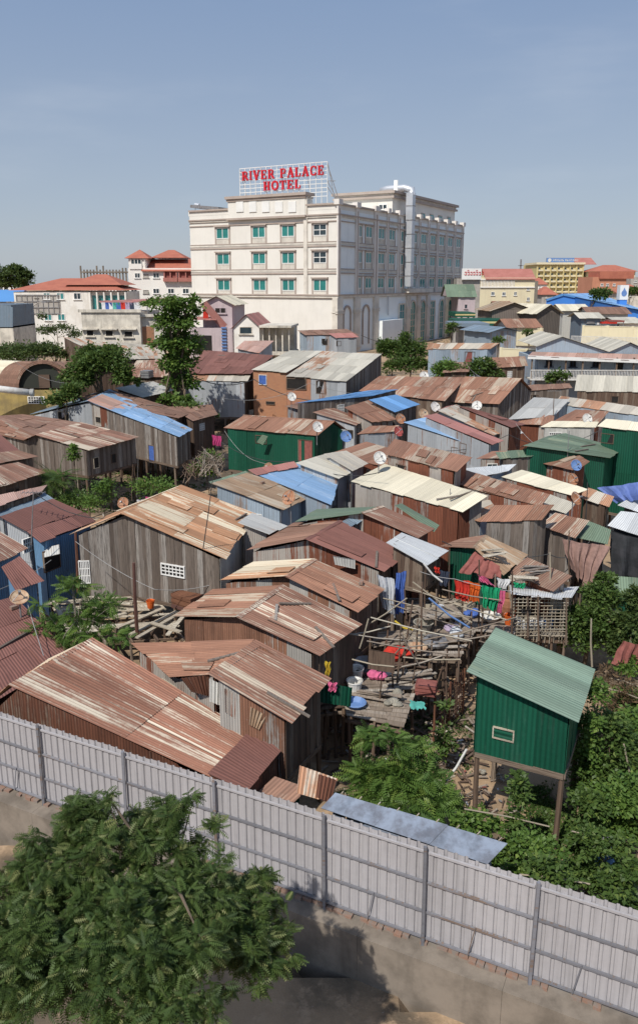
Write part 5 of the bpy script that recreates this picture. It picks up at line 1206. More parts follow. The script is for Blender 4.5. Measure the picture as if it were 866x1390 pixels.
# filler skyline blocks
rs = random.Random(3)
for k, (x0, w_, yt, Y, m, rf) in enumerate([(596, 26, 385, 420, 'plaster_white', 1), (640, 18, 379, 300, 'concrete_pale', 0), (728, 14, 386, 280, 'plaster_clean', 1), (700, 20, 392, 300, 'plaster_salmon', 0), (852, 22, 383, 400, 'plaster_white', 1),
        (791, 16, 384, 420, 'plaster_white', 1), (0, 24, 389, 330, 'plaster_white', 0), (140, 20, 384, 320, 'plaster_clean', 1), (120, 14, 387, 300, 'concrete_pale', 0), (-30, 20, 388, 300, 'plaster_clean', 1), (735, 20, 400, 230, 'concrete_pale', 1), (846, 30, 398, 210, 'plaster_dirty', 1)]):
    lb = ['small pale building far off with red roof behind the hotel edge', 'grey flat building far off behind the red lettered sign', 'pale small house between the cream building and the yellow block', 'salmon wall far off behind the red roof of the cream building',
          'white skyline house with red roof at the right edge', 'white skyline house between the yellow block and the salmon one', 'pale flat building above the pale blue warehouse roof', 'pale house with red roof behind the unfinished frame',
          'grey block far off left of the unfinished frame', 'pale house far off at the left edge', 'grey house with red roof left of the blue warehouse', 'stained house with red roof below the salmon building'][k]
    r, f = bld(lb, x0, x0+w_, yt, Y, 10, m, name='building', wins=[(x0+w_*.3, yt+3.5, 2.2, 2.2), (x0+w_*.7, yt+3.5, 2.2, 2.2)])
    if rf: hip(r, f, 0, f.W, f.z, 2.2, 10, .5, 'tile_red', .4)
# ---------------------------------------------------------------- construction fence on its wall
FF = Face(FA, (FB[0]-FA[0], FB[1]-FA[1]))
zbF = FF.px(441, 1226)[1]; ztF = 4.3
ppx = [-75, 72, 179, 297, 441, 577, 729, 900]
tps = [FF.px(p, 1200)[0] for p in ppx]
tps = [tps[0]-2.5*k for k in (3, 2, 1)]+tps+[tps[-1]+2.2*k for k in (1, 2, 3, 4)]
fc = thing('sheet_fence', 'tall light grey corrugated sheet fence with dark posts running across the foreground', 'fence', FF.pt(tps[6], zbF))
def fence_panel(t0, t1):
    prof = []; t = t0; p = .205
    while t < t1-.02:
        for a, o in ((0, 0), (.125, 0), (.14, .032), (.185, .032)):
            if t+a <= t1: prof.append((t+a, o))
        t += p
    prof.append((t1, 0)); mb = MB(); r = (random.random(), random.random(), random.random()); nxt = t0
    dz = random.uniform(-.02, .02); rr = r; ls = t0
    for (a, b) in zip(prof[:-1], prof[1:]):
        if a[0]-ls > .82: ls = a[0]; rr = (random.random(), random.random(), random.random()); dz = random.uniform(-.025, .03)
        o = .0; mb.quad([FF.pt(a[0], zbF-.02+dz, -a[1]-.05), FF.pt(b[0], zbF-.02+dz, -b[1]-.05), FF.pt(b[0], ztF+dz, -b[1]-.05), FF.pt(a[0], ztF+dz, -a[1]-.05)],
                [(a[0], 0), (b[0], 0), (b[0], 2.2), (a[0], 2.2)], rr)
    mb.build('sheet', MAT['fence_sheet'], fc)
for a, b in zip(tps[:-1], tps[1:]): fence_panel(a, b)
H_ = ztF-zbF
for k, zz in enumerate((ztF-.13, zbF+H_*.62, zbF+H_*.30, zbF+.03)):
    for a, b in zip(tps[:-1], tps[1:]):
        mb = MB(); mb.fbox(FF, a+.04, zz-.022, b-.04, zz+.022, -.045, .0)
        mb.build('rail', MAT['fence_sheet' if k == 0 else 'fence_steel'], fc)
for t in tps:
    mb = MB(); l = random.uniform(-.03, .03); mb.bar(FF.pt(t, zbF-.15, .04), FF.pt(t+l, ztF+.03, .04), .06, .06); mb.build('post', MAT['fence_steel'], fc)
for px in (35, 130, 500, 640, 790):
    t = FF.px(px, 1200)[0]; mb = MB(); mb.bar(FF.pt(t, zbF+.03, .03), FF.pt(t+.12, zbF+H_*.33, .02), .02); mb.build('tie_rod', MAT['fence_steel'], fc)
wl = thing('retaining_wall', 'rough stained concrete retaining wall below the grey sheet fence', 'wall', FF.pt(tps[6], -.4))
mb = MB(); t = tps[0]-6
while t < tps[-1]+6:
    mb.fbox(FF, t, -.3, t+2.96, zbF-.10, -.35, .42); t += 2.965
mb.build('wall', MAT['concrete'], wl)
mb = MB(); t = tps[0]-6; rr = random.Random(5)
while t < tps[-1]+6:
    L = rr.uniform(.14, .24)
    if rr.random() < .7: mb.fbox(FF, t, zbF-.10, t+L-.015, zbF-rr.uniform(.02, .045), rr.uniform(-.28, -.2), rr.uniform(.0, .11))
    t += L
mb.build('brick_course', MAT['brick_rubble'], wl)
# ---------------------------------------------------------------- vegetation
def leaf_template(kind):
    if kind == 'leaf':      # folded rhombus, unit length along x
        V = np.array([[0, 0, 0], [.5, .27, .05], [1, 0, -.08], [.5, -.27, .05]]); Fq = np.array([[0, 1, 2, 3]])
    elif kind == 'broad':
        V = np.array([[0, 0, 0], [.35, .36, .06], [1, 0, -.12], [.35, -.36, .06]]); Fq = np.array([[0, 1, 2, 3]])
    elif kind == 'narrow':
        V = np.array([[0, 0, 0], [.5, .1, .03], [1, 0, -.15], [.5, -.1, .03]]); Fq = np.array([[0, 1, 2, 3]])
    elif kind == 'frond':   # pinnate leaf drooping at its tip
        vs = []; fs = []; n = 7
        for i in range(n):
            s = (i+.8)/n; x = s; z = -.28*s*s
            ln = .30*math.sin(math.pi*(.18+.75*s))+.06; w = .075
            for sg in (1, -1):
                k = len(vs); dx = .10; y1 = sg*ln
                vs += [[x, 0, z], [x+dx*.2+w, y1*.5, z-.05], [x+dx, y1, z-.17*ln/.3], [x+dx*.4-w, y1*.5, z-.05]]; fs.append([k, k+1, k+2, k+3])
        k = len(vs); vs += [[0, .008, 0], [1, .004, -.28], [1, -.004, -.28], [0, -.008, 0]]; fs.append([k, k+1, k+2, k+3])
        V = np.array(vs); Fq = np.array(fs)
    elif kind == 'palm':
        vs = []; fs = []; n = 14
        for i in range(n):
            s = (i+1)/n; x = s; z = .15*s-.55*s*s; ln = .42*math.sin(math.pi*(.12+.8*s))
            for sg in (1, -1):
                k = len(vs); vs += [[x, 0, z], [x+.16, sg*ln*.5+.02, z-.08], [x+.26, sg*ln, z-.3*ln], [x+.12, sg*ln*.5-.02, z-.08]]; fs.append([k, k+1, k+2, k+3])
        V = np.array(vs); Fq = np.array(fs)
    return V, Fq
def scatter(name, pos, nrm_out, size, kind, mat, root, up=.5, droop=.0, tint=None):
    """one leaf template per position; x axis of the leaf points outward"""
    V, Fq = leaf_template(kind); n = len(pos); rs = RS
    d = nrm_out*.8+rs.normal(0, .55, (n, 3)); d[:, 2] = d[:, 2]*.7-droop
    d /= np.linalg.norm(d, axis=1)[:, None]+1e-9
    u = rs.normal(0, .5, (n, 3)); u[:, 2] += up+.6; y = np.cross(u, d); y /= np.linalg.norm(y, axis=1)[:, None]+1e-9
    z = np.cross(d, y)
    s = size*rs.uniform(.65, 1.25, n)
    P_ = pos[:, None, :]+s[:, None, None]*(V[None, :, 0, None]*d[:, None, :]+V[None, :, 1, None]*y[:, None, :]+V[None, :, 2, None]*z[:, None, :])
    Fc = (Fq[None]+(np.arange(n)*len(V))[:, None, None]).reshape(-1, 4)
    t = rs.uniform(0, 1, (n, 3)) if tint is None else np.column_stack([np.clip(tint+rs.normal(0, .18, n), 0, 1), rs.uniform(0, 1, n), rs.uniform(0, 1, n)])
    rnd = np.repeat(t, len(Fq), axis=0)
    return npmesh(name, P_.reshape(-1, 3), Fc, rnd, mat, root)
def blob_points(blobs, n, clump=.3, nclump=None, rs=RS, fill=.55):
    """blobs: (centre, rx, ry, rz). Leaves gather in clumps over the surface of each"""
    wts = np.array([b[1]*b[3] for b in blobs]); wts = wts/wts.sum(); P_ = []; O = []; T = []; C = []
    for b, w_ in zip(blobs, wts):
        c = np.array(b[0]); r = np.array(b[1:4]); m = max(8, int(n*w_)); nc = max(6, int((nclump or 40)*w_+4))
        d = rs.normal(0, 1, (nc, 3)); d /= np.linalg.norm(d, axis=1)[:, None]; d[:, 2] = np.abs(d[:, 2])*.95-.35*(rs.uniform(0, 1, nc) < .5)
        cc = c+d*r*rs.uniform(fill, 1.05, nc)[:, None]; k = rs.randint(0, nc, m)
        sz = clump*r.mean()*rs.uniform(.5, 1.3, nc)
        p = cc[k]+rs.normal(0, 1, (m, 3))*sz[k][:, None]*np.array([1, 1, .6])
        o = (p-cc[k])/(sz[k][:, None]*1.5)+d[k]*.7
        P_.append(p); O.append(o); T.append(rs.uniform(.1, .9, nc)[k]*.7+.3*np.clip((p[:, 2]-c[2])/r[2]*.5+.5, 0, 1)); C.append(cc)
    O = np.vstack(O); O /= np.linalg.norm(O, axis=1)[:, None]+1e-9
    return np.vstack(P_), O, np.concatenate(T), np.vstack(C)
def pblob(px, py, rx, ry, Y, ry3=None):
    c = PY(px, py, Y); k = (c-CAM).dot(FW)/F
    return ((c.x, c.y, c.z), rx*k, (ry3 or rx)*k*.9, ry*k)
def tree(label, base, blobs, n, size, kind='leaf', mat='leaf_mid', bark='bark', name='tree', cat='tree', trunk_r=.12, nclump=60, clump=.3, limbs=9, group=None, droop=0., lean=None, fill=.55):
    base = Vector(base); root = thing(name, label, cat, base, group)
    P_, O, T, C = blob_points(blobs, n, clump, nclump, fill=fill)
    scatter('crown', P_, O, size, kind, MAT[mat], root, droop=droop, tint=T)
    top = Vector(np.mean([b[0] for b in blobs], axis=0)); 
    if trunk_r:
        hi = Vector(max((b[0] for b in blobs), key=lambda q: q[2]))
        mb = MB(); pts = [base-Vector((0, 0, .2)), lerp(base, top, .35)+Vector((random.uniform(-.1, .1), random.uniform(-.1, .1), 0)), lerp(base, top, .75), top, hi]
        mb.tube(pts, [trunk_r, trunk_r*.8, trunk_r*.62, trunk_r*.45, trunk_r*.15], 8)
        idx = RS.choice(len(C), min(limbs, len(C)), replace=False)
        for i in idx:
            q = Vector(C[i]); s = lerp(lerp(base, top, .55), top, random.random()); m_ = lerp(s, q, .5)+Vector((0, 0, .12*(q-s).length))
            mb.tube([s, m_, q], [trunk_r*.4, trunk_r*.24, trunk_r*.08], 5)
        mb.build('trunk', MAT[bark], root)
    return root
def gz(x, y): return terr(x, y)
def tree_px(label, bpx, Y, blobs, n, size, **kw):
    """bpx: pixel column of the trunk; blobs in pixels (px,py,rx,ry[,dY])"""
    B = [pblob(b[0], b[1], b[2], b[3], Y+(b[4] if len(b) > 4 else 0)) for b in blobs]
    if kw.get('name') == 'bush' and Y < 40:
        for b in list(B)[:3]:
            g_ = gz(b[0][0], b[0][1]); hh = b[0][2]-g_
            if hh > .5: B.append(((b[0][0], b[0][1], g_+hh*.4), b[1]*.85, b[2]*.8, max(.25, hh*.4)))
        n = int(n*1.35)
    q = PY(bpx, blobs[0][1], Y); return tree(label, (q.x, Y, gz(q.x, Y)), B, n, size, **kw)
# foreground tree with feathery compound leaves
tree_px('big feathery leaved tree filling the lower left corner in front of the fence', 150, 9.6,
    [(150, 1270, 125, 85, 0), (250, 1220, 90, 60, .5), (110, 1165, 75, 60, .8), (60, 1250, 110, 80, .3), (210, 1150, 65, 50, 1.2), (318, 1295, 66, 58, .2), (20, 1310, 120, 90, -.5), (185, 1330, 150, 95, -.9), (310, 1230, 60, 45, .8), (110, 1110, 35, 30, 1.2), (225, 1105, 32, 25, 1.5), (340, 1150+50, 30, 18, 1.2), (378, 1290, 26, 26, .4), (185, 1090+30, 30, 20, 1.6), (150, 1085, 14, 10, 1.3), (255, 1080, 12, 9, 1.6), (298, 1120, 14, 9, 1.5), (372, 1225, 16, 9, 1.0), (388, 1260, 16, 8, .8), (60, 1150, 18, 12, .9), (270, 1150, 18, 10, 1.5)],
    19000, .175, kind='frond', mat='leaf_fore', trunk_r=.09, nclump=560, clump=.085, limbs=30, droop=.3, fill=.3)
tree_px('feathery young tree beside the lumber deck in front of the large plank house', 97, 24.0,
    [(100, 800, 26, 14), (70, 850, 26, 14), (140, 825, 24, 12), (110, 835, 32, 16, .3), (145, 868, 30, 13, -.3), (85, 878, 30, 12, -.4), (60, 820, 15, 8), (120, 858, 35, 14, -.2), (100, 785, 10, 6)],
    620, .34, kind='frond', mat='leaf_bright', trunk_r=.05, bark='bark_pale', nclump=60, clump=.16, limbs=14, droop=.15)
tree_px('feathery tree with long arching leaves below the plank platform', 520, 18.6,
    [(520, 1005, 26, 12), (560, 1020, 22, 12, .2), (540, 1050, 45, 20), (500, 1060, 25, 20), (575, 1055, 22, 14, .3), (535, 1085, 50, 20, -.5), (585, 1090, 26, 16, -.6)],
    1100, .36, kind='frond', mat='leaf_bright', trunk_r=.05, nclump=70, clump=.3, limbs=10, droop=.1)
tree_px('round dense mango tree beside the vaulted warehouse', 140, 66, [(137, 500, 40, 28), (108, 515, 22, 18, -1), (168, 515, 18, 16, -1), (132, 482, 26, 16, .5)], 9500, .34, mat='leaf_mid', trunk_r=.22, nclump=110, clump=.2)
tree_px('leafy bush between the vaulted warehouse and the mango tree', 88, 62, [(88, 538, 18, 10), (100, 530, 14, 10, .5), (72, 545, 12, 7)], 1800, .3, mat='leaf_mid', name='bush', cat='bush', trunk_r=.06, nclump=40)
tree_px('tall slender tree wrapped in broad green leaves left of the brick house', 243, 68,
    [(228, 413, 30, 7), (250, 420, 22, 13), (238, 440, 28, 18), (232, 465, 25, 17), (249, 470, 23, 20), (241, 495, 25, 17), (246, 520, 20, 18), (243, 545, 20, 8, -1.5), (258, 408, 12, 6), (205, 412, 12, 4), (228, 545, 10, 7, -2)],
    7500, .36, kind='broad', mat='leaf_bright', trunk_r=.45, nclump=150, clump=.24, limbs=20)
tree_px('dark olive trees with flat crowns beyond the vaulted warehouse at the left edge', 30, 90, [(20, 476, 30, 9), (60, 474, 24, 8), (40, 482, 45, 8), (-10, 480, 25, 9)], 6500, .32, mat='leaf_dark', trunk_r=.2, nclump=120, clump=.2)
tree_px('second flat dark tree right of the first beyond the vaulted warehouse', 72, 92, [(72, 478, 14, 8), (82, 482, 10, 6)], 1200, .32, mat='leaf_dark', trunk_r=.15, nclump=30, clump=.25)
tree_px('brownish low bush in front of the white house with long red roof', 80, 118, [(85, 447, 16, 7), (60, 450, 16, 7), (105, 455, 10, 8), (58, 432, 6, 6)], 1800, .35, mat='leaf_dark', name='bush', cat='bush', trunk_r=.08, nclump=50)
tree_px('dark tree on the skyline at the left edge', 18, 260, [(15, 374, 20, 10), (-10, 376, 20, 10), (33, 377, 12, 9), (22, 367, 10, 6), (0, 384, 26, 8), (26, 385, 14, 7)], 4500, 1.1, mat='leaf_dark', trunk_r=.5, nclump=80, clump=.24)
tree_px('thin young tree against the brick end of the flat concrete building', 197, 88, [(197, 478, 6, 9), (195, 486, 7, 6)], 240, .35, mat='leaf_bright', trunk_r=.05, nclump=10)
for lab, bx, Y, bl, n_ in (
    ('bushy tree at the foot of the hotel, nearest to the beige roofed house', 532, 96, [(534, 480, 18, 18), (522, 476, 9, 15), (540, 495, 22, 14, -2)], 4200),
    ('spreading tree in the middle of the clump at the foot of the hotel', 556, 97, [(558, 481, 18, 22), (574, 495, 16, 14, -1), (549, 466, 9, 14)], 4200),
    ('slim upright tree standing against the hotel arches', 517, 104, [(517, 466, 5, 7), (517, 476, 5, 6)], 400),
    ('small feathery tree in front of the right hotel arches', 614, 108, [(614, 443, 7, 6), (611, 450, 6, 4)], 420),
    ('low leafy bush right of the hotel trees', 606, 82, [(606, 500, 18, 9), (597, 508, 14, 7)], 1500),
    ('round leafy bush left of the grey blue house', 655, 82, [(655, 498, 18, 11), (668, 507, 14, 8), (642, 503, 12, 7)], 2200),
    ('small tree by the cream boundary wall beyond the grassy yard', 716, 108, [(716, 452, 5, 6), (722, 457, 5, 4)], 300),
    ('leafy vine covered tree below the twin gabled house', 757, 78, [(757, 511, 14, 6), (750, 516, 8, 5)], 700),
    ('dark crown above the red stalls at the far right', 772, 160, [(818, 397, 10, 5), (808, 398, 6, 4), (814, 403, 9, 5)], 700),
    ('distant tree between the salmon building and the right edge', 858, 190, [(860, 397, 9, 6), (846, 400, 5, 4)], 700),
    ('bush on the grassy yard beside the tin shed', 676, 100, [(676, 462, 6, 5)], 260)):
    tree_px(lab, bx, Y, bl, n_, .36 if Y < 150 else .7, mat='leaf_mid' if n_ % 2 == 0 and n_ != 1500 else 'leaf_bright', trunk_r=.1, nclump=40, clump=.25, name='tree' if 'bush' not in lab else 'bush', cat='tree' if 'bush' not in lab else 'bush')
# papaya like plants, weeds between stilt houses
pl = PY(78, 655, 43); tree('papaya plant with star shaped leaves under the plank house on stilts', (pl.x, 43, 0), [pblob(75, 652, 12, 6, 43), pblob(88, 650, 8, 5, 43)], 60, 1.0, kind='palm', mat='leaf_mid', name='papaya_plant', cat='plant', trunk_r=.06, nclump=6, clump=.2, limbs=3)
def bush_px(label, px, py, rx, ry, Y, n, size, mat='leaf_mid', kind='leaf', extra=(), clump=.28, tr=.03, name='bush', cat='bush'):
    return tree_px(label, px, Y, [(px, py, rx, ry)]+list(extra), n, size, kind=kind, mat=mat, trunk_r=tr, nclump=max(14, int(n/40)), clump=clump, name=name, cat=cat, limbs=6)
bush_px('fluffy green bush below the stilts of the weathered plank house', 142, 668, 14, 14, 41, 1600, .16, 'leaf_bright', extra=[(130, 683, 18, 9), (148, 655, 8, 8)])
bush_px('narrow climber wrapped on a pole in front of the weathered plank house', 100, 618, 4, 14, 46, 420, .2, 'leaf_bright', name='climbing_plant', cat='plant')
bush_px('dark weeds between the plank house and the papaya plant', 105, 680, 28, 10, 42.5, 1500, .2, 'leaf_mid')
bush_px('bright weeds at the foot of the patchwork stilt house', 205, 662, 28, 7, 47, 1300, .2, 'leaf_bright')
bush_px('weeds growing left of the green corrugated house', 285, 625, 12, 13, 54, 900, .25, 'leaf_bright', extra=[(272, 640, 14, 9)])
bush_px('broad leaved bush under the tall slender tree', 255, 556, 22, 8, 64, 1200, .32, 'leaf_mid', extra=[(285, 566, 12, 7)])
# right hand garden
tree_px('dark leafy tree beside the bamboo cage at the right', 795, 28.6, [(795, 845, 32, 30), (815, 812, 26, 26, .6), (780, 870, 22, 20, -.3), (812, 865, 26, 26), (820, 790, 16, 14, .8)], 9000, .16, mat='leaf_mid', trunk_r=.1, nclump=150, clump=.18)
tree_px('second dark leafy tree cut by the right edge', 855, 28.0, [(858, 850, 26, 30), (850, 880, 24, 20, -.3), (862, 815, 18, 22, .5)], 5000, .17, mat='leaf_dark', trunk_r=.1, nclump=90, clump=.2)
G2 = 'leafy garden bushes below the green hut'
def vine(label, px, py, rx, ry, Y, n, mat='leaf_mid', size=.15, extra=()):
    return bush_px(label, px, py, rx, ry, Y, n, size, mat, 'broad', extra, .26)
vine('vine climbing over the low side of the green hut roof', 806, 945, 14, 30, 20.6, 2600, 'leaf_bright', .12, [(800, 985, 16, 25, -.2), (795, 1020, 16, 25, -.3), (812, 930, 8, 15, .2)])
vine('dark vine mass hanging right of the green hut', 825, 1000, 28, 42, 20.8, 3600, 'leaf_mid', .14, [(815, 1045, 28, 25, -.4), (850, 1030, 22, 30, -.2)])
vine('bright flowering creeper at the right edge below the brown dry thicket', 856, 985, 20, 22, 21.5, 2600, 'leaf_bright', .14, [(868, 1020, 20, 25)])
vine('green creeper behind the reddish cloth at the right edge', 855, 905, 18, 16, 24.5, 1500, 'leaf_bright', .15)
vine('bush spreading below the stilts of the green hut at its right', 800, 1092, 22, 20, 18.2, 2800, 'leaf_mid', .13)
vine('bush at the right edge level with the hut stilts', 835, 1090, 32, 24, 18.4, 3600, 'leaf_bright', .13, [(860, 1070, 22, 20, .3)])
vine('tall climber on a pole in front of the green hut', 703, 1080, 11, 38, 17.6, 1500, 'leaf_mid', .12, [(700, 1120, 13, 25, -.1)])
vine('bush between the blue grey sheet shelter and the climber pole', 640, 1115, 30, 14, 17.5, 2200, 'leaf_bright', .12, [(670, 1125, 16, 12)])
vine('low bush below the climber pole beside the shelter end', 715, 1150, 26, 16, 16.4, 2400, 'leaf_bright', .12, [(745, 1155, 20, 14)])
vine('bushy patch above the fence right of the shelter', 752, 1185, 26, 13, 15.6, 1900, 'leaf_mid', .12, [(730, 1172, 16, 10)])
vine('leafy patch above the fence at the far right', 838, 1200, 26, 16, 15.4, 2200, 'leaf_mid', .12, [(860, 1180, 18, 16)])
vine('open leafy vegetable patch at the right between two bamboo rails', 800, 1140, 28, 15, 16.8, 2200, 'leaf_mid', .12, [(840, 1150, 22, 12)])
vine('small green bush on the bare earth under the green hut', 648, 1100, 10, 5, 18.6, 500, 'leaf_bright', .1)
bush_px('brown dry thicket right of the green hut roof', 838, 935, 20, 18, 23.5, 1500, .2, 'leaf_dry', 'narrow', [(822, 915, 10, 14), (850, 950, 14, 12)], .4)
bush_px('dark weeds under the plank platform', 605, 960, 10, 8, 22, 400, .15, 'leaf_mid')
bush_px('green weeds below the low deck beside the green hut', 500, 1050, 14, 10, 19, 500, .14, 'leaf_dark')
# bare tangle of twigs left of the green house
def twigs(label, px, py, w_, h_, Y, n, mat, name='twig_thicket'):
    c = PY(px, py, Y); k = (c-CAM).dot(FW)/F; r = thing(name, label, 'thicket', (c.x, c.y, gz(c.x, Y))); mb = MB()
    for _ in range(n):
        a = c+Vector((random.uniform(-w_, w_)*k, random.uniform(-1.5, 1.5), -h_*k*random.uniform(.4, 1)))
        b = c+Vector((random.uniform(-w_, w_)*k, random.uniform(-1.5, 1.5), h_*k*random.uniform(.1, 1)))
        m_ = lerp(a, b, .5)+Vector((random.uniform(-.4, .4), 0, random.uniform(0, .4)))
        mb.tube([a, m_, b], [.03, .022, .012], 4, cap=False)
    mb.build('twigs', MAT[mat], r)
twigs('tangled dry branches left of the green corrugated house', 287, 628, 18, 18, 52.5, 55, 'plank_deck')
twigs('thicket of dry sticks beside the small rust lean-to', 262, 635, 14, 16, 52.5, 24, 'wood_pole')
# grass and ground cover
def cover(label, pts, n, size, mat, kind='narrow', h=.0):
    """n leaves over a ground polygon given by 4 pixel corners"""
    W = [P(px, py, h) for px, py in pts]; uv = RS.uniform(0, 1, (n, 2)); A, B, C_, D = [np.array(w) for w in W]
    u, v = uv[:, :1], uv[:, 1:]; p = (A*(1-u)+B*u)*(1-v)+(D*(1-u)+C_*u)*v
    cl = np.sin(p[:, 0]*1.9+p[:, 1]*.7)+np.sin(p[:, 0]*.8-p[:, 1]*1.6+1.3)+RS.normal(0, .6, n); p = p[cl > .0]
    p[:, 2] = [gz(x, y)-.03 if side(x, y) > 0 or y > 40 else -.5 for x, y in p[:, :2]]
    o = RS.normal(0, .5, p.shape); o[:, 2] = 1.2; o /= np.linalg.norm(o, axis=1)[:, None]
    ob = scatter('grass' if kind == 'narrow' else 'ground_cover', p, o, size, kind, MAT[mat], None, droop=-.3); tag(ob, label, 'grass' if kind == 'narrow' else 'ground cover', kind='stuff')
cover('green grass in the yard beyond the tin shacks', [(660, 462), (730, 458), (735, 472), (620, 478)], 9000, .35, 'leaf_bright')
cover('grass and bushes behind the white railing', [(740, 452), (870, 456), (870, 466), (740, 464)], 8000, .4, 'leaf_mid')
cover('low weeds on the earth below the green hut', [(745, 1060), (860, 1040), (860, 1215), (600, 1125)], 20000, .10, 'leaf_mid', 'broad')
cover('weeds between the stilts in the shade of the platforms', [(470, 985), (640, 960), (640, 1050), (470, 1080)], 3000, .12, 'leaf_dark', 'broad')
cover('weeds between the houses at the left', [(60, 640), (290, 640), (260, 690), (60, 700)], 6000, .2, 'leaf_mid', 'broad')
cover('far grass strips around the distant sheds', [(600, 440), (866, 440), (866, 462), (600, 466)], 3000, .5, 'leaf_dark')

# litter and scrap lying in the gaps between the shacks
def litter(label, pts, n, size, h=0.):
    W = [P(px, py, h) for px, py in pts]; mb = MB(); mats = ['cloth_white', 'plank_deck', 'steel', 'dish_blue', 'cloth_dullred', 'plank_brown', 'wood_pale']; wt = [1, 7, .7, .4, .5, 9, 1]
    for _ in range(n):
        p = bil(*W, random.random(), random.random()); p.z = terr(p.x, p.y)+.02; mi = random.choices(range(7), wt)[0]; a = random.uniform(0, 6.28); l = size*random.uniform(.3, 1.4)*(2.6 if mi in (1, 5, 6) else .6); w_ = size*random.uniform(.2, .5)
        ax = Vector((math.cos(a), math.sin(a), random.uniform(-.2, .3))); mb.obox(p+Vector((0, 0, .04)), ax*l*.5, Vector((-ax.y, ax.x, 0))*w_*.4, (0, 0, .015), None, mi)
    tag(mb.build('litter', [MAT[m] for m in mats]), label, 'litter', kind='stuff')
litter('scrap wood and litter under the plank platforms', [(430, 940), (650, 900), (640, 1060), (440, 1090)], 260, .26)
litter('scrap and litter between the stilt houses at the left', [(60, 640), (300, 610), (300, 700), (60, 720)], 260, .35)
litter('litter among the far shacks', [(250, 500), (800, 500), (800, 620), (250, 640)], 700, .4)
litter('litter on the earth by the green hut', [(590, 1020), (700, 1030), (700, 1110), (600, 1100)], 70, .16)

for k, (x, y, r_) in enumerate(((11.5, 17.5, 1.2), (12.5, 20.5, 1.5), (14.5, 16.0, 1.3), (13.5, 24, 1.6), (16.5, 20, 1.6), (16, 27, 1.8))):
    tree(('round bush just outside the right edge beside the fence', 'taller bush outside the right edge behind the first', 'low wide bush far right along the fence', 'dense bush right of the second dark tree', 'bush at the far right of the garden', 'big leafy bush right of the yellow green roof')[k],
         (x, y, 0), [((x, y, r_*.7), r_, r_, r_*.7), ((x+.6, y+.3, r_*.4), r_, r_, r_*.45)], 1500, .16, kind='broad', mat='leaf_mid', name='bush', cat='bush', trunk_r=.04, nclump=40)
n_ = 9000; pp = np.column_stack([RS.uniform(-520, 520, n_), RS.uniform(430, 480, n_), np.zeros(n_)]); pp[:, 2] = 3+RS.uniform(0, 1, n_)*(6.2+1.6*np.sin(pp[:, 0]*.04)+1.2*np.sin(pp[:, 0]*.17))
oo = RS.normal(0, 1, (n_, 3)); oo /= np.linalg.norm(oo, axis=1)[:, None]
tag(scatter('far_wood', pp, oo, 5., 'broad', MAT['leaf_dark'], None), 'dark belt of distant trees on the horizon', 'wood', kind='stuff')
# ---------------------------------------------------------------- platforms, poles, laundry, clutter
def pole(label, top, bot, hb, r=.035, mat='wood_pole', name='wooden_pole', cat='pole', group=None, bend=.04):
    b = P(bot[0], bot[1], hb); t = PY(top[0], top[1], b.y); m_ = lerp(b, t, .5)+Vector((random.uniform(-bend, bend), 0, 0))
    mb = MB(); mb.tube([b, m_, t], [r*1.1, r, r*.8], 6); return tag(mb.build(name, MAT[mat]), label, cat, group)
def cable(label, pts, sag=.2, r=.014, mat='wire', name='cable', cat='cable'):
    """pts: (px,py,Y)"""
    W = [PY(*p) for p in pts]; out = []
    for a, b in zip(W[:-1], W[1:]):
        for k in range(10):
            t = k/10; q = lerp(a, b, t); q.z -= sag*4*t*(1-t); out.append(q)
    out.append(W[-1]); mb = MB(); mb.tube(out, r, 4); return tag(mb.build(name, MAT[mat]), label, cat)
def deck(label, c4, h, sw=.16, gap=.12, name='plank_platform', cat='platform', mat='plank_deck', stilt=True, joist=True, seed=1):
    """c4: far-left, far-right, near-right, near-left (px,py); planks run left-right"""
    W = [P(px, py, h) for px, py in c4]; cx = sum(p.x for p in W)/4; cy = sum(p.y for p in W)/4; rr = random.Random(seed)
    r = thing(name, label, cat, (cx, cy, 0)); mb = MB(); D = (W[3]-W[0]).length; n = int(D/sw)
    for k in range(n):
        if rr.random() < gap: continue
        v0, v1 = k/n, (k+.9)/n; u = -.02
        while u < 1.:
            u2 = min(1.03, u+rr.uniform(.25, .6))
            if rr.random() > .06:
                a, b, c, d = [bil(*W, *q) for q in ((u, v0), (u2, v0+rr.uniform(-.004, .004)), (u2, v1), (u, v1))]
                o = Vector((0, 0, rr.uniform(0, .03))); mid = (a+b+c+d)/4+o; x = (b-a)/2; y = (d-a)/2
                mb.obox(mid, x, y, (0, 0, .015))
            u = u2+.01
    mb.build('planks', MAT[mat], r)
    if joist:
        mb = MB()
        for k in range(5): mb.bar(bil(*W, k/4*.96+.02, -.03)-Vector((0, 0, .09)), bil(*W, k/4*.96+.02, 1.05)-Vector((0, 0, .09)), .07, .12)
        for v in (.03, .5, .97): mb.bar(bil(*W, -.04, v)-Vector((0, 0, .2)), bil(*W, 1.04, v)-Vector((0, 0, .2)), .09)
        mb.build('joist', MAT['wood_pole'], r)
    if stilt:
        for i in range(5):
            for v in (.02, .5, .98):
                p = bil(*W, .02+i*.24, v); mb = MB(); mb.tube([p-Vector((0, 0, .1)), (p.x+rr.uniform(-.12, .12), p.y+rr.uniform(-.1, .1), -.2)], [.05, .06], 6); mb.build('stilt', MAT['wood_pole'], r)
    return W
UD = deck('upper plank platform with table and baskets behind the green hut', [(503, 858), (650, 842), (622, 893), (545, 889)], 2.2, seed=2)
LD = deck('lower plank platform cluttered with buckets and basins in front of the rust roofs', [(462, 916), (574, 903), (545, 988), (472, 972)], 2.0, seed=3, gap=.06)
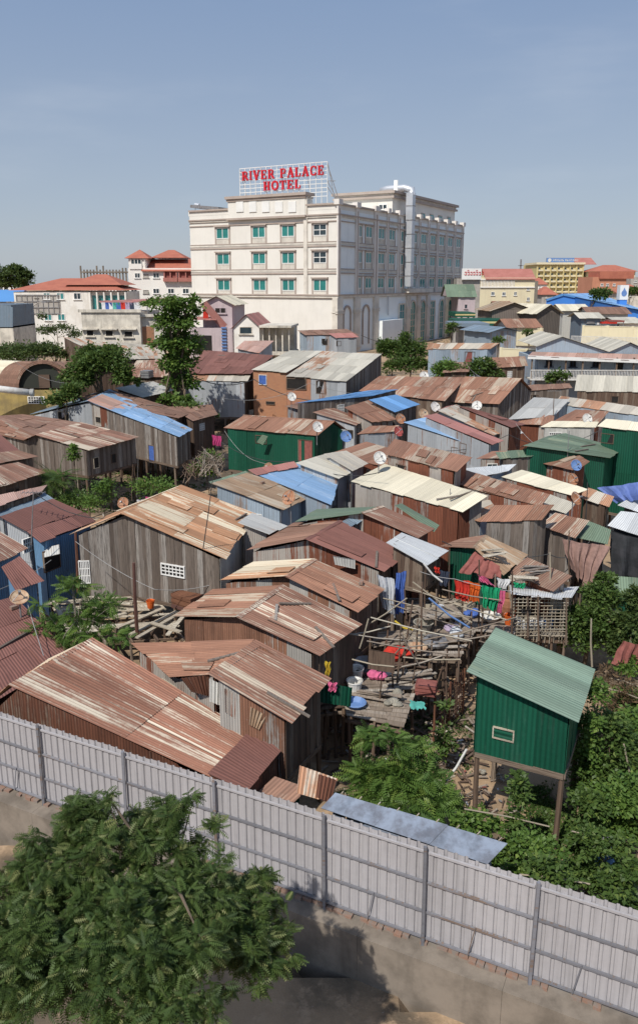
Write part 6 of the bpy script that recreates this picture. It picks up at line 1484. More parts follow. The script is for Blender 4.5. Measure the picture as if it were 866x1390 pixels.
BD = deck('rear plank platform under the red and green laundry', [(555, 812), (700, 815), (694, 862), (560, 850)], 2.2, seed=4)
SD = deck('narrow shaded platform beside the streaked roof shack', [(425, 905), (470, 900), (478, 960), (432, 965)], 1.7, seed=5, mat='plank_brown')
CD = deck('plank floor of the bamboo cage', [(700, 838), (768, 838), (768, 866), (694, 862)], 1.9, seed=6)
LU = deck('weathered lumber deck with gaps in front of the large plank house', [(66, 812), (205, 808), (250, 862), (105, 872)], 2.0, seed=7, gap=.42, sw=.22, mat='wood_pale', name='lumber_deck')
for k, (a, b) in enumerate((((160, 852), (221, 826)), ((176, 862), (240, 830)), ((186, 866), (252, 828)), ((72, 812), (96, 862)), ((60, 820), (150, 810)), ((228, 862), (248, 838)), ((150, 838), (172, 832)), ((205, 845), (246, 858)))):
    p, q = P(*a, 2.1+.03*k), P(*b, 2.1+.03*k); mb = MB(); mb.bar(p, q, .17, .05)
    tag(mb.build('loose_plank', MAT['wood_pale']), 'pale loose plank lying on the lumber deck by the large plank house', 'plank', 'loose planks on the lumber deck')
# pole frames around the platforms
PL_ = [((549, 800), (556, 872)), ((573, 790), (572, 905)), ((560, 815), (545, 925)), ((592, 800), (590, 870)), ((628, 800), (624, 860)), ((640, 830), (636, 880)), ((607, 880), (606, 960)), ((622, 862), (621, 925)),
       ((650, 760), (649, 862)), ((672, 780), (671, 850)), ((544, 850), (535, 960)), ((528, 840), (520, 890)), ((503, 838), (502, 890)), ((475, 860), (473, 930)), ((610, 745), (610, 830)), ((596, 745), (598, 812)),
       ((578, 770), (576, 850)), ((655, 800), (652, 870)), ((567, 840), (560, 930)), ((618, 820), (616, 850)), ((695, 775), (694, 870)), ((730, 808), (731, 868)), ((768, 812), (768, 875)), ((532, 900), (532, 968)),
       ((519, 905), (513, 985)), ((586, 870), (584, 940)), ((600, 905), (588, 945)), ((640, 775), (640, 812)), ((553, 870), (540, 905)), ((716, 810), (716, 865)), ((787, 806), (787, 850)), ((683, 850), (682, 905))]
for i, (t, b) in enumerate(PL_):
    pole('thin rough upright pole of the scaffold around the plank platforms', t, b, 2.0 if b[1] < 940 else 1.2, r=.034, mat='plank_brown' if i % 3 else 'wood_pole', group='upright poles around the plank platforms')
BR_ = [((460, 858), (560, 870), 23.6), ((503, 838), (640, 870), 23.9), ((498, 870), (610, 888), 22.6), ((560, 800), (690, 842), 26), ((541, 880), (690, 858), 23.8), ((520, 812), (640, 838), 26.5), ((570, 870), (700, 838), 24.4),
       ((547, 892), (625, 895), 22.4), ((530, 820), (622, 850), 25.6), ((496, 850), (552, 812), 26), ((570, 905), (545, 860), 22), ((640, 845), (560, 790), 26.6), ((600, 800), (680, 815), 27), ((610, 862), (640, 855), 24), ((536, 888), (572, 840), 24.2),
       ((488, 880), (500, 840), 23), ((545, 905), (600, 890), 22.3), ((470, 862), (530, 850), 24.6), ((650, 870), (690, 880), 23.9), ((478, 895), (535, 905), 21.9)]
for i, (a, b, Y) in enumerate(BR_):
    p, q = PY(*a, Y), PY(*b, Y+random.uniform(-.8, .8)); mb = MB(); mb.tube([p, lerp(p, q, .5)-Vector((0, 0, .05)), q], .026, 5)
    tag(mb.build('bamboo_pole', MAT['bamboo' if i % 2 else 'plank_deck']), 'thin bamboo crosspiece lashed across the scaffold at the plank platforms', 'pole', 'bamboo crosspieces at the plank platforms')
for a, b, Y, m, lb in (((582, 812), (637, 852), 25.2, 'dish_blue', 'blue plastic pipe slanting across the scaffold'), ((536, 843), (560, 855), 24.5, 'cloth_yellow', 'short yellow pipe on the scaffold'),
 ((575, 765), (600, 790), 27, 'dish_white', 'white pipe behind the hanging sheets'),
                       ((605, 1060), (633, 1017), 19.5, 'dish_white', 'white plastic pipe leaning down from the green hut')):
    mb = MB(); p, q = PY(*a, Y), PY(*b, Y); mb.tube([p, lerp(p, q, .5)-Vector((0, 0, .08)), q], .035, 6); tag(mb.build('plastic_pipe', MAT[m]), lb, 'pipe')
# bamboo cage
cgY = P(694, 866, 1.9).y; cf = Face(PY(694, 866, cgY).xy, (1, .02)); cg = thing('bamboo_cage', 'cage of pale bamboo lattice with torn white sheet roof beside the dark leafy tree', 'cage', cf.pt(1, 1.9))
t0, z0 = cf.px(694, 862); t1, z1 = cf.px(767, 812); mb = MB()
for k in range(13): t = lerp(t0, t1, k/12)+random.uniform(-.03, .03); mb.tube([cf.pt(t, z0-random.uniform(.1, .4), .03), cf.pt(t+random.uniform(-.03, .03), z1+.05, .03)], .016, 5)
for k in range(12): z = lerp(z0, z1, k/11); mb.tube([cf.pt(t0-.1, z, .06), cf.pt(t1+.1, z+random.uniform(-.05, .05), .06)], .017, 5)
mb.build('lattice', MAT['bamboo'], cg)
cs = Face(cf.pt(t1, 0).xy, (.1, 1)); mb = MB()
for k in range(6): mb.tube([cs.pt(k*.3, z0, 0), cs.pt(k*.3, z1, 0)], .016, 5)
for k in range(8): z = lerp(z0, z1, k/7); mb.tube([cs.pt(0, z, 0), cs.pt(1.6, z, 0)], .016, 5)
mb.build('side_lattice', MAT['bamboo'], cg); mb = MB()
cs2 = Face(cf.pt(t0, 0).xy, (.1, 1))
for k in range(6): mb.tube([cs2.pt(k*.3, z0, 0), cs2.pt(k*.3, z1, 0)], .016, 5)
mb.build('side_lattice', MAT['bamboo'], cg)
mb = MB(); a, b, c, d = [PY(px, py, Y) for px, py, Y in ((690, 797, cgY+1.7), (785, 800, cgY+1.7), (776, 813, cgY-.1), (693, 810, cgY-.1))]; patch(mb, a, b, c, d, .5, 1.0, 2.5, rag=.2); mb.build('roof', MAT['roof_zinc_bright'], cg)
# laundry and hanging sheets
def cloth(label, pts, Y, mat, name='cloth', cat='laundry', fold=.05, nx=14, ny=8, folds=4, group=None):
    """pts: px corners TL,TR,BR,BL"""
    W = [PY(px, py, Y if not hasattr(Y, '__len__') else Y[i]) for i, (px, py) in enumerate(pts)]; mb = MB()
    G = [[None]*(nx+1) for _ in range(ny+1)]; ph = random.random()*6
    for j in range(ny+1):
        for i in range(nx+1):
            u, v = i/nx, j/ny; q = bil(*W, u, v); k = .3+.7*v
            q = q+Vector((.02*math.sin(9*v+ph), fold*k*math.sin(u*folds*6.28+ph+1.2*v)+fold*.4*math.sin(u*11+v*3), -.03*math.sin(u*3.14)*(1-v)+fold*.5*v*math.sin(u*folds*3+ph))); G[j][i] = q
    for j in range(ny):
        for i in range(nx): mb.quad([G[j][i], G[j][i+1], G[j+1][i+1], G[j+1][i]])
    return tag(mb.build(name, MAT[mat], None, True), label, cat, group)
cloth('bright red cloth hanging on the line over the rear platform', [(617, 786), (637, 788), (635, 818), (618, 812)], 27, 'cloth_red', name='laundry')
cloth('orange red cloth hanging right beside the bright red one', [(636, 788), (651, 792), (650, 816), (635, 817)], 27.05, 'cloth_orange', name='laundry')
cloth('bright green cloth draped over the line', [(654, 794), (679, 798), (673, 830), (655, 823)], 26.6, 'cloth_green', name='laundry', fold=.08)
cloth('long pink cloth hanging right of the bright green one', [(678, 800), (686, 802), (680, 832), (674, 832)], 26.6, 'cloth_pink', name='laundry')
cloth('pink strip drooping behind the red and green laundry', [(648, 780), (657, 782), (672, 796), (652, 790)], 27.5, 'cloth_pink', name='laundry')
cloth('white cloth with pale blue stain thrown over the pole behind the green laundry', [(674, 784), (693, 786), (686, 800), (676, 798)], 27.3, 'cloth_white', name='laundry')
cloth('pale teal cloth bundled on the pole by the bamboo cage', [(697, 790), (714, 791), (712, 799), (698, 797)], 26.8, 'cloth_green', name='laundry')
cloth('dark blue garments bunched behind the red laundry', [(596, 773), (610, 776), (608, 796), (597, 794)], 28, 'cloth_dark', name='laundry')
cloth('crimson garment left of the red laundry', [(589, 768), (596, 770), (597, 778), (590, 777)], 28, 'cloth_red', name='laundry')
cloth('dull red sheet hanging like a tent below the patched gable roof', [(645, 748), (678, 768), (680, 786), (622, 776)], [30, 29.3, 29, 29.4], 'cloth_dullred', name='tarpaulin', cat='tarpaulin', fold=.1)
cloth('large brownish pink curtain hanging from the moss green roof', [(762, 732), (828, 741), (800, 802), (776, 775)], [32, 31.6, 31.2, 31.6], 'cloth_brownpink', name='curtain', cat='curtain', fold=.16, folds=5, nx=30, ny=14)
cloth('blue tarpaulin sagging from poles at the right edge', [(810, 662), (880, 652), (880, 676), (836, 682)], [38, 36, 35, 37], 'tarp_blue', name='tarpaulin', cat='tarpaulin', fold=.12)
cloth('white plastic sheet hanging at the open end of the patched roof', [(512, 780), (535, 785), (536, 838), (519, 825)], 27.2, 'tarp_white', name='tarpaulin', cat='tarpaulin', fold=.1)
cloth('dark blue cloth hanging beside the white plastic sheet', [(537, 778), (551, 774), (549, 830), (537, 834)], 27.6, 'cloth_blue', name='curtain', cat='curtain', fold=.07)
cloth('black tarpaulin covering the plank wall at the right edge', [(828, 722), (885, 734), (885, 784), (830, 782)], [33., 32.4, 32.3, 32.6], 'tarp_black', name='tarpaulin', cat='tarpaulin', fold=.12, folds=2)
cloth('reddish brown cloth standing on the garden edge at the right', [(845, 870), (880, 876), (880, 903), (830, 903)], 24.5, 'cloth_dullred', name='tarpaulin', cat='tarpaulin', fold=.08)
cloth('yellow garment hanging at the low corner of the streaked roof', [(441, 897), (449, 898), (448, 917), (442, 916)], 21.6, 'cloth_yellow', name='laundry')
cloth('pink garments drying over the green sheet screen', [(445, 925), (458, 926), (457, 938), (446, 938)], 20.7, 'cloth_pink', name='laundry')
cloth('small magenta garments hanging on the twigs left of the green house', [(288, 590), (301, 592), (300, 606), (289, 604)], 54, 'cloth_magenta', name='laundry')
cloth('mint cloth lying on the edge of the lower platform', [(556, 950), (575, 952), (578, 962), (557, 963)], [20.8, 20.8, 20.3, 20.3], 'cloth_teal', name='laundry')
for k, (px, m) in enumerate(((622, 'cloth_white'), (628, 'cloth_dark'), (634, 'cloth_lilac'), (640, 'cloth_blue'), (647, 'cloth_white'), (653, 'cloth_dark'))):
    cloth('garment in the row drying under the long blue roof', [(px, 613+k*.7), (px+5, 613.4+k*.7), (px+5, 623+k), (px, 622+k)], 50.5, m, name='laundry', nx=4, ny=3, group='row of garments under the long blue roof')
for k, (px, m) in enumerate(((393, 'cloth_white'), (397, 'cloth_dark'), (401, 'cloth_lilac'), (405, 'cloth_dark'), (409, 'cloth_white'), (412, 'cloth_blue'))):
    cloth('shirt hung in the laundry window next to the brick house', [(px, 515), (px+3.4, 515), (px+3.2, 524), (px+.2, 524)], 74.6, m, name='laundry', nx=3, ny=3, group='shirts hung in the window next to the brick house')
for k, (a, m) in enumerate((((198, 678), 'cloth_magenta'), ((186, 682), 'cloth_white'), ((205, 680), 'cloth_lilac'))):
    cloth(('magenta', 'white', 'lilac')[k]+' rag drying beside the big rust dish', [(a[0], a[1]-4), (a[0]+8, a[1]-4), (a[0]+7, a[1]+3), (a[0], a[1]+2)], 38.5, m, name='laundry', nx=4, ny=3)
# sheets and boards
def board(label, pts, Y, mat, name='loose_sheet', cat='metal sheet', sw=.3, sl=3., corr=4, on=None):
    W = [PY(px, py, Y if not hasattr(Y, '__len__') else Y[i]) for i, (px, py) in enumerate(pts)]; mb = MB(); 
    if mat.startswith(('wall', 'roof')): patch(mb, *W, sw=.8, sl=sl, corr=corr)
    else: patch(mb, *W, sw=9, sl=9, jit=.3)
    if on: return mb.build(name, MAT[mat], S[on][0])
    return tag(mb.build(name, MAT[mat]), label, cat)
board('green corrugated sheet screen standing at the lower platform', [(432, 926), (478, 934), (476, 958), (432, 951)], 20.8, 'wall_green')
board('brown board propped up on the lower platform', [(500, 882), (536, 888), (535, 914), (499, 908)], 22.6, 'plank_brown', name='board', cat='board')
board('rusty white corrugated sheet leaning by the small green shed', [(406, 1041), (458, 1059), (449, 1090), (402, 1076)], [17.8, 17.8, 17.4, 17.4], 'roof_mixed')
board('dark rust sheet standing beside the leaning white one', [(432, 1052), (456, 1060), (448, 1092), (428, 1084)], [17.7, 17.7, 17.2, 17.2], 'wall_rust_dark')
board('dark sheet strip covering the gap below the rippled rust roof', [(246, 922), (284, 918), (286, 946), (260, 940)], 19.9, 'wall_rust_dark', name='patch_panel', on='I')
board('pale corrugated panel below the streaked roof', [(284, 922), (305, 932), (304, 958), (284, 950)], 19.5, 'wall_pale', name='patch_panel', on='J')
board('rust red panel to the right of the pale corrugated one', [(305, 936), (338, 953), (334, 985), (306, 966)], 19.3, 'wall_rust', name='patch_panel', on='J')
board('yellowish panel at the end of the rust red one', [(340, 962), (362, 974), (352, 992), (338, 985)], 19.1, 'roof_tan', name='patch_panel', on='J')
board('open shutter of pale grey board on the blue shack', [(60, 745), (81, 740), (82, 752), (61, 757)], [32.2, 32.2, 31.7, 31.7], 'roof_zinc', corr=0, name='shutter', on='L4')
board('pale green shutter propped open on the green house', [(349, 600), (356, 590), (364, 592), (357, 604)], 55.3, 'roof_green', corr=0, name='shutter', on='GH')
board('pale blue tinted flap beside the reddish roof', [(457, 712), (488, 697), (496, 703), (470, 720)], [32.2, 32.9, 32.6, 31.7], 'roof_bluegrey', corr=0, name='skylight', on='D')
board('loose zinc sheet on the eave of the reddish roof', [(452, 755), (482, 760), (482, 771), (454, 765)], 28.9, 'roof_zinc', corr=0, name='patch_panel', on='D')
board('green corner sheet at the end of the streaked gable roof', [(536, 687), (545, 684), (595, 713), (588, 722)], [34, 34.4, 32.6, 32.2], 'roof_green', corr=0, name='patch_panel', on='C4')
board('green edging sheet along the tan roof', [(284, 655), (334, 640), (338, 643), (288, 658)], [38.6, 40, 39.8, 38.2], 'roof_green', corr=0, name='edging', on='C1')
# things on the platforms
def lathe(mb, c, prof, n=12, mi=0):
    r = (random.random(), random.random(), random.random())
    for (r0, z0), (r1, z1) in zip(prof[:-1], prof[1:]):
        for k in range(n):
            a, b = 2*math.pi*k/n, 2*math.pi*(k+1)/n
            mb.quad([c+Vector((r0*math.cos(a), r0*math.sin(a), z0)), c+Vector((r0*math.cos(b), r0*math.sin(b), z0)), c+Vector((r1*math.cos(b), r1*math.sin(b), z1)), c+Vector((r1*math.cos(a), r1*math.sin(a), z1))], None, r, mi)
def item(kind, label, px, py, h, mat, s=1.):
    c = P(px, py, h)+Vector((0, 0, .03)); mb = MB()
    if kind in ('bucket', 'basin', 'water_jar', 'pot', 'basket', 'tyre', 'barrel'):
        prof = {'bucket': [(.0, 0), (.12, 0), (.17, .3), (.185, .3), (.18, .33), (.15, .3), (.11, .03), (0, .03)], 'basin': [(0, 0), (.2, 0), (.3, .14), (.33, .14), (.3, .16), (.2, .03), (0, .03)],
                'water_jar': [(0, 0), (.2, 0), (.33, .25), (.36, .45), (.3, .65), (.22, .7), (.25, .75), (.2, .74), (.18, .6), (0, .2)], 'pot': [(0, 0), (.12, .0), (.2, .1), (.2, .18), (.13, .24), (.16, .27), (.1, .25), (0, .1)],
                'basket': [(0, 0), (.2, 0), (.3, .3), (.33, .32), (.28, .32), (.2, .05), (0, .05)], 'tyre': [(.2, .0), (.32, .02), (.36, .1), (.32, .18), (.2, .2), (.2, .0)],
                'barrel': [(0, 0), (.28, 0), (.29, .28), (.28, .3), (.29, .55), (.28, .8), (.2, .82), (0, .8)]}[kind]
        lathe(mb, c, [(a*s, b*s) for a, b in prof], 14)
        root = thing(kind, label, kind.replace('_', ' '), c)
        mb.build('body', MAT[mat], root, True)
        if kind == 'bucket':
            m2 = MB(); m2.tube([c+Vector((.17*s*math.cos(a), 0, .3*s+.12*s*math.sin(a))) for a in [math.pi*k/8 for k in range(9)]], .008, 4); m2.build('handle', MAT['steel'], root)
        if kind == 'barrel':
            m2 = MB(); lathe(m2, c, [(0, .83*s), (.1*s, .86*s), (.3*s, .82*s)], 14); m2.build('lid', MAT['steel'], root)
        return
    if kind == 'sack':
        s *= .7
        for k in range(2):
            q = c+Vector((random.uniform(-.1, .1), random.uniform(-.1, .1), 0)); lathe(mb, q, [(0, 0), (.2*s, .03), (.25*s, .15*s), (.18*s, .3*s), (.05*s, .42*s), (.09*s, .46*s), (0, .44*s)], 9)
    elif kind in ('crate', 'box'):
        a = random.uniform(0, 3); ax, ay = Vector((math.cos(a), math.sin(a), 0)), Vector((-math.sin(a), math.cos(a), 0)); w, d, hh = .25*s, .18*s, .15*s
        for sg in (1, -1):
            for z in (.05, .15, .25): mb.obox(c+ax*w*sg+Vector((0, 0, z*s)), ax*.012, ay*d, (0, 0, .035*s)); mb.obox(c+ay*d*sg+Vector((0, 0, z*s)), ax*w, ay*.012, (0, 0, .035*s))
        mb.obox(c+Vector((0, 0, .02)), ax*w, ay*d, (0, 0, .012))
        if kind == 'box': mb.obox(c+Vector((0, 0, .15*s)), ax*w*.94, ay*d*.94, (0, 0, .13*s))
    elif kind == 'table':
        a = .2; ax, ay = Vector((math.cos(a), math.sin(a), 0)), Vector((-math.sin(a), math.cos(a), 0)); root = thing('low_table', label, 'table', c)
        for k in range(7): mb.obox(c+ay*(-.35+.117*k)*s+Vector((0, 0, .45*s)), ax*.6*s, ay*.05*s, (0, 0, .015))
        mb.build('tabletop', MAT[mat], root)
        for sx in (1, -1):
            for sy in (1, -1): m2 = MB(); p = c+ax*.52*s*sx+ay*.3*s*sy; m2.bar(p, p+Vector((0, 0, .44*s)), .06); m2.build('leg', MAT[mat], root)
        return
    elif kind == 'bundle':
        for k in range(6):
            q = c+Vector((random.uniform(-.22, .22), random.uniform(-.15, .15), random.uniform(.03, .14)))*s; lathe(mb, q, [(0, -.07*s), (.12*s, -.05*s), (.16*s, .03*s), (.1*s, .1*s), (0, .12*s)], 8)
    elif kind == 'boards':
        for k in range(7):
            a = random.uniform(-.4, .4); ax = Vector((math.cos(a), math.sin(a), random.uniform(-.04, .1))); mb.obox(c+Vector((random.uniform(-.15, .15), random.uniform(-.25, .25), .04+.03*k)), ax*.5*s, Vector((-ax.y, ax.x, 0))*.06, (0, 0, .012))
    nm = {'bundle': 'cloth_bundle', 'boards': 'board_heap', 'crate': 'crate', 'box': 'box', 'sack': 'sack'}[kind]
    tag(mb.build(nm, MAT[mat], None, kind in ('bundle', 'sack')), label, nm.replace('_', ' '))
IT = [('bucket', 'white bucket at the left edge of the lower platform', 481, 943, 2., 'dish_white', 1.5), ('bucket', 'second whitish bucket just above the first on the lower platform', 483, 925, 2., 'plaster_white', 1.5),
      ('pot', 'blackened cooking pot on the lower platform', 490, 918, 2., 'tarp_black', 1.4), ('basin', 'dark metal basin behind the cooking pot', 496, 905, 2., 'steel', 1.3),
      ('bundle', 'pile of pink and red clothes on the lower platform', 509, 922, 2., 'cloth_pink', 1.2), ('bundle', 'heap of dark clothes right of the pink pile', 521, 918, 2., 'cloth_dark', 1.2),
      ('bundle', 'red shirt bundle beside the brown board', 541, 896, 2.1, 'cloth_red', 1.8), ('bucket', 'mint green bucket below the brown board', 508, 908, 2., 'cloth_teal', 1.1),
      ('basin', 'pale blue basin at the near edge of the lower platform', 482, 960, 2., 'dish_blue', 1.1), ('sack', 'white sack at the near right edge of the lower platform', 537, 948, 2., 'roof_beige', 1.),
      ('bundle', 'cream rags on the near edge of the lower platform', 534, 958, 2., 'roof_beige', .9), ('basin', 'black tray on the lower platform by the poles', 536, 917, 2., 'tarp_black', 1.3),
      ('boards', 'heap of scrap boards in the middle of the lower platform', 510, 950, 2., 'plank_deck', 1.6), ('boards', 'scrap boards at the right of the lower platform', 558, 925, 2., 'plank_deck', 1.6),
      ('boards', 'broken boards at the far end of the lower platform', 550, 910, 2., 'plank_brown', 1.4), ('box', 'red brown box on a post beside the lower platform', 578, 942, 1.9, 'cloth_dullred', 1.3),
      ('table', 'low slatted table at the back of the upper platform', 596, 852, 2.2, 'plank_deck', 1.3), ('basket', 'round beige basket left of the slatted table', 574, 858, 2.2, 'roof_beige', 1.2),
      ('tyre', 'coil of grey hose on the upper platform', 590, 876, 2.2, 'steel', 1.3), ('sack', 'white sack on the upper platform by the right rail', 618, 866, 2.2, 'tarp_white', 1.4),
      ('bundle', 'pale cloth heap at the back of the upper platform', 612, 856, 2.2, 'cloth_lilac', 1.0), ('crate', 'crate on the upper platform under the poles', 562, 872, 2.2, 'wood_pale', 1.3),
      ('basin', 'tan basin on the upper platform near its front edge', 565, 885, 2.2, 'dish_tan', 1.2), ('boards', 'scrap planks on the left end of the upper platform', 530, 875, 2.2, 'plank_deck', 1.6),
      ('water_jar', 'brown water jar on the rear platform', 688, 838, 2.2, 'earth_pot', 1.2), ('crate', 'pale crate on the rear platform below the red laundry', 630, 830, 2.2, 'wood_pale', 1.5),
      ('bucket', 'orange bucket on the rear platform right of the green laundry', 690, 848, 2.2, 'cloth_orange', 1.2), ('sack', 'pale sack on the rear platform', 600, 835, 2.2, 'tarp_white', 1.3),
      ('bundle', 'blue cloth heap on the rear platform', 644, 838, 2.2, 'cloth_blue', 1.3), ('basin', 'white basin on the rear platform', 665, 842, 2.2, 'dish_white', 1.3), ('boards', 'scrap boards strewn on the rear platform', 615, 822, 2.2, 'plank_deck', 1.8),
      ('boards', 'scrap boards at the left of the rear platform', 578, 830, 2.2, 'plank_deck', 1.6), ('basket', 'basket under the rear platform poles', 582, 840, 2.2, 'bamboo', 1.3), ('crate', 'slatted crate inside the bamboo cage', 722, 848, 1.9, 'wood_pale', 1.6),
      ('sack', 'white sack inside the bamboo cage', 735, 850, 1.9, 'tarp_white', 1.5), ('bucket', 'pale blue bucket inside the bamboo cage', 743, 853, 1.9, 'dish_blue', 1.3), ('bundle', 'pale rags heaped inside the bamboo cage', 712, 852, 1.9, 'cloth_white', 1.5),
      ('bucket', 'orange red bucket on the lumber deck', 205, 826, 2.1, 'cloth_orange', 1.0), ('box', 'reddish wooden box at the end of the lumber deck', 256, 826, 2.2, 'rust_pole', 2.2), ('boards', 'stack of pale boards on the lumber deck', 120, 835, 2.1, 'wood_pale', 2.),
      ('boards', 'more pale boards at the back of the lumber deck', 150, 820, 2.1, 'wood_pale', 2.), ('basin', 'white basin on the shaded platform', 450, 915, 1.8, 'dish_white', 1.3), ('barrel', 'blue barrel among the bushes above the fence', 817, 1182, .1, 'far_blue', 1.), 
      ('bundle', 'pale litter heap on the bare earth by the hut', 652, 1050, 0, 'roof_beige', .5), ('bundle', 'white rag on the bushes left of the hut', 530, 1082, 1.2, 'cloth_white', .9),
      ('box', 'grey box on the roof beneath the mango tree', 200, 513, 6.3, 'steel', 2.2), ('boards', 'grey scrap on the flat brown roof by the cage', 726, 778, 3.9, 'plank_grey', .9), ('boards', 'loose laths on the patched gable roof', 668, 755, 4.5, 'wood_pale', .9), ('boards', 'second group of laths on the flat brown roof', 712, 790, 3.8, 'wood_pale', .9)]
for t in IT: item(*t)
# gate-like mesh fence on the earth left of the hut
gy = P(590, 1010, 0).y; gf = Face(PY(588, 1010, gy).xy, (.55, .83)); gt = thing('mesh_gate', 'rusty wire mesh fence leaning beside the lower platform', 'fence', gf.pt(.9, 0)); mb = MB()
for k in range(15): mb.bar(gf.pt(k*.17, .0), gf.pt(k*.17, 1.5+.02*k), .018)
for k in range(10): mb.bar(gf.pt(0, .1+k*.15), gf.pt(2.4, .15+k*.16), .016)
mb.build('mesh', MAT['rust_pole'], gt)
for k in (0, 1.2, 2.4): mb = MB(); mb.tube([gf.pt(k, -.1), gf.pt(k, 1.75)], .04, 6); mb.build('post', MAT['rust_pole'], gt)
# satellite dishes
def dish(label, px, py, Y, r, mat, yaw=0., mast=1.2, tilt=.5):
    r *= .6 if Y > 39.5 else .68
    c = PY(px, py, Y); n = Vector((math.sin(yaw)*math.cos(tilt), -math.cos(yaw)*math.cos(tilt), math.sin(tilt))).normalized()
    root = thing('satellite_dish', label, 'satellite dish', c-Vector((0, 0, mast))); a = n.cross(Vector((0, 0, 1))).normalized(); b = n.cross(a)
    mb = MB(); rings = 5; m = 20
    def q(i, k): rr = r*i/rings; an = 2*math.pi*k/m; return c+a*rr*math.cos(an)+b*rr*math.sin(an)+n*(.22*r*(i/rings)**2-.0)
    for i in range(rings):
        for k in range(m):
            mb.quad([q(i, k), q(i, k+1), q(i+1, k+1), q(i+1, k)]); 
            mb.quad([p-n*.015 for p in (q(i+1, k), q(i+1, k+1), q(i, k+1), q(i, k))])
    mb.tube([q(rings, k) for k in range(m+1)], .018*max(1, r), 4); mb.build('dish', MAT[mat], root, True)
    mb = MB(); f = c+n*r*.95
    for an in (0.5, 2.6, 4.7): mb.tube([c+a*r*math.cos(an)+b*r*math.sin(an)+n*.2*r, f], .012, 4)
    mb.tube([f-n*.04, f+n*.1], .045, 6); mb.build('feed_arm', MAT['steel'], root)
    mb = MB(); mb.tube([c-n*.03, c-n*.12-Vector((0, 0, .1)), c-n*.12-Vector((0, 0, mast))], .03, 6); mb.build('mast', MAT['steel'], root)
for d in (('large rusty dish facing the viewer beside the big orange roof', 168, 683, 39, .42, 'dish_rust', -.2), ('tan wire dish on the plain red roof at the left edge', 27, 812, 24.2, .42, 'dish_tan', .5, .9, 1.0),
          ('orange tinted dish at the tip of the blue roof section', 249, 585, 57, .5, 'dish_tan', .3), ('white dish against the wall beneath the brick house', 396, 539, 60.5, .55, 'dish_white', .3),
          ('white dish on the eave of the green house', 431, 580, 53.6, .62, 'dish_white', .4), ('pale blue dish on an arm right of the green house', 469, 593, 50.5, .62, 'dish_blue', .4), ('brown dish below the green house', 365, 635, 43.3, .45, 'dish_rust', -.4),
          ('brown dish on the corner of the tan roof', 393, 676, 35.2, .5, 'dish_rust', -.6), ('beige dish left of the blue one on the long rust roof', 515, 622, 40, .55, 'dish_white', .3), ('blue dish on the long rust roof', 562, 617, 41.5, .5, 'dish_blue', -.2),
          ('red dish behind the long rust roof', 540, 586, 49.5, .55, 'dish_red', .6), ('rust orange dish left of the long blue roof', 543, 569, 53.5, .6, 'dish_rust', .5), ('white dish left of the big rust gable house', 590, 553, 58, .65, 'dish_white', .5),
          ('white dish under the eave of the big rust gable house', 647, 551, 60, .62, 'dish_white', -.3), ('tan dish between the long blue roof and the weathered roof', 574, 562, 56, .6, 'dish_tan', .4), ('white dish on the ribbed rust roof at the right', 796, 569, 55, .62, 'dish_white', .3),
          ('blue dish in front of the boat shaped roof', 610, 631, 40, .48, 'dish_blue', -.2), ('blue dish near the dark green roof', 781, 632, 42, .5, 'dish_blue', .2), ('orange dish under the curled rust roofs at the right', 776, 651, 39, .45, 'dish_rust', .4),
          ('rust red dish on the ragged roof at the right', 780, 677, 34.5, .45, 'dish_rust', .7), ('small white dish left of the leafy bushes by the red door shack', 575, 511, 71, .7, 'dish_white', .2)):
    dish(*d)
# brown posts and antenna masts
for lb, t, b, h, r_, m in (('rusty brown post left of the large plank house door', (103, 722), (107, 805), 2., .07, 'rust_pole'), ('tall rusty brown post standing in the lumber deck', (182, 764), (187, 866), 1.9, .07, 'rust_pole'),
        ('brown post at the right corner of the large plank house', (253, 732), (254, 822), 2.1, .05, 'rust_pole'), ('brown post before the blue shack at the left edge', (21, 745), (26, 802), 2.5, .06, 'rust_pole'),
        ('thin dark antenna mast on the big orange roof', (289, 650), (276, 745), 4.8, .02, 'wire_dark'), ('thin antenna mast with crossbars above the blue shack', (46, 668), (43, 740), 4.6, .022, 'steel'),
        ('thin pole before the weathered plank house stilts', (103, 620), (109, 690), 1., .03, 'bamboo'), ('pale pole standing before the patchwork stilt house', (188, 620), (186, 675), .5, .035, 'bamboo'), ('second pole right of the patchwork house wall', (181, 630), (179, 680), .5, .03, 'wood_pole'),
        ('thin mast on the wide cream roof', (611, 663), (609, 725), 3.5, .02, 'steel'), ('thin mast at the dark green roof', (772, 585), (769, 640), 4.5, .022, 'steel'), ('thin mast behind the ragged roof at the right', (797, 655), (794, 712), 4.2, .022, 'wire_dark'),
        ('upright pole beside the hanging brown curtain', (746, 750), (746, 800), 3.5, .03, 'bamboo'), ('mast rising between the plank house and the curtain', (772, 720), (772, 780), 3., .025, 'wood_pole'), ('thin pole above the pallets behind the grey green roof', (752, 530), (751, 570), 5., .03, 'wood_pole'),
        ('bamboo pole standing before the dark leafy tree', (802, 840), (803, 905), 1., .035, 'bamboo'), ('pole in the garden right of the hut', (846, 1010), (862, 1090), .3, .03, 'bamboo'), ('bamboo stake at the lower right of the garden', (822, 1130), (815, 1200), .2, .035, 'bamboo'),
        ('stake between the bushes at the right edge', (850, 1140), (848, 1215), .2, .04, 'bark'), ('white stake beside the tall climber', (703, 1090), (706, 1160), .1, .03, 'dish_white'), ('tall mast between the hotel sign and the far buildings', (545+433-433, 0), (0, 0), 0, 0, '')):
    if r_: pole(lb, t, b, h, r_, m, name='mast' if 'mast' in lb else 'post', cat='mast' if 'mast' in lb else 'post')
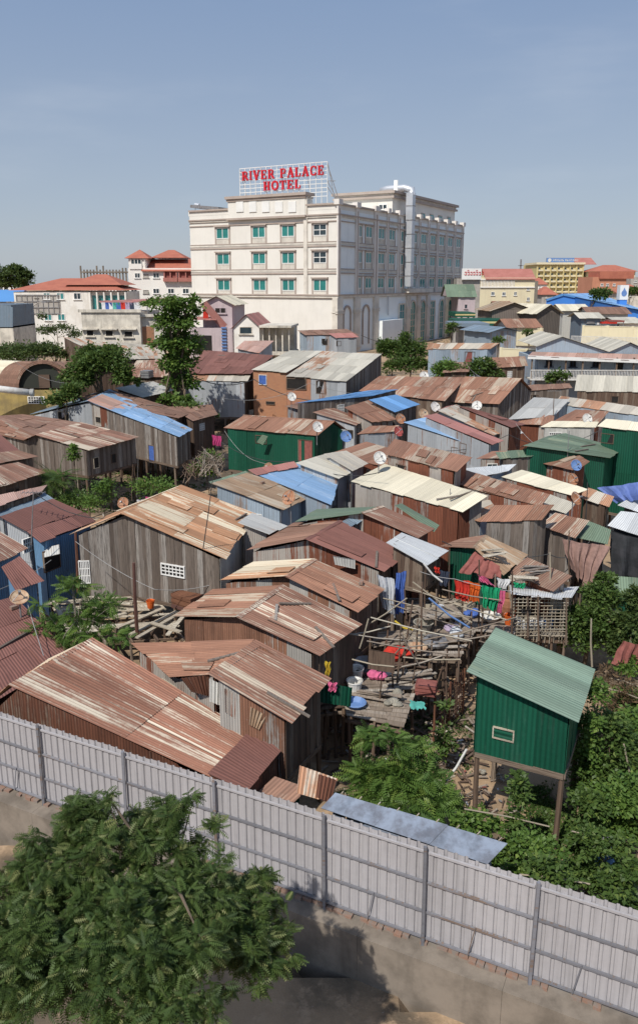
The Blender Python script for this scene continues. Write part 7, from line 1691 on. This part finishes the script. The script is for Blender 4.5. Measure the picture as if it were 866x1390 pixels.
q = PY(705, 385, 300); mb = MB(); mb.box(q.x-.25, 299.8, 3, q.x+.25, 300.2, PY(705, 352, 300).z); mb.box(q.x-.9, 299.8, PY(705, 361, 300).z, q.x+.9, 300.2, PY(705, 360, 300).z); tag(mb.build('radio_mast', MAT['steel']), 'thin radio mast on the skyline above the red roof of the cream building', 'mast')
# antenna crossbars
for lb, px, py, Y in (('small roof antenna above the blue shack', 46, 669, 33.2), ('small antenna near the rust gable at the right', 752, 531, 58)):
    c = PY(px, py, Y); mb = MB(); mb.bar(c+Vector((-.5, 0, 0)), c+Vector((.5, .1, 0)), .02)
    for k in range(6): mb.bar(c+Vector((-.45+.18*k, -.2, .02)), c+Vector((-.45+.18*k, .2, .02)), .015)
    tag(mb.build('antenna', MAT['steel']), lb, 'antenna')
for lb, y0, y1, Y in (('upper bamboo rail above the fence at the right', (705, 1187), (800, 1200), 15.6), ('lower bamboo rail above the fence at the right', (700, 1200), (770, 1212), 15.5), ('long bamboo rail crossing the garden below the hut', (630, 1098), (745, 1122), 17.4), ('bamboo rail from the long rail toward the right edge', (775, 1128), (832, 1146), 16.9),
                       ('rail by the brown dry thicket', (826, 920), (866, 932), 23.5), ('lower rail by the brown dry thicket', (826, 935), (866, 948), 23.3)):
    p, q = PY(*y0, Y), PY(*y1, Y); mb = MB(); mb.tube([p, lerp(p, q, .5)+Vector((0, 0, .04)), q], .022, 5); tag(mb.build('bamboo_rail', MAT['bamboo']), lb, 'rail')
for lb, pts, sg in (('pale cable running from the brown post to the barred window', [(103, 735, 30), (210, 800, 29), (300, 790, 30)], .15), ('cable drooping from the mango tree to the vaulted warehouse', [(100, 520, 64), (20, 490, 63)], .5), ('wire over the patchwork house toward the rust lean-to', [(180, 545, 60), (262, 583, 56)], .3),
                    ('thin wire in front of the green house', [(305, 585, 53), (345, 625, 51), (430, 630, 51)], .3), ('clothes line over the rear platform', [(570, 776, 27.2), (617, 786, 27), (695, 803, 26.6), (760, 812, 26)], .05),
                    ('wire from the dark green roof to the tall green house', [(700, 575, 50), (745, 612, 46)], .3), ('power cable across the middle of the settlement', [(300, 540, 66), (420, 520, 68), (560, 528, 70)], .7), ('cable in front of the bushes by the red door shack', [(633, 495, 80), (668, 512, 74)], .5),
                    ('cable sagging before the grey blue house', [(700, 519, 74), (740, 503, 76)], .6), ('wire along the blue shack wall', [(70, 760, 31), (0, 800, 28)], .1), ('wire hanging below the red roof at the left edge', [(35, 808, 24.5), (60, 890, 22)], .1)):
    cable(lb, pts, sg)
# air conditioner on the tin house
q = PY(453, 533, 73.4); ac = thing('air_conditioner', 'white air conditioner box on the tin house with wide beige roof', 'air conditioner', q); mb = MB(); mb.box(q.x-.5, q.y-.3, q.z-.35, q.x+.5, q.y+.1, q.z+.35); mb.build('casing', MAT['dish_white'], ac)
mb = MB(); mb.tube([q+Vector((-.12, -.31, 0)), q+Vector((-.12, -.34, 0))], .26, 14); mb.build('fan_grille', MAT['steel'], ac)
# street lamps on the left
for lb, px, py, b in (('curved street lamp left of the white house windows', 90, 440, 1), ('second curved street lamp at the corner of the white house', 47, 440, 1)):
    c = PY(px if px < 60 else 48, py, 130); r = thing('street_lamp', lb, 'street lamp', (c.x, 130, 3)); tp = PY(px-43 if px > 60 else 20, 415, 130)
    x = PY(46 if px > 60 else 27, 440, 130).x; z = PY(46, 411, 130).z; mb = MB(); mb.tube([(x, 130, 3), (x, 130, z-1.5), (x+.25, 130, z-.5), (x+1., 130, z), (x+1.7 if px > 60 else x-1.2, 130, z+.1)], .09, 6); mb.build('pole', MAT['concrete_pale'], r)
    mb = MB(); xx = x+2. if px > 60 else x-1.4; mb.box(xx-.35, 129.8, z+.02, xx+.35, 130.2, z+.2); mb.build('lamp_head', MAT['steel'], r)
# small stalls and cars on the left road
for lb, px, py, m, w_ in (('red tarpaulin stall on the road by the grey corner building', 22, 459, 'cloth_red', 1.6), ('green cart right of the red stall', 44, 462, 'wall_green', .9), ('teal parasol stall on the left road', 56, 460, 'cloth_teal', 1.0), ('white van shaped stall by the low brownish bush', 62, 455, 'dish_white', 1.)):
    q = P(px, py+6, 0); r = thing('market_stall', lb, 'stall', q); mb = MB(); t = q+Vector((0, 0, 2.2)); W4 = [t+Vector((-w_, -.9, -.3)), t+Vector((w_, -.9, -.3)), t+Vector((w_, .9, .1)), t+Vector((-w_, .9, .1))]; mb.quad(W4); mb.quad([p-Vector((0, 0, .05)) for p in W4][::-1])
    mb.quad([W4[0], W4[1], W4[1]-Vector((0, 0, .35)), W4[0]-Vector((0, 0, .35))]); mb.build('canopy', MAT[m], r)
    for p in W4: m2 = MB(); m2.bar((p.x*.98+q.x*.02, p.y*.98+q.y*.02, q.z-.2), (p.x*.98+q.x*.02, p.y*.98+q.y*.02, p.z-.03), .06); m2.build('post', MAT['steel'], r)
    mb = MB(); mb.box(q.x-w_*.8, q.y-.6, q.z, q.x+w_*.8, q.y+.6, q.z+.9); mb.build('counter', MAT['plank_brown'], r)
# red stall roofs at the far right
for lb, px, py, m in (('red tarpaulin stall beside the dark green shop at the right', 824, 439, 'cloth_red'), ('second red stall further right near the beige roofed shop', 834, 437, 'cloth_dullred')):
    q = PY(px, py, 118); r = thing('market_stall', lb, 'stall', (q.x, 118, 3)); mb = MB(); mb.box(q.x-1.1, 117.2, q.z, q.x+1.1, 119, q.z+.25); mb.build('canopy', MAT[m], r); mb = MB(); mb.box(q.x-.9, 117.4, 2.9, q.x+.9, 118.8, q.z-.8); mb.build('counter', MAT['dark_void'], r)
    for sx in (-1, 1): mb = MB(); mb.box(q.x+sx-.05, 117.3, 2.9, q.x+sx+.05, 117.4, q.z); mb.build('post', MAT['steel'], r)
# roof clutter, rods over the shelter, extra cables
for k in range(9):
    W_ = S['TARP'][2]; u = .04+k*.115; a_, b_ = bil(*W_, u, -.14), bil(*W_, u, .03); mb = MB(); mb.tube([a_+Vector((0, 0, .05)), b_+Vector((0, 0, .05))], .018, 5); mb.build('rod', MAT['bamboo'], S['TARP'][0])
rs = random.Random(9)
for key, n_ in (('H', 3), ('G', 3), ('D', 2), ('BIG', 3), ('J', 2), ('A', 2), ('I', 2), ('C6', 2), ('C7', 4), ('W', 3), ('TL', 3), ('u4', 3), ('C1', 2), ('GH', 2), ('BR', 2), ('c18', 2), ('r6', 2), ('L1', 2)):
    root, fs, W_ = S[key]; q4 = (W_[1], W_[4], W_[5], W_[0]) if len(W_) == 6 else tuple(W_[:4])
    if len(W_) == 8: q4 = (W_[1], W_[6], W_[7], W_[0])
    for _ in range(n_):
        
        if rs.random() < .45: continue
        u, v = rs.uniform(.1, .9), rs.uniform(.15, .9); p = bil(*q4, u, v)+Vector((0, 0, .09)); d1 = (q4[1]-q4[0]).normalized(); d2 = (q4[3]-q4[0]).normalized(); a = rs.uniform(0, 3.1); d = d1*math.cos(a)+d2*math.sin(a)
        kind = rs.choice(('plank', 'stone', 'plank')); mb = MB()
        if kind == 'plank': mb.bar(p-d*rs.uniform(.3, .8), p+d*rs.uniform(.3, .8), .09, .04); mb.build('roof_batten', MAT['plank_grey'], root)
        else: mb.obox(p+Vector((0, 0, .03)), d*.11, d.cross(Vector((0, 0, 1)))*.07, (0, 0, .05)); mb.build('roof_weight', MAT['brick_rubble'], root)
for lb, pts, sg in (('power cable strung from the tall tree past the brick house', [(243, 500, 67), (345, 515, 72), (470, 540, 66)], .9), ('cable running over the long rust roof to the tall green house', [(540, 600, 48), (690, 590, 50), (812, 585, 50)], .8),
                    ('cable from the blue shack mast to the large plank house', [(46, 668, 33), (164, 700, 33)], .5), ('cable slanting over the sky blue roof', [(300, 600, 50), (405, 625, 43), (520, 640, 38)], .5), ('cable over the patched gable toward the curtain', [(600, 735, 31), (745, 752, 32), (800, 735, 32)], .4),
                    ('cable along the front of the far houses at the right', [(600, 470, 95), (720, 480, 92), (866, 470, 92)], 1.2), ('cable from the hotel foot to the grey blue house', [(490, 455, 104), (600, 462, 98)], 1.)):
    cable(lb, pts, sg, r=.02 if pts[0][2] < 60 else .035, mat='wire_dark')
# ---------------------------------------------------------------- light
SUN_AZ = Vector((-.50, -.865)).normalized(); ELEV = R(50)
sl_ = bpy.data.lights.new('sun', 'SUN'); sl_.energy = 4.4; sl_.angle = R(.6); sl_.color = (1., .955, .88)
so = bpy.data.objects.new('sun', sl_); COL.objects.link(so)
sd = Vector((SUN_AZ.x*math.cos(ELEV), SUN_AZ.y*math.cos(ELEV), math.sin(ELEV)))
so.rotation_euler = sd.to_track_quat('Z', 'Y').to_euler()
w = bpy.data.worlds.new('World'); scene.world = w; w.use_nodes = True
nt = w.node_tree; bg = nt.nodes['Background']
sky = nt.nodes.new('ShaderNodeTexSky'); sky.sky_type = 'NISHITA'; sky.sun_disc = False
sky.sun_elevation = ELEV; sky.sun_rotation = math.atan2(sd.x, sd.y)
sky.air_density = 1.; sky.dust_density = .9; sky.ozone_density = 1.5; sky.altitude = 0
tc = nt.nodes.new('ShaderNodeTexCoord'); _, _, zz = sep(nt, tc.outputs['Generated'])
hz_ = mix_(nt, mapr(nt, zz, -.02, .42), (.285, .325, .385), (.15, .22, .355))
hz_ = mix_(nt, mapr(nt, zz, -.01, .09, .35, 0), hz_, (.33, .345, .37))
sc_ = N(nt, 'ShaderNodeVectorMath', operation='SCALE'); nt.links.new(sky.outputs[0], sc_.inputs[0]); sc_.inputs['Scale'].default_value = .09
cl = noise(nt, comb(nt, math_(nt, 'MULTIPLY', sep(nt, tc.outputs['Generated'])[0], 2.), 0, math_(nt, 'MULTIPLY', zz, 9.)), 1.2, 5, .55)
hz_ = mix_(nt, mapr(nt, cl, .5, .8, 0, .2), hz_, (.55, .56, .58))
nt.links.new(mix_(nt, .82, sc_.outputs[0], hz_), bg.inputs[0]); bg.inputs[1].default_value = 1.42
